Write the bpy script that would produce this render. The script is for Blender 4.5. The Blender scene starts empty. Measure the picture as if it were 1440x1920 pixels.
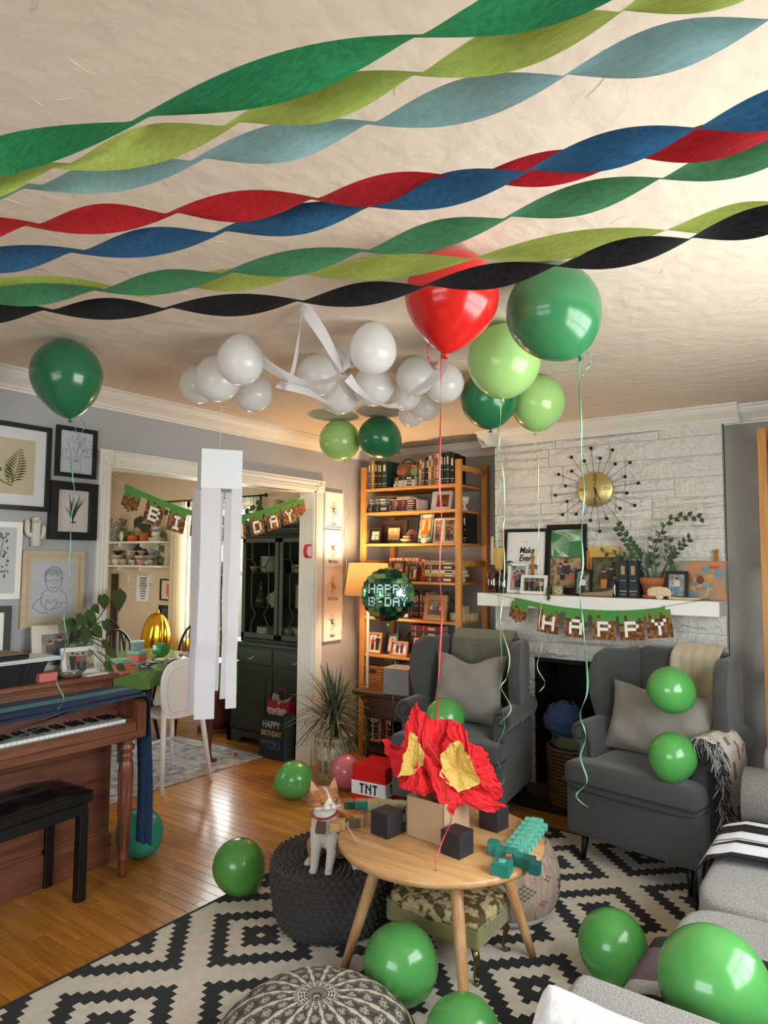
import bpy, bmesh, math, random
from mathutils import Vector, Matrix, Euler, noise
random.seed(7)
PI = math.pi
SC = bpy.context.scene
COL = SC.collection
R = math.radians

# ---------------------------------------------------------------- camera, world, lights, exposure
cd = bpy.data.cameras.new('camera'); cam = bpy.data.objects.new('camera', cd); COL.objects.link(cam)
cd.sensor_fit = 'HORIZONTAL'; cd.sensor_width = 36.0; cd.lens = 36.0 * 1288.8 / 1440.0; cd.clip_start = 0.02
yaw, pitch, roll = 0.62880681, 0.07023754, 0.00753821
_f0 = Vector((-math.sin(yaw), math.cos(yaw), 0)); _r0 = Vector((math.cos(yaw), math.sin(yaw), 0)); _u0 = Vector((0, 0, 1))
_f = _f0 * math.cos(pitch) + _u0 * math.sin(pitch); _u = _u0 * math.cos(pitch) - _f0 * math.sin(pitch)
_r = _r0 * math.cos(roll) + _u * math.sin(roll); _u = _u * math.cos(roll) - _r0 * math.sin(roll)
cam.matrix_world = Matrix(((_r.x, _u.x, -_f.x, 0), (_r.y, _u.y, -_f.y, 0), (_r.z, _u.z, -_f.z, 1.52), (0, 0, 0, 1)))
SC.camera = cam

w = bpy.data.worlds.new('world'); SC.world = w; w.use_nodes = True
_bg = w.node_tree.nodes['Background']
_sky = w.node_tree.nodes.new('ShaderNodeTexSky'); _sky.sky_type = 'NISHITA'; _sky.sun_disc = False
_sky.sun_elevation = R(40); _sky.sun_rotation = R(200)
w.node_tree.links.new(_sky.outputs[0], _bg.inputs[0]); _bg.inputs[1].default_value = 0.35

def area(name, loc, rot, sx, sy, power, col):
    l = bpy.data.lights.new(name, 'AREA'); l.shape = 'RECTANGLE'; l.size = sx; l.size_y = sy; l.energy = power; l.color = col
    o = bpy.data.objects.new(name, l); COL.objects.link(o); o.location = loc; o.rotation_euler = rot
    return o
# daylight entering through the real window openings
area('window_daylight', (0.60, 2.0, 1.50), (0, R(90), 0), 1.25, 1.85, 66, (1.0, 0.975, 0.94))
area('window_daylight', (-0.9, -1.75, 1.45), (R(90), 0, 0), 2.2, 1.4, 44, (1.0, 0.97, 0.93))
area('window_daylight', (-5.25, 4.72, 1.4), (R(-90), 0, 0), 1.25, 1.3, 60, (1.0, 0.97, 0.93))
area('window_daylight', (-5.6, 0.68, 1.5), (R(90), 0, 0), 1.6, 1.2, 22, (1.0, 0.96, 0.9))
SC.view_settings.view_transform = 'Standard'; SC.view_settings.look = 'None'
SC.view_settings.exposure = 0.42; SC.view_settings.gamma = 1.0; SC.view_settings.use_curve_mapping = False

# ---------------------------------------------------------------- materials
def lin(h):
    h = h.lstrip('#'); v = [int(h[i:i+2], 16) / 255 for i in (0, 2, 4)]
    return tuple((c / 12.92 if c <= 0.04045 else ((c + 0.055) / 1.055) ** 2.4) for c in v) + (1,)
MATS = {}
def mat(name, hexc, rough=0.6, metal=0.0, bump=0.0, bs=80.0, vary=0.0, vs=6.0, hex2=None, sheen=0.0, coat=0.0,
        trans=0.0, alpha=1.0, stretch=(1, 1, 1), emit=None, es=1.0, spec=0.5, transl=0.0, weave=False, sharp=False, detail=4.0):
    if name in MATS: return MATS[name]
    m = bpy.data.materials.new(name); m.use_nodes = True; nt = m.node_tree; N = nt.nodes; L = nt.links
    b = N['Principled BSDF']; c = lin(hexc)
    b.inputs['Base Color'].default_value = c; b.inputs['Roughness'].default_value = rough; b.inputs['Metallic'].default_value = metal
    b.inputs['Specular IOR Level'].default_value = spec
    if sheen: b.inputs['Sheen Weight'].default_value = sheen
    if coat: b.inputs['Coat Weight'].default_value = coat; b.inputs['Coat Roughness'].default_value = 0.08
    if trans: b.inputs['Transmission Weight'].default_value = trans
    if emit: b.inputs['Emission Color'].default_value = lin(emit); b.inputs['Emission Strength'].default_value = es
    tc = mp = None
    if vary or bump or hex2:
        tc = N.new('ShaderNodeTexCoord'); mp = N.new('ShaderNodeMapping'); mp.inputs['Scale'].default_value = stretch
        L.new(tc.outputs['Object'], mp.inputs[0])
    if vary or hex2:
        n = N.new('ShaderNodeTexNoise'); n.inputs['Scale'].default_value = vs; n.inputs['Detail'].default_value = detail; L.new(mp.outputs[0], n.inputs[0])
        r = N.new('ShaderNodeValToRGB'); L.new(n.outputs[0], r.inputs[0])
        c2 = lin(hex2) if hex2 else tuple(x * (1 - vary) for x in c[:3]) + (1,)
        r.color_ramp.elements[0].color = c2; r.color_ramp.elements[1].color = c
        r.color_ramp.elements[0].position = 0.46 if sharp else 0.36; r.color_ramp.elements[1].position = 0.54 if sharp else 0.64
        L.new(r.outputs[0], b.inputs['Base Color'])
        cs = r.outputs[0]
    else: cs = None
    if bump:
        if weave:
            n2 = N.new('ShaderNodeTexVoronoi'); n2.inputs['Scale'].default_value = bs; L.new(mp.outputs[0], n2.inputs[0]); o2 = n2.outputs['Distance']
        else:
            n2 = N.new('ShaderNodeTexNoise'); n2.inputs['Scale'].default_value = bs; n2.inputs['Detail'].default_value = 5; L.new(mp.outputs[0], n2.inputs[0]); o2 = n2.outputs[0]
        bp = N.new('ShaderNodeBump'); bp.inputs['Strength'].default_value = min(1.0, bump); bp.inputs['Distance'].default_value = 0.004 * max(1.0, bump)
        L.new(o2, bp.inputs['Height']); L.new(bp.outputs[0], b.inputs['Normal'])
    if transl:
        t = N.new('ShaderNodeBsdfTranslucent'); t.inputs[0].default_value = c
        if cs: L.new(cs, t.inputs[0])
        mx = N.new('ShaderNodeMixShader'); mx.inputs[0].default_value = transl
        L.new(b.outputs[0], mx.inputs[1]); L.new(t.outputs[0], mx.inputs[2]); L.new(mx.outputs[0], N['Material Output'].inputs[0])
    MATS[name] = m; return m

def glass_mat(name, tint='ffffff', refl=0.12):
    if name in MATS: return MATS[name]
    m = bpy.data.materials.new(name); m.use_nodes = True; nt = m.node_tree; N = nt.nodes; L = nt.links
    N.remove(N['Principled BSDF'])
    t = N.new('ShaderNodeBsdfTransparent'); t.inputs[0].default_value = lin(tint)
    g = N.new('ShaderNodeBsdfGlossy'); g.inputs['Roughness'].default_value = 0.02
    lw = N.new('ShaderNodeLayerWeight'); lw.inputs[0].default_value = refl
    mx = N.new('ShaderNodeMixShader'); L.new(lw.outputs['Fresnel'], mx.inputs[0]); L.new(t.outputs[0], mx.inputs[1]); L.new(g.outputs[0], mx.inputs[2])
    L.new(mx.outputs[0], N['Material Output'].inputs[0]); MATS[name] = m; return m

def wood(name, c1, c2, rough=0.4, axis=0, scale=1.0, coat=0.0, objrand=0.0):
    """straight grain along the given local axis"""
    if name in MATS: return MATS[name]
    m = bpy.data.materials.new(name); m.use_nodes = True; nt = m.node_tree; N = nt.nodes; L = nt.links; b = N['Principled BSDF']
    tc = N.new('ShaderNodeTexCoord'); mp = N.new('ShaderNodeMapping'); s = [14 * scale] * 3; s[axis] = 1.1 * scale; mp.inputs['Scale'].default_value = s
    L.new(tc.outputs['Object'], mp.inputs[0])
    src = mp.outputs[0]
    if objrand:
        oi = N.new('ShaderNodeObjectInfo'); va = N.new('ShaderNodeVectorMath'); va.operation = 'ADD'
        cb = N.new('ShaderNodeCombineXYZ'); mu = N.new('ShaderNodeMath'); mu.operation = 'MULTIPLY'; mu.inputs[1].default_value = 50
        L.new(oi.outputs['Random'], mu.inputs[0]); L.new(mu.outputs[0], cb.inputs[0]); L.new(mu.outputs[0], cb.inputs[1])
        L.new(src, va.inputs[0]); L.new(cb.outputs[0], va.inputs[1]); src = va.outputs[0]
    n = N.new('ShaderNodeTexNoise'); n.inputs['Scale'].default_value = 1.6; n.inputs['Detail'].default_value = 8; n.inputs['Roughness'].default_value = 0.65; L.new(src, n.inputs[0])
    r = N.new('ShaderNodeValToRGB'); r.color_ramp.elements[0].color = lin(c2); r.color_ramp.elements[1].color = lin(c1)
    r.color_ramp.elements[0].position = 0.34; r.color_ramp.elements[1].position = 0.62
    L.new(n.outputs[0], r.inputs[0]); out = r.outputs[0]
    if objrand:
        hs = N.new('ShaderNodeHueSaturation'); mr = N.new('ShaderNodeMapRange'); mr.inputs['To Min'].default_value = 1 - objrand; mr.inputs['To Max'].default_value = 1 + objrand
        L.new(oi.outputs['Random'], mr.inputs['Value']); L.new(mr.outputs[0], hs.inputs['Value']); L.new(out, hs.inputs['Color']); out = hs.outputs[0]
    L.new(out, b.inputs['Base Color']); b.inputs['Roughness'].default_value = rough
    if coat: b.inputs['Coat Weight'].default_value = coat; b.inputs['Coat Roughness'].default_value = 0.15
    bp = N.new('ShaderNodeBump'); bp.inputs['Strength'].default_value = 0.15; bp.inputs['Distance'].default_value = 0.001
    L.new(n.outputs[0], bp.inputs['Height']); L.new(bp.outputs[0], b.inputs['Normal'])
    MATS[name] = m; return m

# ---------------------------------------------------------------- mesh building
class MB:
    def __init__(s): s.v = []; s.f = []; s.m = []; s.sm = []
    def add(s, vs, fs, mi=0, smooth=False):
        k = len(s.v); s.v += [tuple(v) for v in vs]
        for f in fs: s.f.append([k + i for i in f]); s.m.append(mi); s.sm.append(smooth)
        return s
    def box(s, c, d, mi=0, rot=None, bev=0.0):
        x, y, z = d[0] / 2, d[1] / 2, d[2] / 2
        if bev:
            e = min(bev, x * .9, y * .9, z * .9); vs = []; idx = {}
            for sx in (-1, 1):
                for sy in (-1, 1):
                    for sz in (-1, 1):
                        for a in range(3):
                            p = [sx * (x - e), sy * (y - e), sz * (z - e)]; p[a] = (sx, sy, sz)[a] * (x, y, z)[a]
                            idx[(sx, sy, sz, a)] = len(vs); vs.append(Vector(p))
            fs = []
            for a in range(3):
                o1, o2 = [(1, 2), (2, 0), (0, 1)][a]
                for sg in (-1, 1):
                    q = []
                    for (p1, p2) in ((-1, -1), (1, -1), (1, 1), (-1, 1)):
                        t = [0, 0, 0]; t[a] = sg; t[o1] = p1; t[o2] = p2; q.append(idx[(t[0], t[1], t[2], a)])
                    fs.append(q if sg > 0 else q[::-1])
            for a in range(3):      # edges parallel to axis a
                o1, o2 = [(1, 2), (2, 0), (0, 1)][a]
                for p1 in (-1, 1):
                    for p2 in (-1, 1):
                        t0 = [0, 0, 0]; t0[o1] = p1; t0[o2] = p2; t1 = list(t0); t0[a] = -1; t1[a] = 1
                        q = [idx[(*t0, o1)], idx[(*t1, o1)], idx[(*t1, o2)], idx[(*t0, o2)]]
                        fs.append(q if p1 * p2 < 0 else q[::-1])
            for sx in (-1, 1):
                for sy in (-1, 1):
                    for sz in (-1, 1):
                        q = [idx[(sx, sy, sz, a)] for a in range(3)]
                        fs.append(q if sx * sy * sz > 0 else q[::-1])
        else:
            vs = [Vector((a, b, c2)) for a in (-x, x) for b in (-y, y) for c2 in (-z, z)]
            fs = [(0, 1, 3, 2), (4, 6, 7, 5), (0, 4, 5, 1), (2, 3, 7, 6), (0, 2, 6, 4), (1, 5, 7, 3)]
        if rot: M = Euler(rot).to_matrix(); vs = [M @ v for v in vs]
        c = Vector(c); return s.add([v + c for v in vs], fs, mi)
    def bx(s, x0, x1, y0, y1, z0, z1, mi=0, bev=0.0):
        return s.box(((x0 + x1) / 2, (y0 + y1) / 2, (z0 + z1) / 2), (abs(x1 - x0), abs(y1 - y0), abs(z1 - z0)), mi, None, bev)
    def tube(s, pts, r, n=8, mi=0, caps=True, closed=False, smooth=True):
        pts = [Vector(p) for p in pts]; k = len(pts); rr = r if isinstance(r, (list, tuple)) else [r] * k
        up = None; vs = []
        for i, p in enumerate(pts):
            if closed: t = (pts[(i + 1) % k] - pts[i - 1]).normalized()
            else: t = (pts[min(i + 1, k - 1)] - pts[max(i - 1, 0)]).normalized()
            if up is None:
                up = Vector((0, 0, 1)) if abs(t.z) < 0.9 else Vector((1, 0, 0))
            a = t.cross(up).normalized(); up = a.cross(t).normalized()
            for j in range(n):
                th = 2 * PI * j / n; vs.append(p + (a * math.cos(th) + up * math.sin(th)) * rr[i])
        fs = []
        for i in range(k if closed else k - 1):
            for j in range(n):
                a0 = i * n + j; a1 = i * n + (j + 1) % n; b0 = ((i + 1) % k) * n + j; b1 = ((i + 1) % k) * n + (j + 1) % n
                fs.append((a0, b0, b1, a1)[::-1] if False else (a0, a1, b1, b0))
        s.add(vs, fs, mi, smooth)
        if caps and not closed:
            b = len(s.v) - len(vs)
            s.f.append([b + j for j in range(n)][::-1]); s.m.append(mi); s.sm.append(False)
            s.f.append([b + (k - 1) * n + j for j in range(n)]); s.m.append(mi); s.sm.append(False)
        return s
    def lathe(s, prof, c=(0, 0, 0), n=24, mi=0, smooth=True, axis=None, sx=1, sy=1):
        c = Vector(c); Q = Vector((0, 0, 1)).rotation_difference(Vector(axis).normalized()) if axis else None
        vs = []
        for (r, z) in prof:
            for j in range(n):
                p = Vector((r * math.cos(2 * PI * j / n) * sx, r * math.sin(2 * PI * j / n) * sy, z))
                if Q: p = Q @ p
                vs.append(p + c)
        fs = [(i * n + j, i * n + (j + 1) % n, (i + 1) * n + (j + 1) % n, (i + 1) * n + j) for i in range(len(prof) - 1) for j in range(n)]
        s.add(vs, fs, mi, smooth); b = len(s.v) - len(vs)
        if prof[0][0] > 1e-4: s.f.append([b + j for j in range(n)][::-1]); s.m.append(mi); s.sm.append(False)
        if prof[-1][0] > 1e-4: s.f.append([b + (len(prof) - 1) * n + j for j in range(n)]); s.m.append(mi); s.sm.append(False)
        return s
    def ell(s, c, r, mi=0, n=16, rot=None):
        r = (r, r, r) if not isinstance(r, (list, tuple)) else r
        k = max(6, n // 2); vs = []; M = Euler(rot).to_matrix() if rot else Matrix.Identity(3)
        for i in range(k + 1):
            t = PI * i / k
            for j in range(n):
                vs.append(M @ Vector((r[0] * math.sin(t) * math.cos(2 * PI * j / n), r[1] * math.sin(t) * math.sin(2 * PI * j / n), -r[2] * math.cos(t))) + Vector(c))
        fs = [(i * n + j, i * n + (j + 1) % n, (i + 1) * n + (j + 1) % n, (i + 1) * n + j) for i in range(k) for j in range(n)]
        return s.add(vs, fs, mi, True)
    def prism(s, poly, h, M=None, mi=0, smooth=False, both=True):
        """polygon in local XZ (as (x,z)), extruded along +Y by h; M places it"""
        n = len(poly); vs = [Vector((p[0], 0, p[1])) for p in poly] + [Vector((p[0], h, p[1])) for p in poly]
        ar = sum(poly[i][0] * poly[(i + 1) % n][1] - poly[(i + 1) % n][0] * poly[i][1] for i in range(n))
        fs = [list(range(n)), list(range(2 * n - 1, n - 1, -1))] + [(i, n + i, n + (i + 1) % n, (i + 1) % n) for i in range(n)]
        if ar < 0: fs = [f[::-1] for f in fs]
        if M is not None: vs = [M @ v for v in vs]
        return s.add(vs, fs, mi, smooth)
    def grid(s, fn, nu, nv, mi=0, smooth=True, mif=None):
        vs = [fn(i / nu, j / nv) for i in range(nu + 1) for j in range(nv + 1)]
        k = len(s.v); s.v += [tuple(v) for v in vs]
        for i in range(nu):
            for j in range(nv):
                a = i * (nv + 1) + j; s.f.append([k + a, k + a + nv + 1, k + a + nv + 2, k + a + 1]); s.m.append(mif(i, j) if mif else mi); s.sm.append(smooth)
        return s
    def disc(s, c, rx, rz, mi=0, n=12, M=None):
        vs = [Vector((rx * math.cos(2 * PI * i / n), 0, rz * math.sin(2 * PI * i / n))) for i in range(n)]
        if M is not None: vs = [M @ v for v in vs]
        return s.add([v + Vector(c) for v in vs], [list(range(n))], mi)
    def poly(s, pts, mi=0): return s.add(pts, [list(range(len(pts)))], mi)
    def data(s, name, mats):
        me = bpy.data.meshes.new(name); me.from_pydata(s.v, [], s.f)
        for m in (mats if isinstance(mats, (list, tuple)) else [mats]): me.materials.append(m)
        me.polygons.foreach_set('material_index', s.m); me.polygons.foreach_set('use_smooth', s.sm); me.update(); return me
    def build(s, name, mats, parent=None, loc=None, rot=None, label=None):
        o = bpy.data.objects.new(name, s.data(name, mats)); COL.objects.link(o)
        if parent is not None: o.parent = parent
        if loc is not None: o.location = loc
        if rot is not None: o.rotation_euler = rot
        if label: o['label'] = label
        return o

def tag(o, label, cat, group=None, kind=None):
    o['label'] = label; o['category'] = cat
    if group: o['group'] = group
    if kind: o['kind'] = kind
    return o
def thing(name, label, cat, loc=(0, 0, 0), rz=0.0, group=None, rx=0.0, ry=0.0):
    o = bpy.data.objects.new(name, None); o.empty_display_size = 0.05; COL.objects.link(o); o.location = loc; o.rotation_euler = (rx, ry, rz)
    return tag(o, label, cat, group)
def one(name, mb, mats, label, cat, loc=(0, 0, 0), rz=0.0, group=None, rx=0.0, ry=0.0):
    o = mb.build(name, mats, None, loc, (rx, ry, rz)); return tag(o, label, cat, group)
def struct(name, mb, mats, parent=None, loc=None, rot=None):
    o = mb.build(name, mats, parent, loc, rot)
    if parent is None: o['kind'] = 'structure'
    return o
def mod_bevel(o, wd, seg=2, ang=40):
    m = o.modifiers.new('bevel', 'BEVEL'); m.width = wd; m.segments = seg; m.limit_method = 'ANGLE'; m.angle_limit = R(ang); return o
def mod_sub(o, lv=1):
    m = o.modifiers.new('sub', 'SUBSURF'); m.levels = lv; m.render_levels = lv
    for p in o.data.polygons: p.use_smooth = True
    return o
def baked(o):
    """replace the mesh by its evaluated result, drop modifiers"""
    dg = bpy.context.evaluated_depsgraph_get(); dg.update()
    me = bpy.data.meshes.new_from_object(o.evaluated_get(dg)); o.modifiers.clear(); o.data = me; return o
def remesh(o, vox, smooth=6, fac=0.5):
    m = o.modifiers.new('r', 'REMESH'); m.mode = 'VOXEL'; m.voxel_size = vox; m.use_smooth_shade = True
    if smooth: s2 = o.modifiers.new('s', 'SMOOTH'); s2.iterations = smooth; s2.factor = fac
    return o
def catmull(P, n=6):
    P = [Vector(p) for p in P]; out = []
    for i in range(len(P) - 1):
        p0 = P[max(i - 1, 0)]; p1 = P[i]; p2 = P[i + 1]; p3 = P[min(i + 2, len(P) - 1)]
        for k in range(n):
            t = k / n; out.append(0.5 * ((2 * p1) + (-p0 + p2) * t + (2 * p0 - 5 * p1 + 4 * p2 - p3) * t * t + (-p0 + 3 * p1 - 3 * p2 + p3) * t ** 3))
    out.append(P[-1]); return out
def strip(P, width, wdir, mi=0, mb=None, smooth=True, thick=0.0):
    """flat ribbon along P; wdir(i, u) -> width direction"""
    mb = mb or MB(); k = len(P); vs = []
    for i, p in enumerate(P):
        d = wdir(i, i / (k - 1)).normalized() * (width / 2); vs += [Vector(p) - d, Vector(p) + d]
    return mb.add(vs, [(2 * i, 2 * i + 2, 2 * i + 3, 2 * i + 1) for i in range(k - 1)], mi, smooth)
def lettering(txt, size, m, parent, loc, rot=(R(90), 0, 0), name='lettering', align='CENTER', sx=1.0, label=None, ext=0.0004, spacing=1.0, bold=0.0):
    c = bpy.data.curves.new(name, 'FONT'); c.body = txt; c.size = size; c.extrude = ext; c.align_x = align; c.align_y = 'CENTER'; c.space_character = spacing; c.offset = bold; c.resolution_u = 3
    t = bpy.data.objects.new('t', c); COL.objects.link(t)
    dg = bpy.context.evaluated_depsgraph_get(); me = bpy.data.meshes.new_from_object(t.evaluated_get(dg)); bpy.data.objects.remove(t)
    me.materials.clear(); me.materials.append(m)
    o = bpy.data.objects.new(name, me); COL.objects.link(o); o.parent = parent; o.location = loc; o.rotation_euler = rot; o.scale = (sx, 1, 1)
    if label: o['label'] = label
    return o
def rbox(x, y, z, r, seg=3, c=(0, 0, 0), puff=0.0, nx=6):
    """cushion: rounded superellipsoid box with half-sizes x,y,z"""
    mb = MB(); n = 28; k = 14; e = 0.28; vs = []
    def sp(v, p): return math.copysign(abs(v) ** p, v)
    for i in range(k + 1):
        t = -PI / 2 + PI * i / k
        for j in range(n):
            a = 2 * PI * j / n; ct = sp(math.cos(t), r); st = sp(math.sin(t), r)
            px, py = ct * sp(math.cos(a), e), ct * sp(math.sin(a), e)
            vs.append((c[0] + x * px, c[1] + y * py, c[2] + z * st * (1 + puff * (1 - px * px) * (1 - py * py))))
    fs = [(i * n + j, i * n + (j + 1) % n, (i + 1) * n + (j + 1) % n, (i + 1) * n + j) for i in range(k) for j in range(n)]
    mb.add(vs, fs, 0, True); return mb
# ================================================================ THE SETTING
XL, ZC = -3.486, 2.45
m_ceil = mat('ceiling_plaster', 'e6d5c4', 0.9, bump=3.0, bs=11.0)
m_wallL = mat('blue_grey_paint', 'abadb2', 0.75, bump=0.12, bs=60)
m_wallR = mat('grey_paint', '9c9b98', 0.75, bump=0.12, bs=60)
m_cream = mat('cream_paint', 'd6c3a5', 0.8, bump=0.1, bs=60)
m_trim = mat('white_trim', 'e9e5de', 0.45)
m_white = mat('white_gloss', 'eeedea', 0.4)
m_stone = mat('painted_stone', 'e6e3de', 0.6, bump=8.0, bs=26, detail=8)
m_mortar = mat('painted_mortar', 'c9c7c2', 0.8, bump=0.5, bs=60)
m_black = mat('black_paint', '0c0c0d', 0.45)
m_soot = mat('soot_brick', '17130f', 0.9, bump=1.0, bs=30)
m_plank = wood('oak_plank', 'c58537', '98601f', 0.27, 0, 1.0, coat=0.35, objrand=0.13)
m_dark = mat('dark_gap', '3a2412', 0.8)
m_pane = glass_mat('window_pane', 'f4f8f8', 0.05)

# ceilings (plaster with trowel ridges)
mb = MB()
for (x0, x1, y0, y1) in ((-3.62, 0.6, -1.72, 5.0), (-7.2, -3.62, 0.6, 4.7)): mb.bx(x0, x1, y0, y1, ZC, ZC + 0.08)
ce = struct('ceiling', mb, m_ceil)
rg = MB(); rr = random.Random(3)
for i in range(260):        # raised trowel strokes
    x, y = rr.uniform(-3.3, 0.3), rr.uniform(0.2, 4.2); a = rr.uniform(0, PI); ln = rr.uniform(0.02, 0.07); cv = rr.uniform(-.5, .5)
    P = [(x + math.cos(a + cv * t) * ln * t, y + math.sin(a + cv * t) * ln * t, ZC - 0.0002) for t in (0, .33, .66, 1)]
    rg.tube(P, [0.0004, 0.0016, 0.0013, 0.0003], 6)
o = rg.build('trowel_ridge', m_ceil, ce); o['kind'] = 'stuff'

# floor: planks running along X
fl = struct('floor', MB().bx(-7.2, 0.6, -1.72, 5.0, -0.06, -0.012), m_dark)
rest = MB(); n_pl = 0; PWd = 0.0572; rr = random.Random(5); y = -1.72; shapes = {}
while y < 4.98:
    x = -7.2 + rr.uniform(-0.9, 0)
    while x < 0.6:
        ln = rr.choice((0.45, 0.6, 0.75, 0.9, 1.1, 1.3)); x1 = min(x + ln, 0.6); x0 = max(x, -7.2)
        vis = (0.8 < y < 4.35 and x1 > -4.6 and x0 < -2.40) or (3.8 < y < 4.45 and x1 > -2.4 and x0 < -1.0)
        if vis and n_pl < 280 and x1 - x0 > 0.1:
            key = round(x1 - x0, 3)
            if key not in shapes: shapes[key] = MB().box((0, 0, -0.006), (key - 0.0012, PWd - 0.0012, 0.012), 0, None, 0.0012).data('plank', m_plank)
            p = bpy.data.objects.new('plank', shapes[key]); COL.objects.link(p); p.parent = fl; p.location = ((x0 + x1) / 2, y + PWd / 2, 0); n_pl += 1
        elif x1 - x0 > 0.02: rest.box(((x0 + x1) / 2, y + PWd / 2, -0.006), (x1 - x0 - 0.0012, PWd - 0.0012, 0.012))
        x += ln
    y += PWd
o = rest.build('far_planks', m_plank, fl); o['kind'] = 'stuff'

# walls
T = 0.13
mb = MB()
mb.bx(XL - T, XL, -1.72, 2.184, 0, ZC).bx(XL - T, XL, 3.907, 5.0, 0, ZC).bx(XL - T, XL, 2.184, 3.907, 2.043, ZC)
struct('wall_left', mb, m_wallL)
# dining-side skin so that the cream paint continues
mb = MB(); mb.bx(XL - T - .01, XL - T, 0.6, 2.184, 0, ZC).bx(XL - T - .01, XL - T, 3.907, 4.7, 0, ZC).bx(XL - T - .01, XL - T, 2.184, 3.907, 2.043, ZC)
mb.bx(-7.2, XL - T - .01, 4.5, 4.64, 0, 0.72).bx(-7.2, -5.72, 4.5, 4.64, .72, 2.05).bx(-4.75, XL - T - .01, 4.5, 4.64, .72, 2.05).bx(-7.2, XL - T - .01, 4.5, 4.64, 2.05, ZC)
mb.bx(-7.2, -7.05, 0.6, 4.7, 0, ZC)
mb.bx(-7.2, XL - T - .01, .70, .80, 0, .85).bx(-7.2, XL - T - .01, .70, .80, 2.1, ZC).bx(-7.2, -6.4, .70, .80, .85, 2.1).bx(-4.8, XL - T - .01, .70, .80, .85, 2.1)
struct('wall_dining_room', mb, m_cream)
mb = MB(); mb.bx(XL, -2.262, 4.80, 4.9, 0, ZC); struct('wall_back', mb, m_wallR)
mb = MB(); mb.bx(-0.758, 0.6, 4.53, 4.9, 0, ZC); struct('wall_recess', mb, m_wallR)
mb = MB(); y0, y1, z0, z1 = 1.08, 2.92, 0.88, 2.12
mb.bx(.45, .58, -1.72, y0, 0, ZC).bx(.45, .58, y1, 5.0, 0, ZC).bx(.45, .58, y0, y1, 0, z0).bx(.45, .58, y0, y1, z1, ZC)
struct('wall_right', mb, m_wallR)
mb = MB(); x0, x1, z0b, z1b = -2.0, 0.2, 0.75, 2.15
mb.bx(XL, x0, -1.72, -1.6, 0, ZC).bx(x1, .45, -1.72, -1.6, 0, ZC).bx(x0, x1, -1.72, -1.6, 0, z0b).bx(x0, x1, -1.72, -1.6, z1b, ZC)
struct('wall_rear', mb, m_wallR)

def window(name, M, wd, h, nx, ny, fr=0.05, bar=0.028):
    """frame, muntins and panes in the local XZ plane; M: world matrix"""
    r = MB(); r.bx(-wd/2, -wd/2 + fr, -.03, .03, 0, h).bx(wd/2 - fr, wd/2, -.03, .03, 0, h).bx(-wd/2, wd/2, -.03, .03, 0, fr).bx(-wd/2, wd/2, -.03, .03, h - fr, h)
    r.bx(-wd/2, wd/2, -.025, .025, h/2 - .025, h/2 + .025)
    f = r.build(name, m_white); f['kind'] = 'structure'; f.matrix_world = M
    b = MB()
    for i in range(1, nx): b.bx(-wd/2 + wd * i / nx - bar/2, -wd/2 + wd * i / nx + bar/2, -.012, .012, fr, h - fr)
    for j in range(1, ny): b.bx(-wd/2 + fr, wd/2 - fr, -.012, .012, h * j / ny - bar/2, h * j / ny + bar/2)
    if nx > 1 or ny > 1: b.build('muntin', m_white, f)
    MB().bx(-wd/2 + fr, wd/2 - fr, -.003, .003, fr, h - fr).build('pane', m_pane, f)
    sl = MB().bx(-wd/2 - .06, wd/2 + .06, -.14, 0.02, -.03, 0.0, 0, .004); sl.bx(-wd/2 - .06, -wd/2 + .01, -.085, -.06, 0, h + .07).bx(wd/2 - .01, wd/2 + .06, -.085, -.06, 0, h + .07).bx(-wd/2 - .06, wd/2 + .06, -.085, -.06, h, h + .08)
    sl.build('window_casing', m_trim, f); return f
window('window_1', Matrix.Translation((.52, 2.0, .88)) @ Matrix.Rotation(R(-90), 4, 'Z'), 1.84, 1.24, 4, 2)
window('window_2', Matrix.Translation((-.9, -1.66, .75)) @ Matrix.Rotation(R(180), 4, 'Z'), 2.2, 1.4, 4, 2)
window('window_3', Matrix.Translation((-5.235, 4.57, .72)), 0.97, 1.33, 1, 2)
window('window_4', Matrix.Translation((-5.6, .75, .85)) @ Matrix.Rotation(R(180), 4, 'Z'), 1.6, 1.25, 2, 2)

# crown moulding
def crown(name, a, b, inward):
    a, b = Vector(a), Vector(b); d = (b - a).normalized(); n = Vector(inward)
    prof = [(0, 0), (.010, 0), (.012, -.012), (.020, -.018), (.030, -.032), (.052, -.060), (.066, -.072), (.072, -.084), (.086, -.088), (.086, -.098), (.092, -.100), (0.0, -.102)]
    prof = [(0, 0), (0.100, 0), (0.100, -.012), (.088, -.016), (.084, -.028), (.070, -.046), (.044, -.064), (.026, -.078), (.022, -.088), (.010, -.092), (.008, -.102), (0, -.102)]
    mb = MB(); k = len(prof)
    vs = [a + n * p[0] + Vector((0, 0, p[1])) for p in prof] + [b + n * p[0] + Vector((0, 0, p[1])) for p in prof]
    mb.add(vs, [(i, (i + 1) % k, k + (i + 1) % k, k + i) for i in range(k)] + [list(range(k))[::-1], list(range(k, 2 * k))]); return struct(name, mb, m_trim)
crown('trim_1', (XL, -1.6, ZC), (XL, 4.8, ZC), (1, 0, 0))
crown('trim_2', (XL, 4.8, ZC), (-2.262, 4.8, ZC), (0, -1, 0))
crown('trim_3', (-2.262, 4.8, ZC), (-2.262, 4.36, ZC), (-1, 0, 0))
crown('trim_4', (-2.36, 4.462, ZC), (-0.66, 4.462, ZC), (0, -1, 0))
crown('trim_5', (-0.758, 4.53, ZC), (.45, 4.53, ZC), (0, -1, 0))
crown('trim_6', (.45, 4.53, ZC), (.45, -1.6, ZC), (-1, 0, 0))
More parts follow.
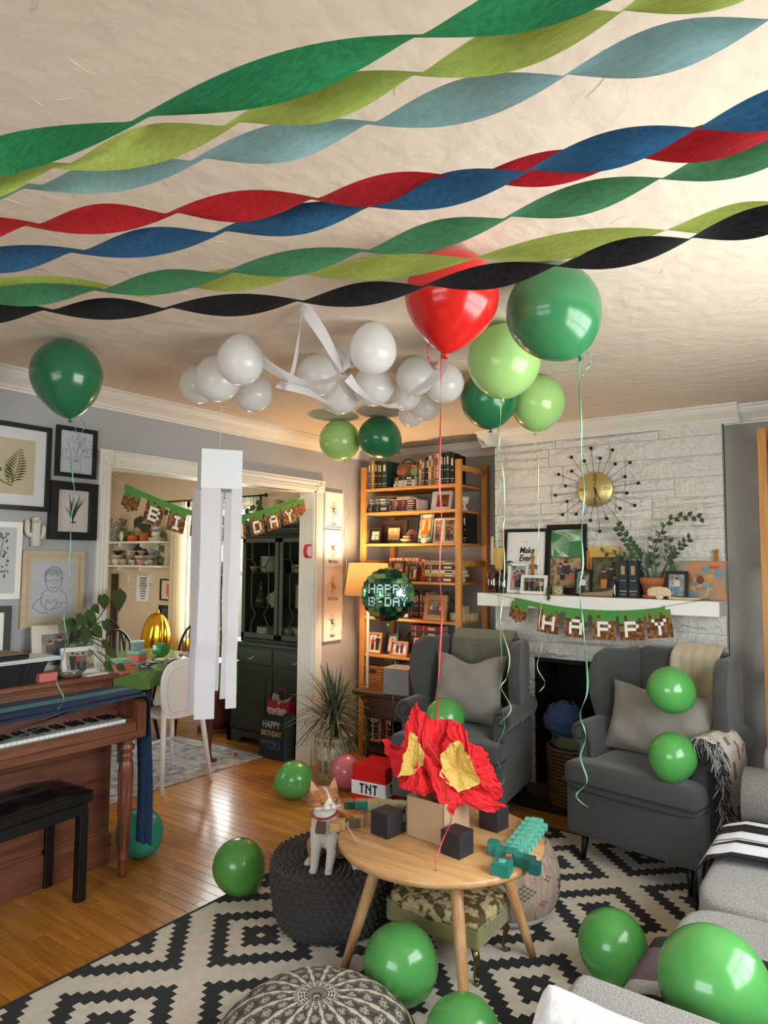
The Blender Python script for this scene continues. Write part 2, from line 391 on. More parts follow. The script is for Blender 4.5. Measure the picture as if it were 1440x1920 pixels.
MBb = MB().bx(XL, XL + .016, -1.6, 2.11, 0, .13, 0, .004); struct('baseboard_left', MBb, m_trim)
struct('baseboard_right', MB().bx(.434, .45, -1.6, 4.5, 0, .13), m_trim)
struct('baseboard_dining_room', MB().bx(-7.05, XL - T - .01, 4.482, 4.5, 0, .14), m_trim)

# doorway casing
t = MB(); xa, xb = XL - .001, XL + .022
for (y0, y1) in ((2.112, 2.184), (3.907, 3.98)):
    t.bx(xa, xb - .006, y0, y1, 0, 2.040); yc = (y0 + y1) / 2
    for k in (-1, 0, 1): t.bx(xb - .007, xb - .001, yc + k * .022 - .007, yc + k * .022 + .007, 0.12, 2.03, 0, .003)
    t.bx(xa, xb + .008, y0 - .003, y1 + .003, 2.040, 2.116, 0, .003)
    t.lathe([(.006, 0), (.026, 0), (.028, .005), (.024, .008), (.020, .004), (.014, .004), (.012, .009), (.004, .011), (.0, .011)], (xb + .008, yc, 2.078), 20, axis=(1, 0, 0))
t.bx(xa, xb - .006, 2.184, 3.907, 2.043, 2.112)
for z in (2.052, 2.068, 2.098): t.bx(xb - .007, xb + (.004 if z > 2.09 else -.001), 2.184, 3.907, z - .005, z + .007, 0, .003)
t.bx(xa, xb + .012, 2.10, 3.99, 2.112, 2.122, 0, .003)
struct('trim_7', t, m_trim)
j = MB(); j.bx(XL - T - .02, XL, 3.895, 3.907, 0, 2.043).bx(XL - T - .02, XL, 2.184, 2.196, 0, 2.043).bx(XL - T - .02, XL, 2.184, 3.907, 2.031, 2.043)
for k in range(6): j.box((XL - .016 - k * .0225, 3.893, 1.02), (.013, .008, 1.78), 0, None, .003)
j.bx(XL - T - .02, XL, 3.888, 3.896, 0, .12, 0, .003)
struct('trim_8', j, m_trim)

# ---------------------------------------------------------------- fireplace: stones laid one by one
CX0, CX1, CY = -2.262, -0.758, 4.462
core = MB(); core.bx(CX0 + .006, CX1 - .006, CY + .012, 4.9, .866, ZC).bx(CX0 + .006, -1.96, CY + .012, 4.9, 0, .866).bx(-1.06, CX1 - .006, CY + .012, 4.9, 0, .866)
fp = struct('wall_chimney', core, m_mortar)
rr = random.Random(11)
def stone(x0, x1, z0, z1):
    nx, nz = 4, 3; dx, dz = x1 - x0 - .007, z1 - z0 - .007; mb = MB(); dep = rr.uniform(.010, .024)
    def fn(u, v):
        e = min(u, 1 - u, v, 1 - v) * 4
        return (-dx / 2 + dx * u, -(dep * min(1, e * 1.5) + 0), -dz / 2 + dz * v)
    k = len(mb.v); mb.grid(lambda u, v: fn(v, u), nz, nx, 0, False)
    bw = [(-dx/2, .014, -dz/2), (dx/2, .014, -dz/2), (dx/2, .014, dz/2), (-dx/2, .014, dz/2)]; b = len(mb.v)
    mb.v += bw; c = [0, nx, (nz + 1) * (nx + 1) - 1, nz * (nx + 1)]
    for i in range(4): mb.f.append([b + i, b + (i + 1) % 4, c[(i + 1) % 4], c[i]]); mb.m.append(0); mb.sm.append(False)
    o = mb.build('stone', m_stone, fp, ((x0 + x1) / 2, CY + .004, (z0 + z1) / 2))
# courses of big blocks, some split into two thin ones
def courses(zs):
    for z0, z1 in zip(zs, zs[1:]):
        x = CX0 + 0.0
        first = True
        while x < CX1 - .001:
            ln = rr.choice((.42, .55, .68, .8)) * (rr.uniform(.4, .8) if first else 1); first = False; x1 = x + ln
            if CX1 - x1 < .25: x1 = CX1
            if rr.random() < .22 and z1 - z0 > .1:
                zm = z0 + (z1 - z0) * rr.uniform(.4, .6); xm = x + (x1 - x) * rr.uniform(.35, .65)
                stone(x, x1, z0, zm)
                if x1 - x > .5: stone(x, xm, zm, z1); stone(xm, x1, zm, z1)
                else: stone(x, x1, zm, z1)
            else: stone(x, x1, z0, z1)
            x = x1
courses((.866, .975, 1.10, 1.225)); courses((1.30, 1.42, 1.55, 1.665, 1.79, 1.92, 2.04, 2.17, 2.29, 2.41))
for (xa_, xb_) in ((CX0, -1.96), (-1.06, CX1)):
    z = 0
    for dz in (.13, .09, .16, .1, .14, .09, .156): stone(xa_, xb_, z, z + dz); z += dz
# firebox
fb = MB(); fb.bx(-1.96, -1.06, 4.85, 4.9, 0, .866).bx(-1.975, -1.955, 4.47, 4.9, 0, .866).bx(-1.065, -1.045, 4.47, 4.9, 0, .866).bx(-1.96, -1.06, 4.47, 4.9, .84, .87)
fbo = fb.build('firebox', m_soot, fp)
for i in range(11):
    for k in range(5):
        MB().box((0, 0, 0), (.168, .02, .068), 0, None, .004).build('brick', m_soot, fbo, (-1.96 + .09 + k * .18 + (.045 if i % 2 else -.02), 4.845, .04 + i * .077))
struct('trim_9', MB().bx(-2.14, -.88, 4.06, 4.47, .0, .03, 0, .006), m_soot)   # hearth slab
# mantel shelf
mt = MB().bx(-2.275, -0.755, 4.222, 4.47, 1.216, 1.303, 0, .004)
one('mantel_shelf', mt, m_white, 'thick white painted mantel shelf on the stone chimney', 'shelf')
# ================================================================ FURNITURE
# ---------------------------------------------------------------- patterned rug
m_rugw = mat('rug_cream_wool', 'd9cdbb', 0.95, bump=0.8, bs=180, vary=0.12, vs=30, sheen=0.2)
m_rugk = mat('rug_black_wool', '0f0f12', 0.95, bump=0.8, bs=180, sheen=0.1)
def rug_m(cx, cy):
    best = 99
    for (ox, oy) in ((0, 0), (12, 12)):
        dx = (cx - ox + 12) % 24 - 12; dy = (cy - oy + 12) % 24 - 12; best = min(best, abs(dx) + abs(dy))
    return 1 if best in (1, 2, 3, 7, 8, 9) else 0
rg = MB(); cu, cv = 0.02875, 0.02825; RX0, RX1, RY0, RY1 = -2.446, -0.04, 0.62, 3.82
nx, ny = round((RX1 - RX0) / cu), round((RY1 - RY0) / cv)
i0 = round((-2.096 - RX0) / cu - .5); j0 = round((2.036 - RY0) / cv - .5)
for i in range(nx):
    for j in range(ny):
        x, y = RX0 + i * cu, RY0 + j * cv
        rg.add([(x, y, .010), (x + cu, y, .010), (x + cu, y + cv, .010), (x, y + cv, .010)], [(0, 1, 2, 3)], rug_m(i - i0, j - j0))
xe, ye = RX0 + nx * cu, RY0 + ny * cv
for (a, b, c, d) in ((RX0 - .014, RX0, RY0 - .014, ye + .014), (xe, xe + .014, RY0 - .014, ye + .014), (RX0, xe, RY0 - .014, RY0), (RX0, xe, ye, ye + .014)): rg.bx(a, b, c, d, .001, .011, 1)
rg.bx(RX0, xe, RY0, ye, .001, .0095, 1)
one('area_rug', rg, [m_rugw, m_rugk], 'black and cream flatwoven rug with stepped diamond pattern', 'rug')
m_drug = mat('faded_rug', 'cfcac4', 0.95, hex2='8f8c90', vs=14, bump=0.5, bs=120)
rg = MB().bx(-6.1, -3.93, 1.2, 3.84, .001, .009, 0, .002)
for k in range(5): rg.bx(-5.95 + k * .03, -4.08 - k * .03, 3.70 - k * .0, 3.705, .009, .0095, 1)
for xx in (-4.03, -4.10): rg.bx(xx - .004, xx, 1.3, 3.78, .009, .0096, 1)
one('dining_rug', rg, [m_drug, mat('rug_grey_line', '77767c', .9)], 'pale grey faded rug under the dining table', 'rug')

# ---------------------------------------------------------------- round coffee table
m_ash = wood('light_ash', 'd3a572', 'b98750', 0.38, 0, 1.4, coat=0.2)
m_ashz = wood('light_ash_leg', 'cda070', 'b48150', 0.4, 2, 1.6)
TC = (-1.404, 2.308)
ct = thing('coffee_table', 'round light wood coffee table with splayed round legs', 'table', (TC[0], TC[1], .011))
top = MB().lathe([(.0, .435), (.36, .435), (.380, .443), (.387, .452), (.387, .463), (.382, .469), (.0, .469)], n=72); mod = top.build('tabletop', m_ash, ct)
for (sx, sy) in ((1, 1), (1, -1), (-1, -1), (-1, 1)):
    a, b = Vector((sx * .155, sy * .155, .438)), Vector((sx * .258, sy * .258, 0))
    MB().tube([a, a.lerp(b, .3), a.lerp(b, .8), b], [.021, .0225, .018, .0145], 14).build('leg', m_ashz, ct)
for s in (-1, 1):
    MB().tube([(s * .17, -.17, .405), (s * .17, .17, .405)], .012, 10).build('stretcher', m_ash, ct)
    MB().tube([(-.17, s * .17, .405), (.17, s * .17, .405)], .012, 10).build('stretcher', m_ash, ct)
TZ = .480

# ---------------------------------------------------------------- wing armchairs
m_chair = mat('charcoal_upholstery', '444343', 0.9, bump=0.35, bs=420, vary=0.12, vs=120, sheen=0.25)
m_pipe = mat('dark_piping', '2b2c2e', 0.8)
m_legk = mat('black_wood_leg', '0e0c0b', 0.4)
def armchair(label, loc, rz):
    t = thing('wing_armchair', label, 'armchair', loc, rz, 'charcoal wing armchairs by the fireplace'); t.scale = (.87, .95, 1)
    o = MB().bx(-.345, .345, -.30, .34, .13, .385).bx(-.385, .385, -.415, -.27, .13, .375).build('seat_frame', m_chair, t); mod_bevel(o, .025, 3)
    q1 = rbox(.30, .33, .078, .35, c=(0, -.06, .432), puff=.14); q2 = rbox(.392, .085, .072, .35, c=(0, -.365, .432), puff=.06); q1.add(q2.v, q2.f, 0, True); o = q1.build('seat_cushion', m_chair, t); remesh(o, .011, 10, .6); baked(o)
    pts = [(.388 * s, y, .405) for s, y in ((-1, -.30), (-1, -.41), (-.95, -.448), (-.5, -.456), (0, -.457), (.5, -.456), (.95, -.448), (1, -.41), (1, -.30))]
    MB().tube(catmull(pts, 4), .004, 6).build('piping', m_pipe, o)
    # back
    P = [(.16, .34), (.30, .38), (.36, .70), (.385, 1.00), (.36, 1.03), (.30, 1.02), (.27, .72), (.22, .45)]
    mb = MB(); mb.prism([(y, z) for y, z in P], .54, Matrix(((0, 1, 0, -.27), (1, 0, 0, 0), (0, 0, 1, 0), (0, 0, 0, 1))))
    o = mb.build('backrest', m_chair, t); mod_bevel(o, .03, 3, 20)
    for k in (-1, 0, 1):
        for zz in (.66, .84): MB().ell((k * .13, .26 + (zz - .66) * .26, zz), (.012, .008, .012), 0, 10).build('button', m_chair, o)
    for s in (-1, 1):
        # rolled arm: front profile swept backwards
        cx, cz, rr_ = .358, .612, .062
        pr = [(.285, .14), (.285, .57)] + [(cx + rr_ * math.cos(a), cz + rr_ * math.sin(a)) for a in [R(v) for v in (168, 140, 112, 84, 56, 28, 0, -28, -56, -80)]] + [(.375, .52), (.372, .14)]
        a = MB().prism([(s * x, z) for x, z in pr], .60, Matrix.Translation((0, -.295, 0))).build('armrest', m_chair, t); mod_bevel(a, .014, 3, 25)
        sp = [(s * (cx + (.050 - .030 * k / 14) * math.cos(R(200 - k * 30))), -.2985, cz + (.050 - .030 * k / 14) * math.sin(R(200 - k * 30))) for k in range(15)]
        MB().tube([(s * .297, -.2985, .50), (s * .297, -.2985, .57)] + sp, .0035, 5).build('piping', m_pipe, a)
        # wing
        W = [(.02, .52), (-.055, .64), (-.115, .78), (-.125, .90), (-.075, 1.00), (.02, 1.035), (.14, 1.02), (.34, 1.02), (.375, .95), (.34, .52)]
        M = Matrix(((0, 1, 0, s * .305 - .04), (1, 0, 0, 0), (0, 0, 1, 0), (0, 0, 0, 1)))
        wv = MB().prism(W, .08, M)
        vs = []
        for v in wv.v:       # flare outward at the front
            fl_ = max(0, .25 - v[1]) * .20 * s; vs.append((v[0] + fl_, v[1], v[2]))
        wv.v = vs; o = wv.build('wing', m_chair, t); mod_bevel(o, .034, 4, 20)
        MB().tube([(s * .30, -.34, .14), (s * .31, -.36, 0)], [.024, .015], 10).build('leg', m_legk, t)
        MB().tube([(s * .29, .30, .14), (s * .30, .38, 0)], [.024, .016], 10).build('leg', m_legk, t)
    return t
A1 = armchair('charcoal wing armchair on the left, olive waffle throw over its back', (-2.14, 3.85, .0), R(8))
A2 = armchair('charcoal wing armchair on the right, cream fringed throw over its back', (-.975, 3.82, .012), R(-9))
A2.location.z = .012; A1.location.z = .0

def pillow(w_, h_, t_, n=18, sag=0.0, wr=0.0, seed=0):
    mb = MB(); rr = random.Random(seed); ph = [rr.uniform(0, 6) for _ in range(6)]
    def f(s):
        def g(u, v):
            a, b = 2 * u - 1, 2 * v - 1
            th = max(0.0, (1 - a ** 4) * (1 - b ** 4)) ** .6
            x = a * w_ / 2 * (1 - .10 * (1 - a * a) * 0 - .09 * (b * b < 2) * (1 - b * b) * abs(a)); z = b * h_ / 2 * (1 - .09 * (1 - a * a) * abs(b))
            if b > 0: z -= sag * math.exp(-(a / .45) ** 2) * b * b
            k = wr * (math.sin(6 * a + 5 * b + ph[0]) + .6 * math.sin(11 * a - 7 * b + ph[1]) + .5 * math.sin(3 * a * b * 4 + ph[2])) * th
            return (x, s * (t_ / 2 * th) + k, z + h_ / 2)
        return g
    mb.grid(f(-1), n, n); k = len(mb.v); mb.grid(lambda u, v: f(1)(1 - u, v), n, n); return mb
m_linen = mat('greige_velvet', '8d857b', 0.85, vary=0.12, vs=9, bump=0.3, bs=300, sheen=0.3)
one('cushion', pillow(.47, .44, .15, 20, .05, .006, 1), m_linen, 'greige square cushion leaning on the olive throw in the left armchair', 'cushion', (-2.13, 3.79, .515), R(8), 'greige velvet cushions', rx=R(-17))
one('cushion', pillow(.54, .36, .15, 20, .02, .007, 2), m_linen, 'greige oblong cushion tilted in the right armchair beneath a balloon', 'cushion', (-.99, 3.71, .520), R(-6), 'greige velvet cushions', rx=R(-17), ry=R(4))
# throws: draped over the back (front flap + top + rear flap)
def throw(parent_T, x0, x1, zf, zb, seed=1, th=.012, wr=.006, nx=24):
    rr = random.Random(seed); mb = MB()
    path = [(.190 + (zf - .5) * .17, zf)] + [(.190 + (z - .5) * .17, z) for z in [zf + (1.0 - zf) * k / 8 for k in range(1, 9)]] + [(.335, 1.045), (.36, 1.055), (.38, 1.055), (.405, 1.03), (.41, .98), (.395, .85), (.385, zb)]
    def fn(u, v):
        k = v * (len(path) - 1); i = min(int(k), len(path) - 2); q = k - i
        y = path[i][0] * (1 - q) + path[i + 1][0] * q; z = path[i][1] * (1 - q) + path[i + 1][1] * q
        w1 = wr * math.sin(u * 14 + seed) * (1 - min(1, v * 1.2)) + wr * .5 * math.sin(u * 27 + v * 6)
        flare = 1 + .06 * (1 - v)
        return Vector((x0 + (x1 - x0) * (.5 + (u - .5) * flare) + .004 * math.sin(v * 11), y - .012 + w1, z))
    mb.grid(lambda u, v: fn(u, v), nx, 44)
    return mb
m_waffle = mat('olive_waffle_knit', '7b7c66', 0.95, bump=1.5, bs=150, vary=0.35, vs=150, sheen=0.3)
th = throw(None, -.235, .225, .56, .62, 1, wr=.003)
o = one('throw_blanket', th, m_waffle, 'olive waffle knit throw over the back of the left armchair', 'blanket', A1.location, R(8), 'throw blankets'); o.scale = (.87, 1, 1)
s = o.modifiers.new('t', 'SOLIDIFY'); s.thickness = .012; s.offset = 0
# waffle ridges as real relief
rd = MB()
for k in range(30):
    z = .57 + k * .0150
    rd.tube([(x, .190 + (z - .5) * .17 - .017, z) for x in (-.24, -.1, 0, .1, .23)], .0035, 5)
for k in range(30):
    x = -.232 + k * .0158
    rd.tube([(x, .190 + (z - .5) * .17 - .017, z) for z in (.565, .7, .85, .99)], .003, 5)
rd.build('waffle_ridges', m_waffle, o)['kind'] = 'stuff'
m_cream_th = mat('cream_wool', 'c3b79a', 0.95, bump=0.6, bs=90, vary=0.08, vs=20, sheen=0.4)
th = throw(None, -.05, .235, .58, .70, 4, wr=.009)
o = one('throw_blanket', th, m_cream_th, 'cream wool throw with fringe over the back of the right armchair', 'blanket', A2.location, R(-9), 'throw blankets'); o.scale = (.87, 1, 1)
s = o.modifiers.new('t', 'SOLIDIFY'); s.thickness = .012; s.offset = 0
fr = MB(); rr = random.Random(4)
for k in range(26):
    z = .80 - k * .004; x = .245 + rr.uniform(-.008, .006); y = .20 + (z - .5) * .2
    fr.tube([(x, y, z), (x + .03, y - .02, z - .03), (x + .045 + rr.uniform(-.01, .015), y - .03, z - .09 - rr.uniform(0, .03))], .0018, 4)
fr.build('fringe', m_cream_th, o)['kind'] = 'stuff'

# patterned shaggy throw over the right armchair's right arm
m_kil = mat('kilim_cream', 'cfc0b4', 0.95, bump=0.6, bs=120); m_sage = mat('kilim_sage', '7c7d58', .95); m_rust = mat('kilim_rust', 'b3573c', .95); m_shag = mat('shaggy_grey_yarn', '8f8a88', .95); m_shagk = mat('shaggy_dark_yarn', '262426', .95)
sh = MB()
prof = [(.262, .55), (.266, .63), (.296, .678), (.352, .696), (.404, .682), (.438, .640), (.448, .56), (.452, .44), (.462, .32), (.478, .21)]
def sf(u, v):
    k = v * (len(prof) - 1); i = min(int(k), len(prof) - 2); q = k - i
    return (prof[i][0] * (1 - q) + prof[i + 1][0] * q + .004, -.30 + .34 * u + .012 * math.sin(v * 9), prof[i][1] * (1 - q) + prof[i + 1][1] * q + .004 * math.sin(u * 17))
def pm(i, j):
    if (i in (7, 8)) and j % 7 in (2, 3, 4): return 1
    if i == 12 and j % 9 < 5: return 2
    if (i + j) % 6 == 0 and i in (15, 16): return 1
    return 0
sh.grid(sf, 18, 36, 0, True, pm)
o = one('patterned_throw', sh, [m_kil, m_sage, m_rust], 'cream patterned throw with shaggy black and white tassels on the right armchair arm', 'blanket', A2.location, R(-9)); o.scale = (.88, .97, 1)
so = o.modifiers.new('t', 'SOLIDIFY'); so.thickness = .008
tz = MB(); rr = random.Random(8)
for k in range(520):
    v = rr.uniform(.05, 1.0); p = Vector(sf(rr.uniform(-.06, .14), v)); 
    q = p + Vector((rr.uniform(-.012, .03), rr.uniform(-.055, .01), rr.uniform(-.02, .01) if v < .5 else rr.uniform(-.04, 0)))
    e = q + Vector((rr.uniform(-.02, .03), rr.uniform(-.03, .02), -rr.uniform(.02, .05)))
    tz.tube([p, q, e], [.0035, .0035, .002], 4, rr.choice((0, 0, 1)))
tz.build('tassels', [m_shag, m_shagk], o)['kind'] = 'stuff'

# ---------------------------------------------------------------- grey tweed sofa along the right wall
m_tweed = mat('grey_tweed', 'bcb8b4', 0.95, hex2='7b7775', vs=330, bump=1.2, bs=330, detail=2, sheen=0.2)
m_tweedk = mat('tweed_welt', '9a9692', .9, bump=.5, bs=300)
sf_ = thing('sofa', 'light grey tweed sofa along the right wall', 'sofa', (-.06, 2.45, .012))
def sp(name, x0, x1, y0, y1, z0, z1, b=.04):
    o = MB().bx(x0, x1, y0, y1, z0, z1).build(name, m_tweed, sf_); mod_bevel(o, b, 4); return o
sp('sofa_base', -.44, .46, -1.0, 1.02, .12, .30, .02)
for (a, b) in ((-.78, -.02), (-.015, .80)):
    o = rbox(.47, (b - a) / 2, .082, .28, c=(-.02, (a + b) / 2, .365), puff=.12).build('seat_cushion', m_tweed, sf_)
    MB().tube([(-.46, (a + b) / 2, .4395), (-.2, (a + b) / 2, .4515), (.2, (a + b) / 2, .4525)], .003, 5).build('seam', m_tweedk, o)
for (a, b) in ((-.78, -.02), (-.01, .80)):
    o = rbox(.09, (b - a) / 2, .20, .35, c=(.33, (a + b) / 2, .62)).build('back_cushion', m_tweed, sf_)
sp('sofa_back', .36, .47, -1.0, 1.02, .28, .74, .04)
sp('armrest', -.53, .42, -1.08, -.88, .12, .60, .03)
def roll(y0, y1, z):
    o = MB().tube([(-.46, (y0 + y1) / 2, z), (.40, (y0 + y1) / 2, z)], (y1 - y0) / 2, 24).build('arm_roll', m_tweed, sf_); return o
sp('armrest', -.44, .42, .83, 1.05, .12, .52, .03); roll(.80, 1.06, .50)
o = rbox(.10, .20, .12, .4, c=(-.30, 1.16, .60)).build('back_cushion', m_tweed, sf_)
for (x, y) in ((-.38, -.95), (-.38, .95), (.40, -.95), (.40, .95)): MB().tube([(x, y, .13), (x, y, 0)], [.022, .016], 10).build('leg', m_legk, sf_)
# blankets on the sofa
def sofa_band(name, label, y0, y1, mats, stripes, group, z=.486, seed=1):
    mb = MB(); rr = random.Random(seed)
    xs = [(.36, z + .03), (.2, z + .005), (0, z + .004), (-.2, z + .003), (-.42, z - .003), (-.50, z - .03), (-.535, z - .09), (-.54, z - .17), (-.535, z - .24)]
    def fn(u, v):
        k = u * (len(xs) - 1); i = min(int(k), len(xs) - 2); q = k - i
        x = xs[i][0] * (1 - q) + xs[i + 1][0] * q; zz = xs[i][1] * (1 - q) + xs[i + 1][1] * q
        return (x, y0 + (y1 - y0) * v + .018 * math.sin(u * 5 + seed) , zz + .006 + .007 * abs(math.sin(v * 9 + u * 4)))
    mb.grid(fn, 30, 28, 0, True, lambda i, j: stripes(i, j))
    o = one(name, mb, mats, label, 'blanket', (-.06, 2.45, .0), 0, group); so = o.modifiers.new('t', 'SOLIDIFY'); so.thickness = .006; so.offset = 1; return o
m_bwhite = mat('blanket_white', 'dedfe4', .9, bump=.3, bs=80); m_bblack = mat('blanket_black', '131316', .9, bump=.3, bs=80); m_bmauve = mat('blanket_mauve', '5b4a50', .85); m_bgrey = mat('blanket_grey', '8e8a8a', .9)
sofa_band('striped_blanket', 'black and white striped blanket across the far sofa seat', .30, .70, [m_bwhite, m_bblack, m_bgrey], lambda i, j: 1 if (j % 9 in (0, 1, 2) or j in (21, 22, 23, 24)) else (2 if j in (13,) else 0), 'blankets on the sofa')
sofa_band('dark_blanket', 'dark mauve and black blanket across the near sofa seat', -.80, -.36, [m_bmauve, m_bblack, m_bgrey, m_tweed], lambda i, j: 1 if (j > 23 or j < 8) else ((3 if j < 13 else 0) if not (i % 9 in (3, 4) and j % 8 > 4) else (1 if i % 2 else 2)), 'blankets on the sofa', seed=3)
m_fleece = mat('white_fleece', 'dedad9', .95, bump=1.0, bs=70, sheen=.6)
m_fleeceb = mat('brown_print_fleece', '9a6b45', .95, hex2='5d4531', vs=9, bump=.5, bs=70)
mb = MB()
pr2 = [(-1.02, .632), (-1.065, .640), (-1.11, .622), (-1.135, .54), (-1.145, .40), (-1.15, .25)]
def ff(u, v):
    k = v * (len(pr2) - 1); i = min(int(k), len(pr2) - 2); q = k - i
    x = -.600 + .92 * u; e = max(0, 1 - u / .07) ** 2; x -= .012 * e
    return (x + .03 * math.sin(v * 3), pr2[i][0] * (1 - q) + pr2[i + 1][0] * q, pr2[i][1] * (1 - q) + pr2[i + 1][1] * q - .24 * e + .004 * math.sin(u * 20 + v * 4))
mb.grid(ff, 80, 20, 0, True, lambda i, j: 1 if j > 13 else 0)
o = one('fleece_blanket', mb, [m_fleece, m_fleeceb], 'white fleece blanket with brown print hanging over the near sofa arm', 'blanket', (-.06, 2.45, .0), 0, 'blankets on the sofa'); so = o.modifiers.new('t', 'SOLIDIFY'); so.thickness = .014; so.offset = 1
one('dark_cushion', pillow(.42, .42, .16, 16, 0, .004, 5), mat('black_floral_velvet', '141215', .85, hex2='4b3f38', vs=7, sharp=True), 'black cushion with brown flowers leaning on the sofa back', 'cushion', (.13, 2.02, .455), R(-70), rx=R(-14))

# ---------------------------------------------------------------- knitted pouf
m_knit = mat('charcoal_knit', '3d3836', 0.95, bump=0.6, bs=160, sheen=0.2)
PK = (-1.94, 2.315)
pk = thing('knitted_pouf', 'charcoal chunky knitted pouf with the cat on it', 'pouf', (PK[0], PK[1], .011))
body = MB(); NU, NV = 300, 76
def kf(u, v):
    t = v * 1.0
    if t < .12: r = .16 + t / .12 * .055; z = 0.0 + t * .05
    else:
        a = (t - .12) / .88 * PI; r = .192 + .056 * math.sin(min(a, PI)) ** .8 if a < 2.2 else .192 + .056 * math.sin(2.2) ** .8 - (a - 2.2) / (PI - 2.2) * .13; z = .006 + .128 * (1 - math.cos(min(a, 2.2) * PI / 2.2))
        if a > 2.2: z = .262 + .004 * math.sin((a - 2.2) * 3)
    ang = 2 * PI * u; row = math.floor(v * 19); ph = (row % 2) * PI
    d = .019 * abs(math.sin(v * 19 * PI)) * (.08 + .92 * abs(math.sin(ang * 24 + ph / 2)))
    r += d if z < .256 else d * .3; z += (d * .8 if z >= .256 else 0)
    return (r * math.cos(ang), r * math.sin(ang), z)
body.grid(kf, NU, NV * 2); body.build('knitted_cover', m_knit, pk)
MB().lathe([(.15, .256), (.11, .268), (.05, .273), (0, .274)], n=32).build('top_panel', mat('dark_quilt', '2c2624', .9, bump=.8, bs=60, hex2='4a3f36', vs=20), pk)

# ---------------------------------------------------------------- mandala floor cushion
m_cr = mat('cushion_cream', 'cfc4b2', .95, bump=.4, bs=300); m_gk = mat('cushion_charcoal_print', '4a4641', .95, bump=.4, bs=300); m_br = mat('cushion_brown_print', '84634e', .95); m_gg = mat('cushion_grey_print', '7c766c', .95)
def mandala(i, j):
    r = (j + .5) / 100; a = (i + .5) / 256 * 16; p = abs((a % 1) - .5) * 2     # 16 sectors, p: 0 centre of ray .. 1 between
    if r < .018: return 1
    if r < .03: return 0
    if r < .055: return 1 if r < .05 else 0
    if r < .065: return 2
    if r < .10: return 1 if abs(((a * 2) % 1) - .5) * 2 < .75 else 0
    if r < .19:
        q = abs(((a * 1.0) % 1) - .5) * 2
        return 1 if q < .88 - (r - .1) * 1.5 and int(r * 100) % 3 else 0
    if r < .93:
        wdt = .64 + .20 * math.sin((r * 6.2 + .3) * PI) ** 2 + .10 * r
        if p > wdt: return 0
        cell = (r * 6.2 + .3) % 1; pr = math.hypot((cell - .5) * 1.6, p / wdt * .8)
        if pr < .14: return 2
        if pr < .26: return 0
        if pr < .40: return 3
        if pr < .5: return 0 if (i + j) % 2 else 1
        return 1 if (int(r * 100) % 2 or p < wdt * .6) else 3
    return 1 if r < .965 else 0
MC = (-1.43, 1.64)
cm = thing('mandala_floor_cushion', 'round floor cushion printed with a cream and charcoal mandala', 'cushion', (MC[0], MC[1], .011))
cb = MB()
def mf(u, v):
    a = 2 * PI * u + .1; r = v * .298; z = .205 - .115 * (v ** 3.2) - .0 + (0.004 * math.sin(a * 16) * v * (1 - v) * 2) - .012 * math.exp(-(v / .05) ** 2)
    return (r * math.cos(a), r * math.sin(a), z)
cb.grid(lambda u, v: mf(u, v), 256, 100, 0, True, mandala); cb.build('printed_top', [m_cr, m_gk, m_br, m_gg], cm)
MB().lathe([(.0, .0), (.24, .0), (.285, .02), (.302, .055), (.302, .075), (.298, .0905)], n=64).build('side_panel', mat('slate_canvas', '57595c', .9, bump=.4, bs=200), cm)
MB().tube([(.300 * math.cos(a), .300 * math.sin(a), .088) for a in [2 * PI * k / 64 for k in range(64)]], .004, 6, closed=True).build('piping', m_gk, cm)

# ---------------------------------------------------------------- kilim pouf
m_kb = mat('pouf_rose_weave', 'b09a8a', .95, hex2='8e7a6e', vs=60, stretch=(1, 1, .06), bump=.6, bs=160); m_kn = mat('pouf_navy_motif', '2f3650', .95); m_kr = mat('pouf_red_motif', '8d4b43', .95); m_kg = mat('pouf_olive_motif', '655f50', .95)
kp = thing('kilim_pouf', 'rose beige pouf with navy and red woven motifs behind the coffee table', 'pouf', (-1.39, 2.83, .011), R(96))
def kmot(i, j):      # 96 x 28 cells
    for (ci, cj, m, kind) in ((50, 19, 1, 0), (58, 13, 3, 1), (66, 17, 2, 3), (46, 9, 1, 2), (52, 5, 2, 3), (42, 17, 2, 3), (74, 11, 1, 0), (82, 18, 3, 1), (38, 8, 3, 1), (30, 16, 1, 0), (64, 7, 2, 3), (20, 10, 2, 2), (90, 8, 1, 2)):
        dx, dy = abs(i - ci), abs(j - cj)
        if kind == 0 and max(dx, dy) <= 3 and (dx == dy or dx + dy in (2, 3)): return m
        if kind == 1 and dx + dy <= 3 and (dx + dy) % 2 == 1: return m
        if kind == 2 and dx + dy in (2, 3): return m
        if kind == 3 and dx + dy == 1: return m
    return 0
def kpf(u, v):
    a = 2 * PI * u; r = .178 + .058 * math.sin((.16 + v * .84) * PI) ** .7; z = .05 + .25 * v; return (r * math.cos(a), r * math.sin(a), z)
k1 = MB(); k1.grid(kpf, 96, 28, 0, True, kmot); k1.build('woven_side', [m_kb, m_kn, m_kr, m_kg], kp)
MB().lathe([(.0, .0), (.16, .0), (.195, .02), (.205, .052)], n=48).build('canvas_base', mat('cream_canvas', 'c9c1b5', .9, bump=.4, bs=200), kp)
MB().lathe([(.180, .298), (.15, .325), (.10, .338), (0, .34)], n=48).build('top_panel', m_kb, kp)

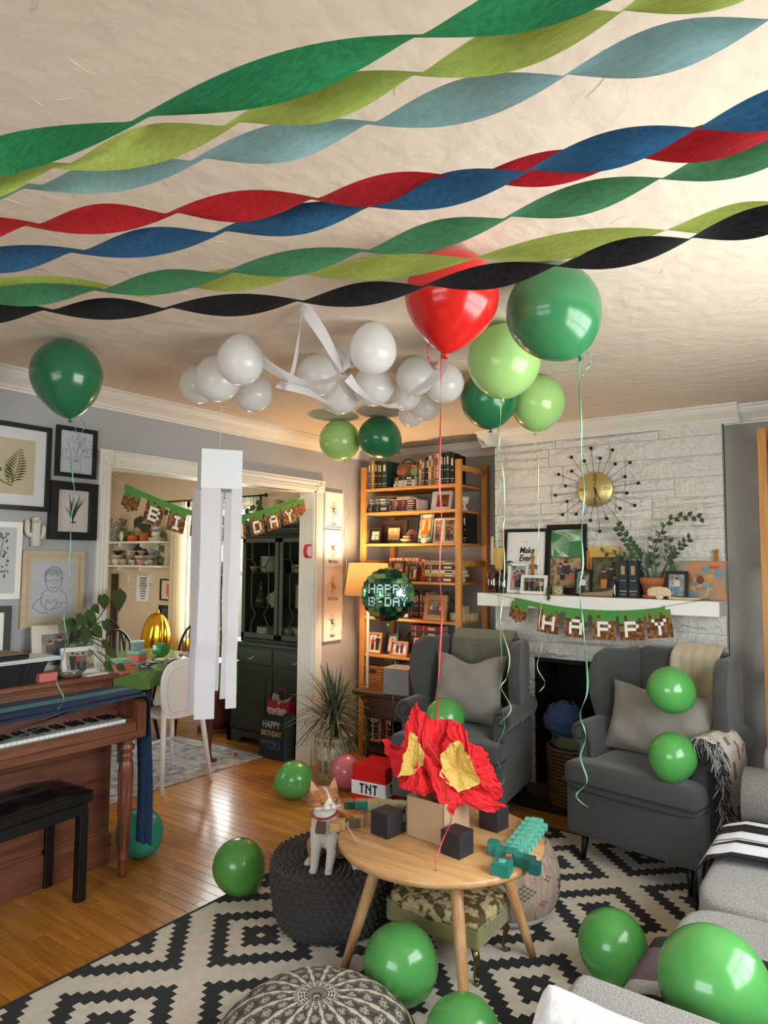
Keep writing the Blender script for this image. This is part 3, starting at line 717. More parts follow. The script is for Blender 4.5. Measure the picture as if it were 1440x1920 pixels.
# ---------------------------------------------------------------- tapestry footstool
m_tap = mat('floral_tapestry', 'c3b083', .9, hex2='5c4a26', vs=26, sharp=True, bump=.8, bs=200, detail=3); m_vel = mat('olive_velvet', '8a8348', .6, sheen=.6, vary=.2, vs=8); m_brass = mat('aged_brass', '8f7a4a', .3, metal=1)
fs = thing('footstool', 'tapestry footstool with olive velvet sides and brass cabriole feet under the table', 'footstool', (-1.42, 2.40, .011), R(2))
o = MB().bx(-.20, .20, -.145, .145, .12, .195).build('velvet_side', m_vel, fs); mod_bevel(o, .012, 2)
o = rbox(.20, .146, .036, .3, c=(0, 0, .194), puff=.12).build('tapestry_top', m_tap, fs)
MB().tube([(.197 * x, .142 * y, .196) for x, y in ((-1, -1), (0, -1), (1, -1), (1, 0), (1, 1), (0, 1), (-1, 1), (-1, 0))], .004, 6, closed=True, smooth=False).build('piping', m_vel, fs)
for sx in (-1, 1):
    for sy in (-1, 1):
        MB().tube([(sx * .165, sy * .115, .125), (sx * .185, sy * .13, .09), (sx * .178, sy * .125, .05), (sx * .172, sy * .12, .022), (sx * .182, sy * .128, .006), (sx * .195, sy * .138, .006)], [.016, .013, .008, .006, .009, .006], 8).build('leg', m_brass, fs)

# ---------------------------------------------------------------- upright piano
m_maho = wood('mahogany_x', '84503a', '573022', .38, 1, 1.0, coat=.25); m_mahz = wood('mahogany_z', '824c34', '572f20', .38, 2, 1.2, coat=.25)
m_ivory = mat('ivory_key', 'f0efec', .25, coat=.3); m_ebony = mat('ebony_key', '0b0b0c', .3, coat=.3); m_felt = mat('green_felt', '203a33', .95)
PY = 2.085; PL = 1.46
pn = thing('upright_piano', 'mahogany upright piano against the blue grey wall', 'piano', (-3.465, PY, 0))
MB().bx(0, .255, -PL + .02, -.02, .06, .915).build('case', m_maho, pn)
o = MB().bx(-.005, .30, -PL, .0, .915, .940, 0, .006).build('lid', m_maho, pn)
o = MB().bx(.255, .262, -PL + .07, -.07, .58, .90, 0, .004); o.bx(.255, .258, -PL + .05, -.05, .56, .91); o.build('music_panel', m_maho, pn)
MB().bx(.20, .27, -PL + .05, -.035, .17, .56, 0, .004).build('lower_panel', m_maho, pn)
MB().bx(.0, .275, -PL + .0, .0, .0, .15, 0, .006).build('plinth', m_maho, pn)
MB().bx(.0, .245, -.035, -.0, .15, .92, 0, .004).build('side_panel', m_mahz, pn)
MB().bx(.0, .245, -PL, -PL + .035, .15, .92, 0, .004).build('side_panel', m_mahz, pn)
MB().bx(.245, .53, -PL, 0, .655, .690, 0, .005).build('keybed', m_maho, pn)
MB().bx(.485, .515, -PL + .05, -.045, .688, .735, 0, .004).build('key_slip', m_maho, pn)
for (a, b) in ((-.045, 0), (-PL, -PL + .045)):
    MB().prism([(.245, .688), (.525, .688), (.525, .815), (.505, .835), (.245, .855)], .045, Matrix(((1, 0, 0, 0), (0, 1, 0, a if a > -.1 else -PL), (0, 0, 1, 0), (0, 0, 0, 1)))).build('cheek', m_mahz, pn)
MB().bx(.38, .484, -.078, -.047, .69, .748).build('key_block', m_maho, pn)
MB().bx(.39, .40, -PL + .05, -.08, .69, .738).build('felt_strip', m_felt, pn)
MB().prism([(.25, .74), (.25, .858), (.345, .862), (.352, .74)], PL - .09, Matrix(((1, 0, 0, 0), (0, 1, 0, -PL + .045), (0, 0, 1, 0), (0, 0, 0, 1)))).build('fallboard', m_maho, pn)
kw = .0235; wk = MB().bx(-.068, .068, -kw / 2 + .0006, kw / 2 - .0006, 0, .018, 0, .0015).data('white_key', m_ivory)
bk = MB().bx(-.045, .045, -.0055, .0055, 0, .012, 0, .003).data('black_key', m_ebony)
nk = 52
for k in range(nk):
    yk = -.082 - kw / 2 - k * kw
    if yk < -PL + .07: break
    q = bpy.data.objects.new('white_key', wk); COL.objects.link(q); q.parent = pn; q.location = (.414, yk, .730)
    if k % 7 not in (0, 4) and k > 0:
        q = bpy.data.objects.new('black_key', bk); COL.objects.link(q); q.parent = pn; q.location = (.392, yk + kw / 2, .747)
for yy in (-.06, -PL + .06):
    prf = [(.030, .655), (.034, .64), (.024, .63), (.036, .615), (.038, .60), (.024, .59), (.031, .575), (.031, .565), (.024, .558), (.032, .54), (.034, .50), (.033, .40), (.024, .12), (.022, .10), (.027, .092), (.022, .084), (.020, .03), (.016, .0)][::-1]
    lg = MB().lathe(prf, (.46, yy, 0), 20)
    for k in range(8):
        a = 2 * PI * k / 8; lg.tube([(.46 + .0335 * math.cos(a), yy + .0335 * math.sin(a), .50), (.46 + .024 * math.cos(a), yy + .024 * math.sin(a), .13)], .004, 5)
    lg.build('leg', m_mahz, pn)
# bench
m_leather = mat('black_leather', '141416', .32, bump=.5, bs=120, vary=.2, vs=30)
bn = thing('piano_bench', 'black tufted leather piano bench', 'bench', (-3.05, 1.42, 0), R(4))
sb = MB()
def bf(u, v):
    a, b = 2 * u - 1, 2 * v - 1; z = .475 + .03 * (1 - a ** 6) * (1 - b ** 6)
    for i in range(5):
        for j in range(3):
            tx, ty = (i + .5) / 5 * 2 - 1, (j + .5) / 3 * 2 - 1; z -= .012 * math.exp(-((a - tx) ** 2 * 60 + (b - ty) ** 2 * 22))
    return (b * .155, a * .385, z)
sb.grid(lambda u, v: bf(1 - u, v), 50, 24)
o = sb.build('tufted_top', m_leather, bn)
o = MB().bx(-.156, .156, -.387, .387, .425, .477, 0, .012).build('seat_pad', m_leather, bn)
MB().bx(-.14, .14, -.365, .365, .375, .426, 0, .004).build('apron', m_black, bn)
for sx in (-1, 1):
    for sy in (-1, 1): MB().bx(sx * .125 - .021, sx * .125 + .021, sy * .345 - .021, sy * .345 + .021, 0, .40, 0, .003).build('leg', m_black, bn)

# ---------------------------------------------------------------- floor lamp
m_lampw = mat('cream_metal', 'd9d2c2', .35); m_shade = mat('linen_shade', 'c49a66', .9, bump=.4, bs=300, transl=.07)
lp = thing('floor_lamp', 'slim cream floor lamp with a lit linen shade', 'lamp', (-3.115, 4.09, 0))
MB().lathe([(0, 0), (.13, 0), (.13, .012), (.02, .02), (0, .02)], n=32).build('base', m_lampw, lp)
MB().tube([(0, 0, .015), (0, 0, 1.36)], .010, 12).build('pole', m_lampw, lp)
o = MB(); o.lathe([(.176, 1.262), (.146, 1.497)], n=48); o.f = [f for f in o.f if len(f) == 4]; o.m = o.m[:len(o.f)]; o.sm = o.sm[:len(o.f)]; o.build('lamp_shade', m_shade, lp)
MB().ell((0, 0, 1.385), (.03, .03, .04), 0, 14).build('bulb', mat('lit_bulb', 'fff0d0', .5, emit='ffd9a0', es=6), lp)
l = bpy.data.lights.new('lamp_bulb', 'POINT'); l.energy = 25; l.color = (1.0, .66, .33); l.shadow_soft_size = .05
o = bpy.data.objects.new('lamp_bulb', l); COL.objects.link(o); o.parent = lp; o.location = (0, 0, 1.44)

# ---------------------------------------------------------------- pine bookcases
m_pine = wood('pine', 'd79c57', 'b97a3a', .5, 0, 1.0); m_pinez = wood('pine_post', 'd79a55', 'b87838', .5, 2, 1.0)
def bookcase(label, x0, x1, yf, depth, shelves, ht=2.26, g=None):
    t = thing('pine_bookcase', label, 'bookcase', ((x0 + x1) / 2, yf + depth / 2, 0), 0, 'pine bookcases'); hw = (x1 - x0) / 2; hd = depth / 2
    for sx in (-1, 1):
        for sy in (-1, 1):
            p = MB().bx(sx * hw - (.044 if sx > 0 else 0), sx * hw + (.044 if sx < 0 else 0), sy * hd - (.032 if sy > 0 else 0), sy * hd + (.032 if sy < 0 else 0), 0, ht, 0, .002)
            pp = p.build('post', m_pinez, t)
            h = MB()
            for k in range(34): h.lathe([(.0025, 0), (.0025, .001)], (sx * hw - sx * .0445, sy * (hd - .016), .1 + k * .064), 6, axis=(-sx, 0, 0))
            h.build('shelf_holes', m_dark, pp)['kind'] = 'stuff'
        for z in (ht - .06, 1.50, .9, .12):
            MB().bx(sx * hw - (.03 if sx > 0 else -.01), sx * hw + (.03 if sx < 0 else -.01), -hd + .03, hd - .03, z - .022, z + .022, 0, .002).build('cross_rail', m_pine, t)
    for z in shelves:
        MB().bx(-hw + .045, hw - .045, -hd + .006, hd - .006, z - .018, z, 0, .002).build('shelf', m_pine, t)
    return t
BS = [2.085, 1.897, 1.650, 1.362, 1.078, .790, .545, .145]
bookcase('tall pine bookcase crammed with books beside the chimney', -3.375, -2.462, 4.32, .44, BS)
RBS = [2.02, 1.76, 1.50, 1.20, .9, .6, .2]
bookcase('pine bookcase on the right with only its front post in view', -.545, .36, 4.235, .28, RBS)
# small side table with the wrapped box
m_dkw = wood('dark_walnut', '4e2d1a', '2c170c', .5, 0, 1.2)
st = thing('side_table', 'dark wooden side table before the pine bookcase', 'table', (-2.90, 4.12, 0), R(4))
MB().bx(-.26, .26, -.16, .16, .555, .585, 0, .006).build('tabletop', m_dkw, st)
MB().prism([(-.22, .555), (.22, .555), (.17, .50), (.16, .40), (-.16, .40), (-.17, .50)], .26, Matrix.Translation((0, -.13, 0))).build('carved_apron', m_dkw, st)
for sx in (-1, 1):
    for sy in (-1, 1): MB().tube([(sx * .15, sy * .10, .41), (sx * .15, sy * .10, 0)], [.018, .014], 8).build('leg', m_dkw, st)
MB().bx(-.16, .16, -.11, .11, .16, .175).build('lower_shelf', m_dkw, st)
# ================================================================ DINING ROOM
m_green = mat('hutch_green_paint', '2b3327', .5, bump=.1, bs=40); m_greend = mat('hutch_interior', '3a362c', .8)
hp = glass_mat('hutch_glass', 'dfe6df', .10)
hu = thing('china_hutch', 'tall dark green china hutch with glazed doors', 'cabinet', (-4.04, 4.05, 0))
HW = .50
MB().bx(-HW, HW, .0, .44, .10, .80, 0, .004).build('base_cabinet', m_green, hu)
b = MB(); b.prism([(-HW - .02, .10), (HW + .02, .10), (HW + .02, .0), (HW - .12, .0), (HW - .17, .05), (-HW + .17, .05), (-HW + .12, .0), (-HW - .02, .0)], .03, Matrix.Translation((0, -.02, 0)))
b.bx(-HW - .02, -HW + .03, -.02, .44, 0, .10).bx(HW - .03, HW + .02, -.02, .44, 0, .10); b.build('bracket_foot', m_green, hu)
MB().bx(-HW - .025, HW + .025, -.025, .44, .80, .83, 0, .008).build('waist_moulding', m_green, hu)
for s in (-1, 1):
    d = MB().bx(s * .25 - .235, s * .25 + .235, -.012, 0, .655, .785, 0, .004).build('drawer', m_green, hu)
    MB().tube(catmull([(s * .25 - .03, -.012, .715), (s * .25 - .012, -.03, .695), (s * .25 + .015, -.03, .70), (s * .25 + .03, -.012, .725)], 4), .003, 6).build('handle', mat('silver_handle', 'c9c9c4', .25, metal=1), d)
    d = MB().bx(s * .25 - .235, s * .25 + .235, -.012, 0, .13, .64, 0, .004); d.bx(s * .25 - .17, s * .25 + .17, -.02, -.012, .19, .58, 0, .006); d.build('cabinet_door', m_green, hu)
u = MB(); u.bx(-.46, -.43, .06, .40, .83, 1.72).bx(.43, .46, .06, .40, .83, 1.72).bx(-.46, .46, .38, .40, .83, 1.72).bx(-.46, .46, .06, .40, .83, .85).bx(-.46, .46, .06, .40, 1.70, 1.72); u.build('upper_case', m_greend, hu)
for z in (1.12, 1.41): MB().bx(-.43, .43, .09, .38, z - .008, z).build('inner_shelf', m_greend, hu)
c = MB(); c.prism([(0.0, 1.72), (-.02, 1.74), (-.025, 1.775), (-.05, 1.80), (-.055, 1.825), (.40, 1.825), (.40, 1.72)], 1.03, Matrix(((0, 1, 0, -.515), (1, 0, 0, .03), (0, 0, 1, 0), (0, 0, 0, 1)))); c.build('cornice', m_green, hu)
for k in range(34): MB().bx(-.49 + k * .029, -.478 + k * .029, -.002, .012, 1.742, 1.766).build('dentil', m_green, hu)
for s in (-1, 1):
    cx = s * .222; dr = MB()
    for (a0, a1, z0, z1) in ((-.215, -.175, .86, 1.70), (.175, .215, .86, 1.70), (-.215, .215, .86, .905), (-.215, .215, 1.66, 1.70)): dr.bx(cx + a0, cx + a1, .035, .06, z0, z1, 0, .004)
    do = dr.build('glazed_door', m_green, hu)
    g = MB(); r = .006
    for sx in (-1, 1):
        g.tube([(cx + sx * .10, .045, 1.66), (cx + sx * .10, .045, 1.52), (cx + sx * .05, .045, 1.455), (cx + sx * .10, .045, 1.39), (cx + sx * .10, .045, 1.13), (cx + sx * .05, .045, 1.06), (cx + sx * .10, .045, .98), (cx + sx * .10, .045, .905)], r, 6, smooth=False)
        g.tube([(cx + sx * .05, .045, 1.455), (cx + sx * .0, .045, 1.455)], r, 6); g.tube([(cx + sx * .10, .045, 1.52), (cx + sx * .175, .045, 1.52)], r * .6, 6)
    g.build('muntin', m_green, do); MB().bx(cx - .175, cx + .175, .048, .051, .90, 1.66).build('pane', hp, do)
m_china = mat('white_china', 'd8d2c4', .25); m_chinab = mat('cream_china', 'b7aa90', .3); m_chp = mat('pink_china', 'c08d78', .35); m_chg = mat('green_teapot', '6d7a4d', .3); m_chk = mat('dark_china', '2d2a2c', .3); m_blue = mat('blue_china', '7a93a8', .3); m_pat = mat('patterned_china', 'd9d4c8', .3, hex2='5a5048', vs=70, sharp=True); m_terra = mat('terracotta', 'b5683f', .8, vary=.15, vs=8); m_terrad = mat('dark_terracotta', '6d3d28', .7)
def plates(label, loc, r, n, m, grp): 
    mb = MB()
    for k in range(n): mb.lathe([(r * .5, k * .011), (r * .62, k * .011), (r, k * .011 + .012), (r * .99, k * .011 + .015), (r * .6, k * .011 + .004), (0, k * .011 + .004)], n=20)
    return one('plate_stack', mb, m, label, 'plates', loc, 0, grp)
def bowl(label, loc, r, h, m, grp=None, name='bowl', cat='bowl'):
    mb = MB().lathe([(r * .35, 0), (r * .4, .004), (r * .42, h * .12), (r * .8, h * .5), (r, h), (r * .95, h), (r * .74, h * .5), (r * .3, h * .2), (0, h * .18)], n=20); return one(name, mb, m, label, cat, loc, 0, grp)
def cup(label, loc, r, h, m, rz=0, grp=None):
    t = thing('teacup', label, 'cup', loc, rz, grp); MB().lathe([(r * .5, 0), (r * .55, .004), (r * .9, h * .4), (r, h), (r * .93, h), (r * .8, h * .4), (0, h * .15)], n=18).build('cup_body', m, t)
    MB().tube(catmull([(r * .9, 0, h * .8), (r * 1.5, 0, h * .8), (r * 1.45, 0, h * .35), (r * .8, 0, h * .3)], 4), r * .09, 6).build('handle', m, t); return t
HX, HY = -4.04, 3.985
G = 'china inside the hutch'
plates('stack of cream plates on the top shelf of the hutch', (HX - .22, HY + .24, 1.411), .10, 12, m_china, G)
plates('tall stack of plates on the middle shelf at the right of the hutch', (HX + .24, HY + .22, 1.121), .12, 17, m_chinab, G)
plates('stack of plates on the bottom shelf at the left of the hutch', (HX - .20, HY + .22, .851), .12, 9, m_chinab, G)
plates('stack of plates on the top shelf at the right of the hutch', (HX + .15, HY + .22, 1.411), .09, 6, m_china, G)
t = thing('tureen', 'cream lidded tureen on the middle shelf of the hutch', 'tureen', (HX - .13, HY + .2, 1.121), 0, G)
MB().lathe([(.04, 0), (.035, .015), (.07, .05), (.075, .08)], n=24).build('tureen_body', m_china, t); MB().lathe([(.078, .08), (.06, .11), (.02, .125), (.012, .14), (0, .15)], n=24).build('lid', m_china, t)
one('glass_decanter', MB().lathe([(.05, 0), (.055, .06), (.02, .12), (.015, .2), (.022, .21)], n=16), mat('smoky_glass', '3d3a30', .1, spec=.8), 'dark glass decanter on the middle shelf of the hutch', 'decanter', (HX - .30, HY + .2, 1.121), 0, G)
bowl('large bowl on the bottom shelf of the hutch', (HX - .03, HY + .24, .851), .09, .10, m_china, G); bowl('cream bowl on the bottom shelf at the right of the hutch', (HX + .17, HY + .2, .851), .07, .12, m_chinab, G)
bowl('small bowl beside the plates on the top shelf of the hutch', (HX - .37, HY + .18, 1.411), .045, .05, m_chp, G)
# on top of the hutch
HY = 4.05
one('cream_pitcher', MB().lathe([(.05, 0), (.075, .05), (.07, .11), (.045, .14), (.055, .17), (.05, .17), (.0, .05)], n=24), m_china, 'cream pitcher on top of the green hutch', 'pitcher', (HX + .16, HY + .18, 1.876), 0)
one('cream_bowl', MB().lathe([(.05, 0), (.10, .04), (.12, .05), (.11, .05), (0, .02)], n=24), m_china, 'wide cream bowl under the pitcher on the hutch', 'bowl', (HX + .16, HY + .18, 1.826), 0)
one('ginger_jar', MB().lathe([(.05, 0), (.09, .06), (.09, .13), (.05, .18), (.05, .2), (.03, .21), (0, .22)], n=24), m_chinab, 'cream jar on top of the green hutch', 'jar', (HX - .20, HY + .22, 1.826), 0)
one('black_kettle', MB().lathe([(.08, 0), (.10, .05), (.09, .12), (.04, .15), (.02, .17), (0, .18)], n=24), m_chk, 'black kettle on top of the hutch at the right', 'kettle', (HX + .37, HY + .18, 1.826), 0)
def leaf_mb(mb, base, tip, wd, mi=0, nrm=(0, 0, 1), cup_=.15, heart=False):
    base, tip = Vector(base), Vector(tip); ax = (tip - base); ln = ax.length; ax.normalize(); n = Vector(nrm); s = ax.cross(n).normalized(); n = s.cross(ax).normalized()
    k = 7; L_ = []; C_ = []; R_ = []
    for i in range(k):
        u = i / (k - 1); wv = math.sin(PI * u ** (.55 if heart else .85)) * wd / 2; 
        if i == 0: wv = wd * (.2 if heart else .02)
        c = base + ax * ln * u + n * (-.12 * ln * u * u); C_.append(c); L_.append(c - s * wv + n * cup_ * wv - (ax * wd * .12 if heart and i == 0 else Vector())); R_.append(c + s * wv + n * cup_ * wv - (ax * wd * .12 if heart and i == 0 else Vector()))
    b = len(mb.v); mb.v += [tuple(p) for q in zip(L_, C_, R_) for p in q]
    for i in range(k - 1):
        for j in (0, 1): a = b + i * 3 + j; mb.f.append([a, a + 3, a + 4, a + 1]); mb.m.append(mi); mb.sm.append(True)
    return mb
m_leaf = mat('pothos_leaf', '3c5a2b', .4, vary=.3, vs=12); m_leafd = mat('dark_leaf', '243a1f', .35, vary=.3, vs=12); m_stem = mat('plant_stem', '4d5a30', .6); m_soil = mat('potting_soil', '1d1510', .95, bump=1, bs=80)
def plant(name, label, cat, loc, pot=None, stems=(), leaves=(), rz=0, ml=None, group=None, heart=True):
    t = thing(name, label, cat, loc, rz, group)
    if pot: pot(t)
    for st_ in stems: MB().tube(catmull(st_, 4), .003, 6).build('stem', m_stem, t)
    for (a, b, wd, *n) in leaves: leaf_mb(MB(), a, b, wd, nrm=n[0] if n else (.3, -.5, .8), heart=heart).build('leaf', ml or m_leaf, t)
    return t
rr = random.Random(21)
lv = []
for k in range(16):
    x = rr.uniform(-.16, .14); y = rr.uniform(-.10, .02); z = rr.uniform(.02, .20); a = rr.uniform(-.06, .06); lv.append(((x, y, z), (x + a, y - .03, z - .05), rr.uniform(.04, .055), (.5, -.7, .4)))
plant('trailing_plant', 'trailing plant with heart leaves on top of the green hutch', 'plant', (HX - .34, HY + .12, 1.826), lambda t: MB().lathe([(.04, 0), (.055, .08), (.05, .08), (0, .06)], n=16).build('pot', m_chk, t), [[(0, 0, .08), (-.06, -.06, .16), (-.14, -.09, .08)], [(0, 0, .08), (.06, -.08, .15), (.12, -.11, .05)]], lv)

# curtains by window_3
m_cur = mat('sheer_curtain', 'efe5cf', .9, transl=.45)
def curtain(label, x0, x1):
    mb = MB(); mb.grid(lambda u, v: (x0 + (x1 - x0) * u, 4.415 + .018 * math.sin(u * 30), .12 + 1.98 * v), 60, 6); t = one('curtain', mb, m_cur, label, 'curtain', group='sheer dining room curtains'); return t
curtain('sheer cream curtain left of the dining room window', -5.92, -5.66); curtain('sheer cream curtain right of the dining room window, beside the hutch', -4.80, -4.62)
rod = thing('curtain_rod', 'thin black curtain rod over the dining room window', 'curtain rod', (-5.25, 4.41, 2.105))
MB().tube([(-.75, 0, 0), (.7, 0, 0)], .009, 8).build('rod', m_black, rod)
for s in (-.76, .71): MB().ell((s, 0, 0), .018, 0, 10).build('finial', m_black, rod)

# wall shelves with cups
m_shw = mat('shelf_white', 'e8e2d6', .5)
for (z, nm, ys) in ((1.700, 'upper', 0), (1.450, 'lower', 1)):
    t = thing('wall_shelf', nm + ' white bracket shelf of cups on the dining room wall', 'shelf', (-6.50, 4.5, z), 0, 'white bracket shelves')
    MB().bx(-.54, .54, -.22, 0, -.022, 0, 0, .004).build('shelf_board', m_shw, t)
    for s in (-.16, .22):
        P = [(0, -.022), (-.19, -.022), (-.195, -.05), (-.16, -.075), (-.11, -.08), (-.075, -.11), (-.07, -.15), (-.06, -.19), (-.03, -.20), (0, -.24)]
        MB().prism(P, .03, Matrix(((0, 1, 0, s), (1, 0, 0, 0), (0, 0, 1, 0), (0, 0, 0, 1)))).build('bracket', m_shw, t)
G1 = 'crockery on the upper dining shelf'; G2 = 'crockery on the lower dining shelf'
zU, zL, yS = 1.701, 1.451, 4.40
bowl('patterned tureen bowl atop the left stack of the upper shelf', (-6.86, yS, zU + .17), .095, .08, m_pat, G1); plates('pile of dishes at the left end of the upper shelf', (-6.86, yS, zU), .09, 14, m_pat, G1)
t = thing('teapot', 'green teapot with gold spout on the upper shelf', 'teapot', (-6.66, yS - .02, zU), 0, G1)
MB().lathe([(.04, 0), (.085, .04), (.085, .08), (.05, .115), (.0, .125)], n=24).build('teapot_body', m_chg, t); MB().tube([(-.07, 0, .04), (-.12, 0, .08), (-.15, 0, .15)], [.014, .010, .007], 8).build('spout', mat('gold', 'c9a24a', .25, metal=1), t); MB().tube(catmull([(.07, 0, .1), (.12, 0, .1), (.12, 0, .04), (.08, 0, .03)], 4), .007, 6).build('handle', m_chg, t); MB().ell((0, 0, .135), .013, 0, 10).build('lid_knob', m_chg, t)
one('oval_cameo', MB().ell((0, 0, .055), (.035, .008, .055), 0, 16), m_china, 'small white oval cameo frame on the upper shelf', 'ornament', (-6.60, 4.30, zU), 0)
one('orange_tin', MB().lathe([(.06, 0), (.06, .06), (.055, .063), (0, .063)], n=20), mat('orange_tin', 'c4552b', .4), 'orange striped tin on the upper shelf', 'tin', (-6.47, yS - .04, zU), 0)
plates('white saucers under the cups at the right of the upper shelf', (-6.13, yS, zU), .085, 3, m_china, G1)
cup('white cup topmost of the pair at the right of the upper shelf', (-6.13, yS, zU + .095), .05, .065, m_pat, PI, G1); cup('white cup lower of the pair at the right of the upper shelf', (-6.13, yS, zU + .036), .052, .06, m_china, PI, G1)
cup('cup with dark spots on the upper shelf behind the tin', (-6.46, yS + .03, zU + .13), .05, .06, m_pat, 0, G1); plates('cream dishes behind the orange tin on the upper shelf', (-6.46, yS + .05, zU), .07, 10, m_chinab, G1)
rr = random.Random(5)
plant('monstera_plant', 'small monstera in a striped pot on the upper shelf', 'plant', (-6.33, yS, zU), lambda t: MB().lathe([(.05, 0), (.06, .12), (.055, .12), (0, .1)], n=20).build('pot', m_terra, t), [[(0, 0, .11), (-.03, -.02, .18), (-.07, -.04, .22)], [(0, 0, .11), (.05, -.02, .15), (.09, -.04, .15)]],
      [((-.07, -.04, .24), (-.12, -.06, .13), .10), ((.0, -.04, .26), (-.01, -.08, .16), .09), ((.09, -.04, .17), (.13, -.07, .09), .09), ((.02, -.03, .18), (.06, -.06, .09), .08)], ml=m_leafd)
rr = random.Random(6); xs = [-6.90, -6.78, -6.64, -6.48, -6.33, -6.20]
for k, x in enumerate(xs):
    od = ('first', 'second', 'third', 'fourth', 'fifth', 'sixth')[k]
    cup(f'{od} teacup from the left on the lower shelf, standing on its board', (x, yS - .03, zL), .055, .062, [m_pat, m_china, m_chinab, m_pat, m_chp, m_pat][k], rr.uniform(2, 4), G2)
for k, x in enumerate((-6.84, -6.56, -6.40, -6.22)):
    plates(f'{("first", "second", "third", "fourth")[k]} saucer pile from the left on the lower shelf', (x, yS + .02, zL + .066), .075, 3, [m_china, m_chp, m_china, m_chinab][k], G2)
    bowl(f'{("first", "second", "third", "fourth")[k]} small bowl from the left atop the saucers of the lower shelf', (x, yS + .02, zL + .105), .055, .05, [m_chk, m_pat, m_chp, m_blue][k], G2)
one('plate_leaning', MB().lathe([(0, 0), (.08, .004), (.11, .018), (.115, .018), (.08, 0)], n=28, axis=(0, -1, .25)), m_chk, 'black plate leaning at the back of the lower shelf', 'plate', (-6.52, 4.47, zL + .12), 0)
vine = [(0, 0, .33), (.02, -.02, .22), (-.01, -.03, .08), (.0, -.04, -.05), (-.03, -.04, -.15), (-.02, -.05, -.22)]
plant('string_plant', 'vine with round leaves trailing beside the dining shelves', 'plant', (-5.97, 4.38, 1.70), None, [vine], [((.02, -.02, .31), (.07, -.03, .26), .07), ((0, -.02, .1), (-.05, -.03, .04), .07), ((.01, -.03, .07), (.10, -.05, .02), .07), ((0, -.04, -.03), (-.07, -.05, -.06), .06), ((0, -.04, -.05), (.07, -.05, -.12), .06), ((-.02, -.04, -.14), (-.08, -.05, -.18), .06), ((-.02, -.04, -.16), (.05, -.05, -.23), .06), ((-.02, -.04, .34), (.05, -.04, .38), .07)])
one('black_plant_pot', MB().lathe([(.03, 0), (.045, .08), (.04, .08), (0, .06)], n=16), m_chk, 'small black pot at the right end of the lower shelf', 'pot', (-6.00, 4.36, 1.451), 0)

# prints on the dining wall
def art(name, label, loc, rz, w_, h_, fw, mf_, mboard, prints=None, cat='picture', rx=0.0, dep=.018, group=None, mat_in=0.0, mm=None, glass=False):
    """framed picture in local XZ, centred in X, bottom at z=0, hanging plane y=0, front at -dep"""
    t = thing(name, label, cat, loc, rz, group, rx)
    f = MB(); hw = w_ / 2; d0, d1 = -dep, 0
    A = [(-hw, 0), (hw, 0), (hw, h_), (-hw, h_)]; B = [(-hw + fw, fw), (hw - fw, fw), (hw - fw, h_ - fw), (-hw + fw, h_ - fw)]
    for i in range(4):
        j = (i + 1) % 4; a, b, c_, d_ = A[i], A[j], B[j], B[i]
        v = [(p[0], y, p[1]) for y in (d0, d1) for p in (a, b, c_, d_)]
        f.add(v, [(0, 1, 2, 3), (7, 6, 5, 4), (0, 4, 5, 1), (1, 5, 6, 2), (2, 6, 7, 3), (3, 7, 4, 0)])
    f.build('frame', mf_, t)
    MB().bx(-hw + fw * .8, hw - fw * .8, -.006, -.002, fw * .8, h_ - fw * .8).build('board', mboard, t)
    if mat_in: MB().bx(-hw + fw + mat_in, hw - fw - mat_in, -.0068, -.006, fw + mat_in, h_ - fw - mat_in).build('paper', mm, t)
    if prints: prints(t)
    if glass: MB().bx(-hw + fw, hw - fw, -.0125, -.0115, fw, h_ - fw).build('glass', glass_mat('picture_glass', 'fbfbfb', .12), t)
    return t
m_fk = mat('black_frame', '0d0d0e', .35); m_fw = mat('white_frame', 'e9e7e3', .45); m_fn = wood('birch_frame', 'cdb79d', 'bda283', .55, 0, 1.2); m_fg = mat('slate_frame', '2f3438', .5); m_paper = mat('white_paper', 'e9e9ea', .8); m_cream_p = mat('cream_paper_sheet', 'd9ccb0', .85); m_orange = mat('orange_ink', 'dd5a24', .7); m_inkk = mat('black_ink', '17171a', .8); m_photod = mat('dark_photo', '1c262b', .35, hex2='4b5a5c', vs=14)
art('framed_print', 'orange cat face print in black frame on the dining wall', (-6.005, 4.498, 1.085), 0, .31, .225, .016, m_fk, m_cream_p, lambda t: MB().ell((0, -.0075, .10), (.055, .0008, .07), 0, 20).prism([(-.05, .14), (-.055, .185), (-.02, .16)], .0008, Matrix.Translation((0, -.0075, 0))).prism([(.05, .14), (.055, .185), (.02, .16)], .0008, Matrix.Translation((0, -.0075, 0))).build('orange_print', m_orange, t), group='small pictures on the dining wall')
art('framed_photo', 'dark photograph in black frame under the orange print', (-6.015, 4.498, .80), 0, .31, .235, .03, m_fk, m_photod, group='small pictures on the dining wall')
def bw(t):
    for k, s in enumerate(('BE WEIRD', 'BE DIFFERENT', 'BE BRAVE', 'BE TENDER', 'BE STRONG', 'BE HUMBLE', 'BE A MISFIT', 'BE KIND', 'BE YOU')):
        lettering(s, .034 if k in (0, 2, 3) else .024, m_inkk, t, (0, -.0085, .245 - k * .027), sx=.8, name='lettering')
art('quote_poster', 'white poster of bold black BE words under the shelves', (-6.46, 4.498, 1.06), 0, .225, .275, .006, m_fw, m_paper, bw, group='small pictures on the dining wall')
one('wooden_post', MB().bx(-.03, .03, -.02, .02, 0, 1.15), m_dkw, 'dark wooden plank standing at the left of the dining wall', 'plank', (-6.95, 4.46, .2), 0)

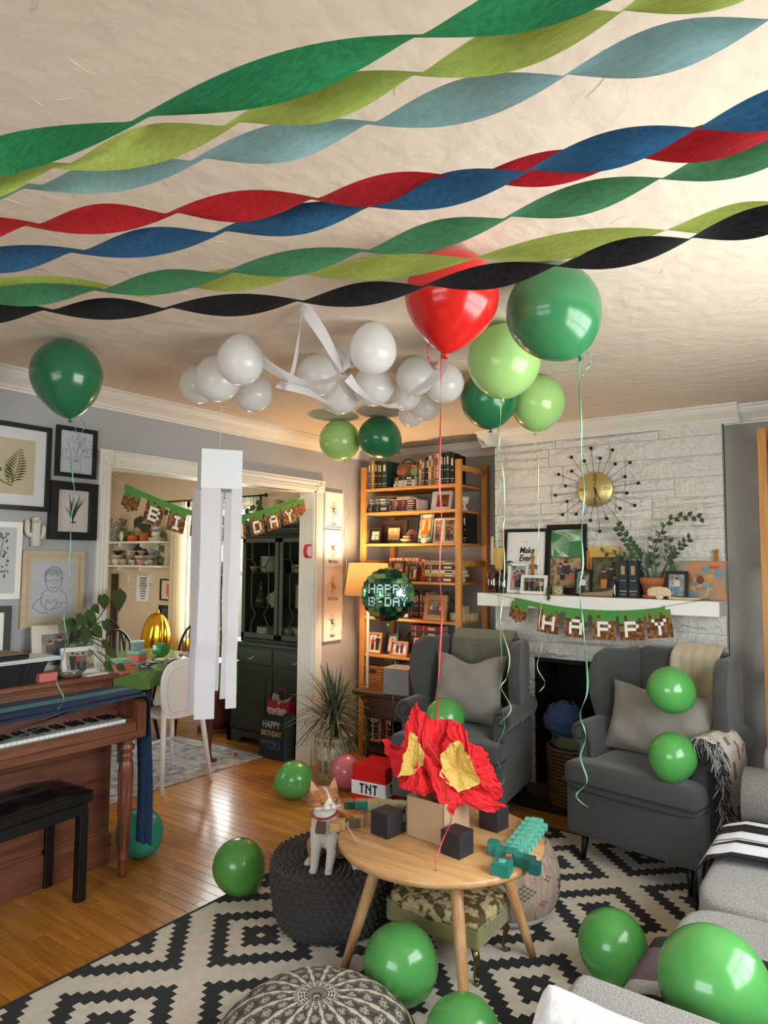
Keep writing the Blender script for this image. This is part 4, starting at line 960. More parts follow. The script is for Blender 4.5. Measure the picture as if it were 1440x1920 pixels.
# dining table with green plastic cloth
tb = thing('dining_table', 'dark wooden dining table with cabriole legs', 'table', (-4.62, 2.89, 0), R(-4))
MB().bx(-.54, .54, -.76, .76, .715, .745, 0, .006).build('tabletop', m_dkw, tb); MB().bx(-.46, .46, -.68, .68, .63, .715, 0, .003).build('apron', m_dkw, tb)
for sx in (-1, 1):
    for sy in (-1, 1):
        x, y = sx * .43, sy * .64; MB().tube(catmull([(x, y, .70), (x + sx * .03, y + sy * .03, .58), (x + sx * .005, y, .30), (x - sx * .01, y, .08), (x + sx * .015, y + sy * .012, .02), (x + sx * .045, y + sy * .03, .015)], 4), [.034, .034, .034, .034, .036, .035, .033, .030, .026, .024, .022, .020, .018, .017, .017, .018, .020, .024, .026, .024, .018], 10).build('leg', wood('walnut_leg', '6b3a20', '43220f', .4, 2, 1), tb)
m_cloth = mat('green_plastic_cloth', '56863f', .22, coat=.2, bump=.3, bs=10, transl=.1)
cl = MB(); rr = random.Random(2)
HWx, HWy = .56, .78
def clf(u, v):
    # v: 0..1 round the perimeter, u: 0 edge top .. 1 hem
    per = [(HWx, -HWy), (HWx, HWy), (-HWx, HWy), (-HWx, -HWy)]; k = v * 4; i = int(k) % 4; q = k - int(k); a, b = per[i], per[(i + 1) % 4]
    x = a[0] * (1 - q) + b[0] * q; y = a[1] * (1 - q) + b[1] * q; nx = (1, 0, -1, 0)[i]; ny = (0, 1, 0, -1)[i]
    fold = .030 * math.sin(v * 72) * u + .020 * math.sin(v * 163) * u; e = min(q, 1 - q); dr = .12 + .12 * math.exp(-(e / .10) ** 2) + .025 * math.sin(v * 37)
    return Vector((x + nx * (.01 + fold + .03 * u), y + ny * (.01 + fold + .03 * u), .752 - u * dr))
cl.grid(lambda u, v: clf(v, u), 240, 8)
cl.bx(-HWx - .01, HWx + .01, -HWy - .01, HWy + .01, .748, .753)
one('tablecloth', cl, m_cloth, 'shiny green plastic tablecloth on the dining table', 'tablecloth', (-4.62, 2.89, 0), R(-4))
# Windsor chairs behind the table
m_wind = mat('black_windsor_paint', '15110f', .35)
def windsor(label, x, y, rz):
    t = thing('windsor_chair', label, 'chair', (x, y, 0), rz, 'black windsor chairs round the dining table')
    MB().lathe([(0, .42), (.19, .42), (.215, .435), (.21, .45), (.16, .445), (0, .44)], n=28, sx=1, sy=.95).build('seat', m_wind, t)
    bow = [(.19 * math.cos(a), .17 + .03 * math.sin(a) , .45 + .46 * math.sin(a) ** .8 if math.sin(a) > 0 else .45) for a in [PI * k / 20 for k in range(21)]]
    MB().tube(bow, .011, 8).build('bow', m_wind, t)
    for k in range(7):
        x0 = -.12 + k * .04; xt = x0 * 1.15; zt = .45 + .46 * math.sin(math.acos(max(-1, min(1, xt / .19)))) ** .8
        MB().tube([(x0, .165, .44), (xt, .195, zt - .005)], .005, 6).build('spindle', m_wind, t)
    for sx in (-1, 1):
        for sy in (-1, 1): MB().tube([(sx * .12, sy * .12, .43), (sx * .16, sy * .15, .2), (sx * .19, sy * .19, 0)], [.012, .018, .011], 8).build('leg', m_wind, t)
        MB().tube([(sx * .165, -.155, .19), (sx * .165, .155, .19)], .009, 6).build('stretcher', m_wind, t)
    MB().tube([(-.165, 0, .19), (.165, 0, .19)], .009, 6).build('stretcher', m_wind, t); return t
windsor('black windsor chair behind the favour boxes at the far side of the table', -5.15, 3.46, R(90)); windsor('black windsor chair at the right end of the table before the leaning gold balloon', -5.16, 3.96, R(6)); windsor('black windsor chair farthest left by the dining wall', -6.10, 3.95, R(84))
# white moulded high chair
m_wp = mat('white_plastic', 'f3f1ee', .35)
wc = thing('white_junior_chair', 'white moulded plastic junior chair with splayed legs', 'chair', (-4.0, 3.02, 0), R(-88))
bk_ = MB(); BP = [(x * 1.13 - .025, z) for x, z in ((-.155, .50), (-.18, .60), (-.175, .74), (-.13, .815), (-.06, .835), (.06, .835), (.13, .815), (.175, .74), (.18, .60), (.155, .50), (.10, .47), (-.10, .47))]
o = MB().prism(BP, .022, Matrix.Translation((0, .13, 0))).build('backrest', m_wp, wc); mod_bevel(o, .008, 3, 30)
rim = [Vector((x * .80, .157, .655 + (z - .655) * .80)) for x, z in BP]; MB().tube(catmull(rim + [rim[0]], 4), .004, 6).build('raised_panel_edge', m_wp, o)
MB().tube(catmull([(x, .141, z) for x, z in BP + [BP[0]]], 4), .0125, 8).build('rim', m_wp, wc)
o = rbox(.17, .165, .018, .4, c=(0, -.02, .475)).build('seat', m_wp, wc)
for sx in (-1, 1):
    MB().tube([(sx * .155, .13, .52), (sx * .175, .16, .3), (sx * .205, .20, 0)], [.020, .018, .013], 10).build('leg', m_wp, wc)
    MB().tube([(sx * .14, -.15, .47), (sx * .165, -.17, .3), (sx * .20, -.21, 0)], [.019, .017, .013], 10).build('leg', m_wp, wc)
MB().tube([(-.17, -.17, .24), (.17, -.17, .24)], .012, 8).build('footrest', m_wp, wc)
for sx in (-1, 1): MB().tube([(sx * .178, .165, .25), (sx * .17, -.17, .24)], .011, 8).build('stretcher', m_wp, wc)

# things on the table
m_rose = mat('rose_card', 'c76a5c', .7); m_mint = mat('mint_lid', '7fb09a', .6); m_lbl = mat('green_tub', '3f8f4f', .4)
for (x, y, s, lb) in ((-4.14, 2.72, .10, 'rose favour box with mint lid beside the piano lid'), (-4.42, 3.04, .10, 'rose favour box with mint lid beneath the white tub')):
    t = thing('favour_box', lb, 'box', (x, y, .754), R(20), 'rose favour boxes')
    MB().bx(-s/2, s/2, -s/2, s/2, 0, .075, 0, .003).build('box_body', m_rose, t); MB().bx(-s/2 - .003, s/2 + .003, -s/2 - .003, s/2 + .003, .075, .10, 0, .003).build('lid', m_mint, t)
one('paper_tub', MB().lathe([(.04, 0), (.048, .055), (.05, .055), (.05, .065), (0, .065)], n=24), mat('white_tub', 'b8c8cc', .5), 'small white tub standing on the rear favour box', 'tub', (-4.44, 3.05, .855), 0)
t = thing('ribbon_roll', 'green roll with white label on the dining table', 'roll', (-4.66, 3.42, .754), R(10)); MB().lathe([(.05, -.045), (.05, .045)], (0, 0, .05), 24, axis=(1, 0, 0)).build('roll_body', m_lbl, t); MB().bx(-.035, -.005, -.052, -.045, .05, .085).build('paper_label', m_paper, t)
rr = random.Random(9)
m_bag = mat('party_bag', '8c8f94', .3, hex2='3a3a40', vs=40, sharp=True)
for k, (x, y) in enumerate(((-4.22, 2.98), (-4.12, 3.12), (-4.20, 3.30), (-4.35, 3.45))):
    mb = MB()
    for q in range(5): mb.box((rr.uniform(-.04, .04), rr.uniform(-.05, .05), .012 + q * .006), (.05, .07, .010), 0, (rr.uniform(-.4, .4), rr.uniform(-.4, .4), rr.uniform(0, 3)))
    one('wrapped_sweets', mb, m_bag, ('pile of wrapped sweets nearest the favour boxes', 'pile of wrapped sweets at the front table edge', 'pile of wrapped sweets in the middle of the table', 'pile of wrapped sweets farthest right on the table')[k], 'sweets', (x, y, .754), 0, 'wrapped sweets on the dining table')
for k, (x, y, rz, c) in enumerate(((-4.45, 3.30, .4, 'a9b59a'), (-4.30, 3.55, 1.2, '5a4a42'), (-4.55, 3.18, 0, '7d8f68'))):
    one('napkin', MB().box((0, 0, .003), (.16, .13, .005)), mat('napkin%d' % k, c, .8), ('pale green napkin on the table cloth', 'dark brown napkin on the table cloth', 'olive napkin on the table cloth')[k], 'napkin', (x, y, .754), rz)
# gold foil balloons
m_gold = mat('gold_foil', 'd9a22a', .16, metal=1, bump=.5, bs=9)
def foil(label, loc, rx_, rz_, ry, tilt):
    mb = MB()
    def f(u, v):
        a = 2 * PI * u; t_ = PI * v; wr = 1 + .05 * math.sin(a * 9) * math.sin(t_); return Vector((rx_ * math.sin(t_) ** .8 * math.cos(a) * wr, ry * math.sin(t_) * math.sin(a) * wr, -rz_ * math.cos(t_)))
    mb.grid(f, 60, 24); t = one('gold_foil_balloon', mb, m_gold, label, 'balloon', loc, 0, 'gold foil balloons', ry=tilt); MB().tube([(0, 0, rz_ - .01), (0, 0, rz_ + .03)], [.018, .008], 8).build('tail', m_gold, t)
foil('tall gold foil balloon left of the windows in the dining room', (-5.75, 4.15, .70), .165, .30, .12, R(6)); foil('gold foil balloon leaning behind the right windsor chair', (-5.30, 4.29, .62), .17, .30, .085, R(36))
# large pot on the dining floor by the window
t = thing('potted_tree', 'large terracotta pot with tree by the dining room window', 'plant', (-4.90, 4.22, 0))
MB().lathe([(.10, .02), (.125, .10), (.15, .26), (.165, .27), (.165, .31), (.15, .31), (.14, .28), (0, .27)], n=32).build('pot', m_terrad, t); MB().lathe([(.17, 0), (.18, .02), (.0, .02)], n=28).build('saucer', m_terrad, t)
MB().tube(catmull([(0, 0, .26), (.02, 0, .7), (-.02, .02, 1.2), (.02, 0, 1.5)], 4), .012, 8).build('trunk', m_stem, t)
rr = random.Random(3)
for k in range(22):
    z = rr.uniform(.9, 1.7); a = rr.uniform(0, 6.3); b = Vector((0, 0, z)); leaf_mb(MB(), b, b + Vector((math.cos(a) * .18, math.sin(a) * .12, rr.uniform(-.05, .08))), .06).build('leaf', m_leaf, t)
# gift bags at the jamb
m_bagk = mat('black_gift_bag', '131a1c', .5); m_bagr = mat('red_gift_bag', 'a5202a', .5); m_bagg = mat('grey_green_gusset', '3f4d48', .6); m_tissue = mat('white_tissue', 'cfc0b6', .85, transl=.3)
t = thing('gift_bag', 'black gift bag lettered HAPPY BIRTHDAY TO YOU with tissue', 'gift bag', (-3.845, 3.90, 0), R(2))
MB().prism([(-.125, 0), (.125, 0), (.13, .335), (-.13, .335)], .002, Matrix.Translation((0, -.06, 0))).build('front_panel', m_bagk, t)
sd = MB(); sd.bx(.124, .127, -.058, .06, 0, .335).bx(-.127, -.124, -.058, .06, 0, .335).bx(-.125, .125, .058, .06, 0, .335); sd.build('gusset', m_bagg, t)
for (s, z, sz, c) in (('HAPPY', .255, .074, 'b9c2bd'), ('BIRTHDAY', .19, .056, 'c3a27e'), ('YOU', .105, .088, '4d5f8e')): lettering(s, sz, mat('ink' + s, c, .6), t, (.012 if s == 'YOU' else -.002, -.0625, z), sx=.82 if s != 'BIRTHDAY' else .78, bold=.0008)
lettering('TO', .034, mat('inkTO', '8a93a8', .6), t, (-.085, -.0625, .12), sx=.8)
MB().tube(catmull([(-.05, -.055, .33), (-.045, -.058, .41), (0, -.058, .43), (.045, -.058, .41), (.05, -.055, .33)], 4), .0025, 5).build('handle', m_bagr, t)
def tissue(seed, n, r, h, z0, m, sx=1, sy=.5):
    mb = MB(); rr = random.Random(seed)
    for k in range(n):
        a = 2 * PI * k / n + rr.uniform(-.2, .2); bw_ = rr.uniform(.6, 1) * r; c = Vector((math.cos(a) * bw_ * .3 * sx, math.sin(a) * bw_ * .3 * sy, z0)); tp = Vector((math.cos(a) * bw_ * sx, math.sin(a) * bw_ * sy, z0 + h * rr.uniform(.5, 1))); s = Vector((-math.sin(a), math.cos(a), 0)) * r * .45
        q = [c - s * .5, c + s * .5, c.lerp(tp, .6) + s + Vector((0, 0, .01)), tp + s * rr.uniform(-.3, .5), c.lerp(tp, .7) - s]; m_ = c.lerp(tp, .5) + Vector((rr.uniform(-.02, .02), rr.uniform(-.02, .02), rr.uniform(-.01, .02)))
        b = len(mb.v); mb.v += [tuple(p) for p in q] + [tuple(m_)]
        for i in range(5): mb.f.append([b + i, b + (i + 1) % 5, b + 5]); mb.m.append(0); mb.sm.append(False)
    return mb
o = tissue(3, 9, .10, .10, .29, m_tissue).build('tissue_paper', m_tissue, t)
t = thing('gift_bag', 'red gift bag standing behind the black one', 'gift bag', (-3.90, 4.0, 0), R(-3)); g = MB(); g.bx(-.12, .12, -.035, -.033, 0, .41).bx(-.12, -.118, -.033, .033, 0, .41).bx(.118, .12, -.033, .033, 0, .41).bx(-.12, .12, .031, .033, 0, .41); g.build('bag_body', m_bagr, t)
MB().tube(catmull([(-.05, 0, .40), (-.045, 0, .48), (0, 0, .50), (.045, 0, .48), (.05, 0, .40)], 4), .0025, 5).build('handle', m_bagr, t)
tissue(5, 8, .11, .10, .36, m_tissue).build('tissue_paper', m_tissue, t)
one('paper_ring', MB().grid(lambda u, v: (.034 * math.cos(2 * PI * u), -.02 + .04 * v, .052 * math.sin(2 * PI * u)), 32, 1), mat('pink_paper', 'c8324a', .7), 'pink paper ring hanging on the fluted jamb', 'decoration', (-3.52, 3.87, 1.585), R(90))
one('crumpled_pink_scrap', MB().ell((0, 0, .012), (.02, .012, .012), 0, 8), mat('pink_scrap', 'c0315a', .6), 'pink scrap on the dining rug', 'scrap', (-4.10, 3.72, .0095), 0)
# ================================================================ BALLOONS, STREAMERS, GARLANDS
def latex(name, h, tr=.12): return mat(name, h, .22, coat=.35, vary=.12, vs=3, transl=tr, spec=.5)
m_bdg = latex('latex_forest_green', '23734a', .04); m_blm = latex('latex_lime', 'b4e38c', .15); m_bred = latex('latex_red', 'dc1f1d', .06); m_bgr = latex('latex_green', '5aa956', .08); m_bmg = latex('latex_mid_green', '5fa84c', .10)
m_bwh = latex('latex_white', 'ffffff', .38); m_btl = latex('latex_teal', '2f9d86', .08); m_bpk = latex('latex_pink', 'd9798a', .15)
def balloon_obj(label, c, r, m, knot=(0, 0, -1), k=1.28, group=None, taper=.22):
    prof = []
    for i in range(29):
        t = i / 28
        if t < .5: a = t / .5 * PI / 2; prof.append((r * math.sin(a), r * math.cos(a)))
        else:
            u = (t - .5) / .5; a = u * PI / 2; z = -math.sin(a); rad = math.cos(a) * (1 - taper * math.sin(a) ** 2); prof.append((max(rad * r, .004), z * k * r))
    K = Vector(knot).normalized(); mb = MB().lathe(prof[::-1], n=40, axis=tuple(-K))
    o = one('balloon', mb, m, label, 'balloon', c, 0, group)
    e = K * (k * r)
    MB().lathe([(.004, -.002), (.006, .003), (.004, .006), (.009, .012), (.010, .015), (.004, .013)], tuple(e), 12, axis=tuple(K)).build('knot', m, o); return o
def ribbon_part(o, pts, m, width=.005, twist=9.0, name='ribbon', n=7):
    P = [p - Vector(o.location) for p in catmull(pts, n)]; ph = random.Random(len(pts)).uniform(0, 6)
    sr = strip(P, width, lambda i, u: Vector((math.cos(twist * u * 3 + ph) * .8 + .3, math.sin(twist * u * 3 + ph) * .8 + .25, .12)))
    q = sr.build(name, m, o); so = q.modifiers.new('t', 'SOLIDIFY'); so.thickness = .0006; return q
m_rg = mat('green_curling_ribbon', '6fae8c', .25, metal=.3, coat=.3); m_rr = mat('red_curling_ribbon', 'd8464a', .25, metal=.2, coat=.3); m_ry = mat('pale_lime_curling_ribbon', 'c3cf9a', .25, metal=.3, coat=.3)
RB = {
'dgL': [[-2.773, 1.563, 2.105], [-2.769, 1.57, 2.044], [-2.787, 1.565, 1.965], [-2.786, 1.573, 1.874], [-2.782, 1.584, 1.784], [-2.799, 1.581, 1.681], [-2.804, 1.585, 1.591], [-2.811, 1.589, 1.489], [-2.809, 1.598, 1.398], [-2.824, 1.594, 1.319], [-2.837, 1.588, 1.273], [-2.833, 1.6, 1.171], [-2.86, 1.592, 1.046], [-2.873, 1.587, 0.99], [-2.849, 1.61, 0.922], [-2.874, 1.598, 0.874]],
'dgL_loop': [[-2.773, 1.568, 2.037], [-2.745, 1.587, 2.06], [-2.736, 1.591, 2.088], [-2.752, 1.577, 2.11]],
'red': [[-1.036, 1.714, 2.181], [-1.044, 1.718, 2.074], [-1.051, 1.726, 1.916], [-1.059, 1.734, 1.759], [-1.057, 1.744, 1.664], [-1.062, 1.746, 1.601], [-1.068, 1.753, 1.475], [-1.068, 1.762, 1.365], [-1.076, 1.767, 1.246], [-1.083, 1.77, 1.144], [-1.089, 1.774, 1.049], [-1.087, 1.781, 0.986]],
'red_loop': [[-1.036, 1.714, 2.181], [-1.067, 1.692, 2.169], [-1.074, 1.691, 2.129], [-1.059, 1.706, 2.09], [-1.042, 1.718, 2.085]],
'bigG': [[-0.749, 2.063, 2.161], [-0.753, 2.067, 2.074], [-0.752, 2.079, 1.958], [-0.754, 2.087, 1.842], [-0.753, 2.098, 1.725], [-0.764, 2.1, 1.609], [-0.763, 2.109, 1.509], [-0.774, 2.108, 1.426], [-0.769, 2.122, 1.31], [-0.765, 2.135, 1.193], [-0.767, 2.141, 1.11], [-0.787, 2.133, 1.043], [-0.775, 2.147, 0.977], [-0.791, 2.141, 0.91], [-0.776, 2.158, 0.836], [-0.806, 2.14, 0.791], [-0.777, 2.165, 0.754]],
'bigG_loop': [[-0.749, 2.063, 2.161], [-0.728, 2.077, 2.174], [-0.724, 2.083, 2.141], [-0.744, 2.072, 2.1], [-0.763, 2.059, 2.088]],
'lime': [[-1.189, 2.408, 2.159], [-1.196, 2.413, 2.044], [-1.203, 2.417, 1.94], [-1.192, 2.434, 1.837], [-1.194, 2.443, 1.712], [-1.202, 2.444, 1.629], [-1.202, 2.456, 1.504], [-1.209, 2.46, 1.4], [-1.222, 2.461, 1.275], [-1.199, 2.488, 1.151], [-1.21, 2.487, 1.068], [-1.229, 2.478, 1.026], [-1.201, 2.505, 0.943], [-1.242, 2.48, 0.885]],
'dg2': [[-1.496, 3.0, 2.178], [-1.511, 3.001, 2.043], [-1.499, 3.021, 1.914], [-1.508, 3.026, 1.785], [-1.521, 3.027, 1.655], [-1.514, 3.046, 1.5], [-1.524, 3.049, 1.371], [-1.525, 3.067, 1.164], [-1.523, 3.082, 1.008], [-1.54, 3.081, 0.879], [-1.524, 3.106, 0.724], [-1.557, 3.091, 0.62], [-1.554, 3.1, 0.542], [-1.533, 3.122, 0.465], [-1.562, 3.105, 0.413]],
'lime2': [[-1.391, 3.177, 2.158], [-1.38, 3.195, 2.031], [-1.383, 3.21, 1.846], [-1.389, 3.221, 1.66], [-1.398, 3.226, 1.528], [-1.393, 3.239, 1.422], [-1.391, 3.25, 1.316], [-1.403, 3.25, 1.21], [-1.396, 3.265, 1.104], [-1.419, 3.257, 0.998], [-1.39, 3.285, 0.918], [-1.417, 3.27, 0.87]],
'foil': [[-2.532, 3.66, 1.147], [-2.537, 3.668, 1.011], [-2.549, 3.674, 0.84], [-2.547, 3.685, 0.738], [-2.559, 3.685, 0.635], [-2.541, 3.708, 0.516], [-2.56, 3.7, 0.447], [-2.538, 3.73, 0.294], [-2.559, 3.726, 0.157], [-2.588, 3.708, 0.123]],
'limeC': [[-2.842, 3.514, 2.183], [-2.836, 3.524, 2.119], [-2.859, 3.522, 1.943], [-2.854, 3.535, 1.838], [-2.888, 3.523, 1.696], [-2.881, 3.546, 1.485], [-2.916, 3.536, 1.309], [-2.908, 3.557, 1.133], [-2.926, 3.553, 1.027]]}
GC = 'helium balloons against the ceiling'
b = balloon_obj('dark green balloon alone on the ceiling above the framed prints', (-2.791, 1.532, 2.30), .145, m_bdg, (.10, .06, -1), 1.32, GC, .3); ribbon_part(b, RB['dgL'], m_rg); ribbon_part(b, RB['dgL_loop'], m_rg)
b = balloon_obj('red balloon on the ceiling behind the black streamer', (-1.01, 1.722, 2.30), .139, m_bred, (-.10, -.05, -1), 1.22, GC, .38); ribbon_part(b, RB['red'], m_rr, .006, 5); ribbon_part(b, RB['red_loop'], m_rr)
b = balloon_obj('largest dark green balloon, right of the red one', (-.811, 2.005, 2.30), .145, mat('latex_leaf_green', '3d8a5a', .22, coat=.35, vary=.12, vs=3, transl=.08), (.42, .30, -.9), 1.12, GC, .1); ribbon_part(b, RB['bigG'], m_rg, .006); ribbon_part(b, RB['bigG_loop'], m_rg)
b = balloon_obj('larger lime balloon below the big dark green one', (-1.175, 2.405, 2.303), .142, m_blm, (-.05, 0, -1), 1.06, GC, .05); ribbon_part(b, RB['lime'], m_ry)
b = balloon_obj('dark green balloon tucked behind the larger lime one', (-1.529, 2.964, 2.31), .138, m_bdg, (.05, 0, -1), 1.1, GC, .1); ribbon_part(b, RB['dg2'], m_rg)
b = balloon_obj('smaller lime balloon nearest the clock', (-1.37, 3.178, 2.312), .135, m_blm, (-.05, 0, -1), 1.1, GC, .15); ribbon_part(b, RB['lime2'], m_ry)
b = balloon_obj('lime balloon left of the pair above the bookcase', (-2.889, 3.468, 2.31), .136, m_blm, (.25, .1, -1), 1.02, GC, .0); ribbon_part(b, RB['limeC'], m_ry)
b = balloon_obj('dark green balloon right of the pair above the bookcase', (-2.603, 3.52, 2.31), .136, m_bdg, (.75, .5, -.7), 1.15, GC, .1)
WB = [((-2.635, 2.10, 2.352), .089), ((-2.418, 2.034, 2.335), .104), ((-2.125, 1.905, 2.335), .097), ((-2.509, 2.335, 2.345), .097), ((-2.044, 2.291, 2.35), .093), ((-2.151, 2.581, 2.34), .102), ((-1.93, 2.564, 2.345), .098), ((-1.586, 2.101, 2.335), .092), ((-1.702, 2.576, 2.357), .087), ((-1.94, 2.844, 2.36), .082), ((-1.992, 3.112, 2.36), .082), ((-2.193, 3.276, 2.368), .074), ((-1.642, 2.73, 2.35), .093)]
WL = ['leftmost white balloon of the ceiling cluster', 'white balloon that the paper box lantern hangs from', 'pear shaped white balloon topmost at the left of the cluster', 'white balloon lowest at the left of the cluster', 'white balloon under the crepe bow, left side', 'low white balloon in the middle of the cluster', 'white balloon right of the crepe bow', 'egg shaped white balloon topmost at the right of the cluster', 'white balloon beside the red ribbon, left of it', 'small white balloon behind the crepe tail', 'small white balloon farthest back but one', 'smallest white balloon farthest back near the bookcase', 'rightmost white balloon behind the red ribbon']
for i, ((c, r), lb) in enumerate(zip(WB, WL)): balloon_obj(lb, c, r, m_bwh, (0, 0, 1), 1.22 if i in (2, 7) else 1.04, 'white balloons taped to the ceiling', .30 if i in (2,) else .1)
GF = 'green balloons lying about the room'
balloon_obj('mid green balloon on the wood floor at the rug edge', (-2.44, 2.246, .122), .118, m_bmg, (.35, .2, -.8), 1.18, GF, .1)
balloon_obj('green balloon on the floor before the woven pot plant', (-3.094, 3.309, .120), .118, m_bgr, (-.75, -.65, -.3), 1.12, GF, .1)
balloon_obj('green balloon on the rug under the coffee table edge', (-1.392, 2.03, .142), .128, m_bgr, (.1, .45, -.8), 1.06, GF, .0)
balloon_obj('green balloon lowest in view beneath the coffee table', (-1.05, 1.86, .125), .112, m_bgr, (.4, -.4, -.6), 1.1, GF, .1)
balloon_obj('green balloon on the rug leaning against the sofa', (-.845, 2.59, .135), .122, mat('latex_deep_green', '58a852', .22, coat=.3, transl=.1, vary=.12, vs=3), (.2, .2, -1), 1.18, GF, .12)
balloon_obj('large green balloon sitting on the near sofa seat', (-.345, 1.75, .575), .119, m_bgr, (.5, .2, -.8), 1.12, GF, .05)
balloon_obj('green balloon on the left armchair against the cushion', (-2.06, 3.44, .625), .113, m_bgr, (-.4, .5, -.6), 1.12, GF, .1)
balloon_obj('green balloon resting on the cushion of the right armchair', (-.86, 3.55, .905), .112, m_bgr, (.5, .5, -.5), 1.1, GF, .05)
balloon_obj('green balloon beside the rolled arm of the right armchair', (-.83, 3.44, .622), .108, m_bgr, (-.2, -.3, -1), 1.15, GF, .1)
balloon_obj('teal balloon on the floor behind the piano leg', (-3.135, 2.20, .125), .118, m_btl, (.6, .3, -.6), 1.1, GF, .05)
balloon_obj('pink balloon half hidden behind the red box', (-2.95, 3.66, .115), .112, m_bpk, (0, .5, -.7), 1.1, 'pink balloons', .05)
balloon_obj('pink balloon half hidden beside the right armchair leg', (-1.30, 4.0, .17), .115, m_bpk, (.3, .3, -.8), 1.1, 'pink balloons', .05)

# ---------------------------------------------------------------- twisted crepe streamers under the ceiling
def crepe(name, h, hex2): return mat(name, h, .9, hex2=hex2, vs=160, stretch=(.35, 2.2, 1), bump=.5, bs=300, transl=.35)
CR = {'dark_green': ('2c9160', '237b50'), 'lime': ('b6c96a', 'a6b958'), 'light_blue': ('92bac4', '84adb8'), 'red': ('cf2b35', 'bb2029'), 'blue': ('2d6391', '25557f'), 'green_b': ('50946c', '43845e'), 'black': ('232126', '131216')}
CM = {k: crepe('crepe_' + k, *v) for k, v in CR.items()}
ST = {
'dark_green': [[-1.177, 0.348, 2.06], [-0.722, 0.477, 2.06], [-0.37, 0.563, 2.06], [-0.122, 0.62, 2.06]],
'lime_a': [[-1.191, 0.38, 2.06], [-0.9, 0.475, 2.06], [-0.638, 0.549, 2.06], [-0.401, 0.609, 2.06], [-0.19, 0.652, 2.06], [-0.018, 0.681, 2.06]],
'light_blue': [[-1.287, 0.361, 2.06], [-0.986, 0.479, 2.06], [-0.734, 0.574, 2.06], [-0.495, 0.648, 2.06], [-0.268, 0.706, 2.06], [-0.073, 0.746, 2.06]],
'red': [[-1.368, 0.44, 2.072], [-1.126, 0.549, 2.072], [-0.904, 0.659, 2.072], [-0.687, 0.758, 2.072], [-0.465, 0.849, 2.072], [-0.26, 0.924, 2.072], [-0.067, 0.973, 2.072]],
'blue': [[-1.399, 0.51, 2.055], [-1.122, 0.627, 2.055], [-0.862, 0.723, 2.055], [-0.607, 0.801, 2.055], [-0.377, 0.849, 2.055], [-0.168, 0.883, 2.055], [0.01, 0.905, 2.055]],
'green_b': [[-1.562, 0.618, 2.065], [-1.274, 0.759, 2.065], [-0.997, 0.854, 2.065], [-0.723, 0.931, 2.065], [-0.466, 0.968, 2.065], [-0.238, 0.992, 2.065], [-0.044, 1.009, 2.065]],
'lime_b': [[-1.528, 0.619, 2.085], [-1.289, 0.792, 2.085], [-1.161, 0.862, 2.085], [-0.909, 0.978, 2.085], [-0.601, 1.108, 2.085], [-0.281, 1.198, 2.085], [-0.089, 1.231, 2.085]],
'black': [[-1.689, 0.611, 2.05], [-1.432, 0.739, 2.05], [-1.209, 0.879, 2.05], [-0.952, 1.011, 2.05], [-0.699, 1.092, 2.05], [-0.457, 1.151, 2.05], [-0.238, 1.176, 2.05], [-0.05, 1.173, 2.05]]}
SL = {'dark_green': 'dark green twisted crepe streamer, the nearest of all', 'lime_a': 'lime twisted crepe streamer between dark green and light blue', 'light_blue': 'light blue twisted crepe streamer', 'red': 'red twisted crepe streamer', 'blue': 'navy blue twisted crepe streamer crossing the red', 'green_b': 'soft green twisted crepe streamer before the red balloon', 'lime_b': 'lime twisted crepe streamer paired with the black one', 'black': 'black twisted crepe streamer, the farthest of all'}
CAM = Vector((0, 0, 1.52))
for key, P in ST.items():
    P = [Vector(p) for p in P]; d0 = P[0] - P[1]; d1 = P[-1] - P[-2]
    pre = [P[0] + d0 * k + Vector((0, 0, .012 * k * k)) for k in range(1, 6)]; pre = [p for p in pre if p.x > -3.3 and p.z < 2.4][::-1]
    post = [P[-1] + d1 * k + Vector((0, 0, .02 * k * k)) for k in range(1, 4)]; post = [p for p in post if p.x < .42]
    nodes = pre + P + post; Q = catmull(nodes, 24); vs = []
    rr = random.Random(len(key)); W = .045 if key not in ('dark_green',) else .046
    for i, p in enumerate(Q):
        t = (Q[min(i + 1, len(Q) - 1)] - Q[max(i - 1, 0)]).normalized(); view = (p - CAM).normalized(); a = t.cross(view).normalized(); n = a.cross(t).normalized()
        th = PI * (i / 24.0); k_ = abs(math.sin(th))
        vs.append((p - (a * k_ + n * math.cos(th)).normalized() * W / 2 * (1 if True else 0), p + (a * k_ + n * math.cos(th)).normalized() * W / 2))
    # subdivide across the width so the crepe can cup slightly
    mb = MB(); nw = 4; k0 = []
    for i, (l_, r_) in enumerate(vs):
        for j in range(nw + 1):
            q = j / nw; p = l_.lerp(r_, q); mb.v.append(tuple(p))
    for i in range(len(vs) - 1):
        for j in range(nw): a = i * (nw + 1) + j; mb.f.append([a, a + nw + 1, a + nw + 2, a + 1]); mb.m.append(0); mb.sm.append(True)
    one('crepe_streamer', mb, CM['lime' if key.startswith('lime') else key], SL[key], 'streamer', group='twisted crepe streamers under the ceiling')

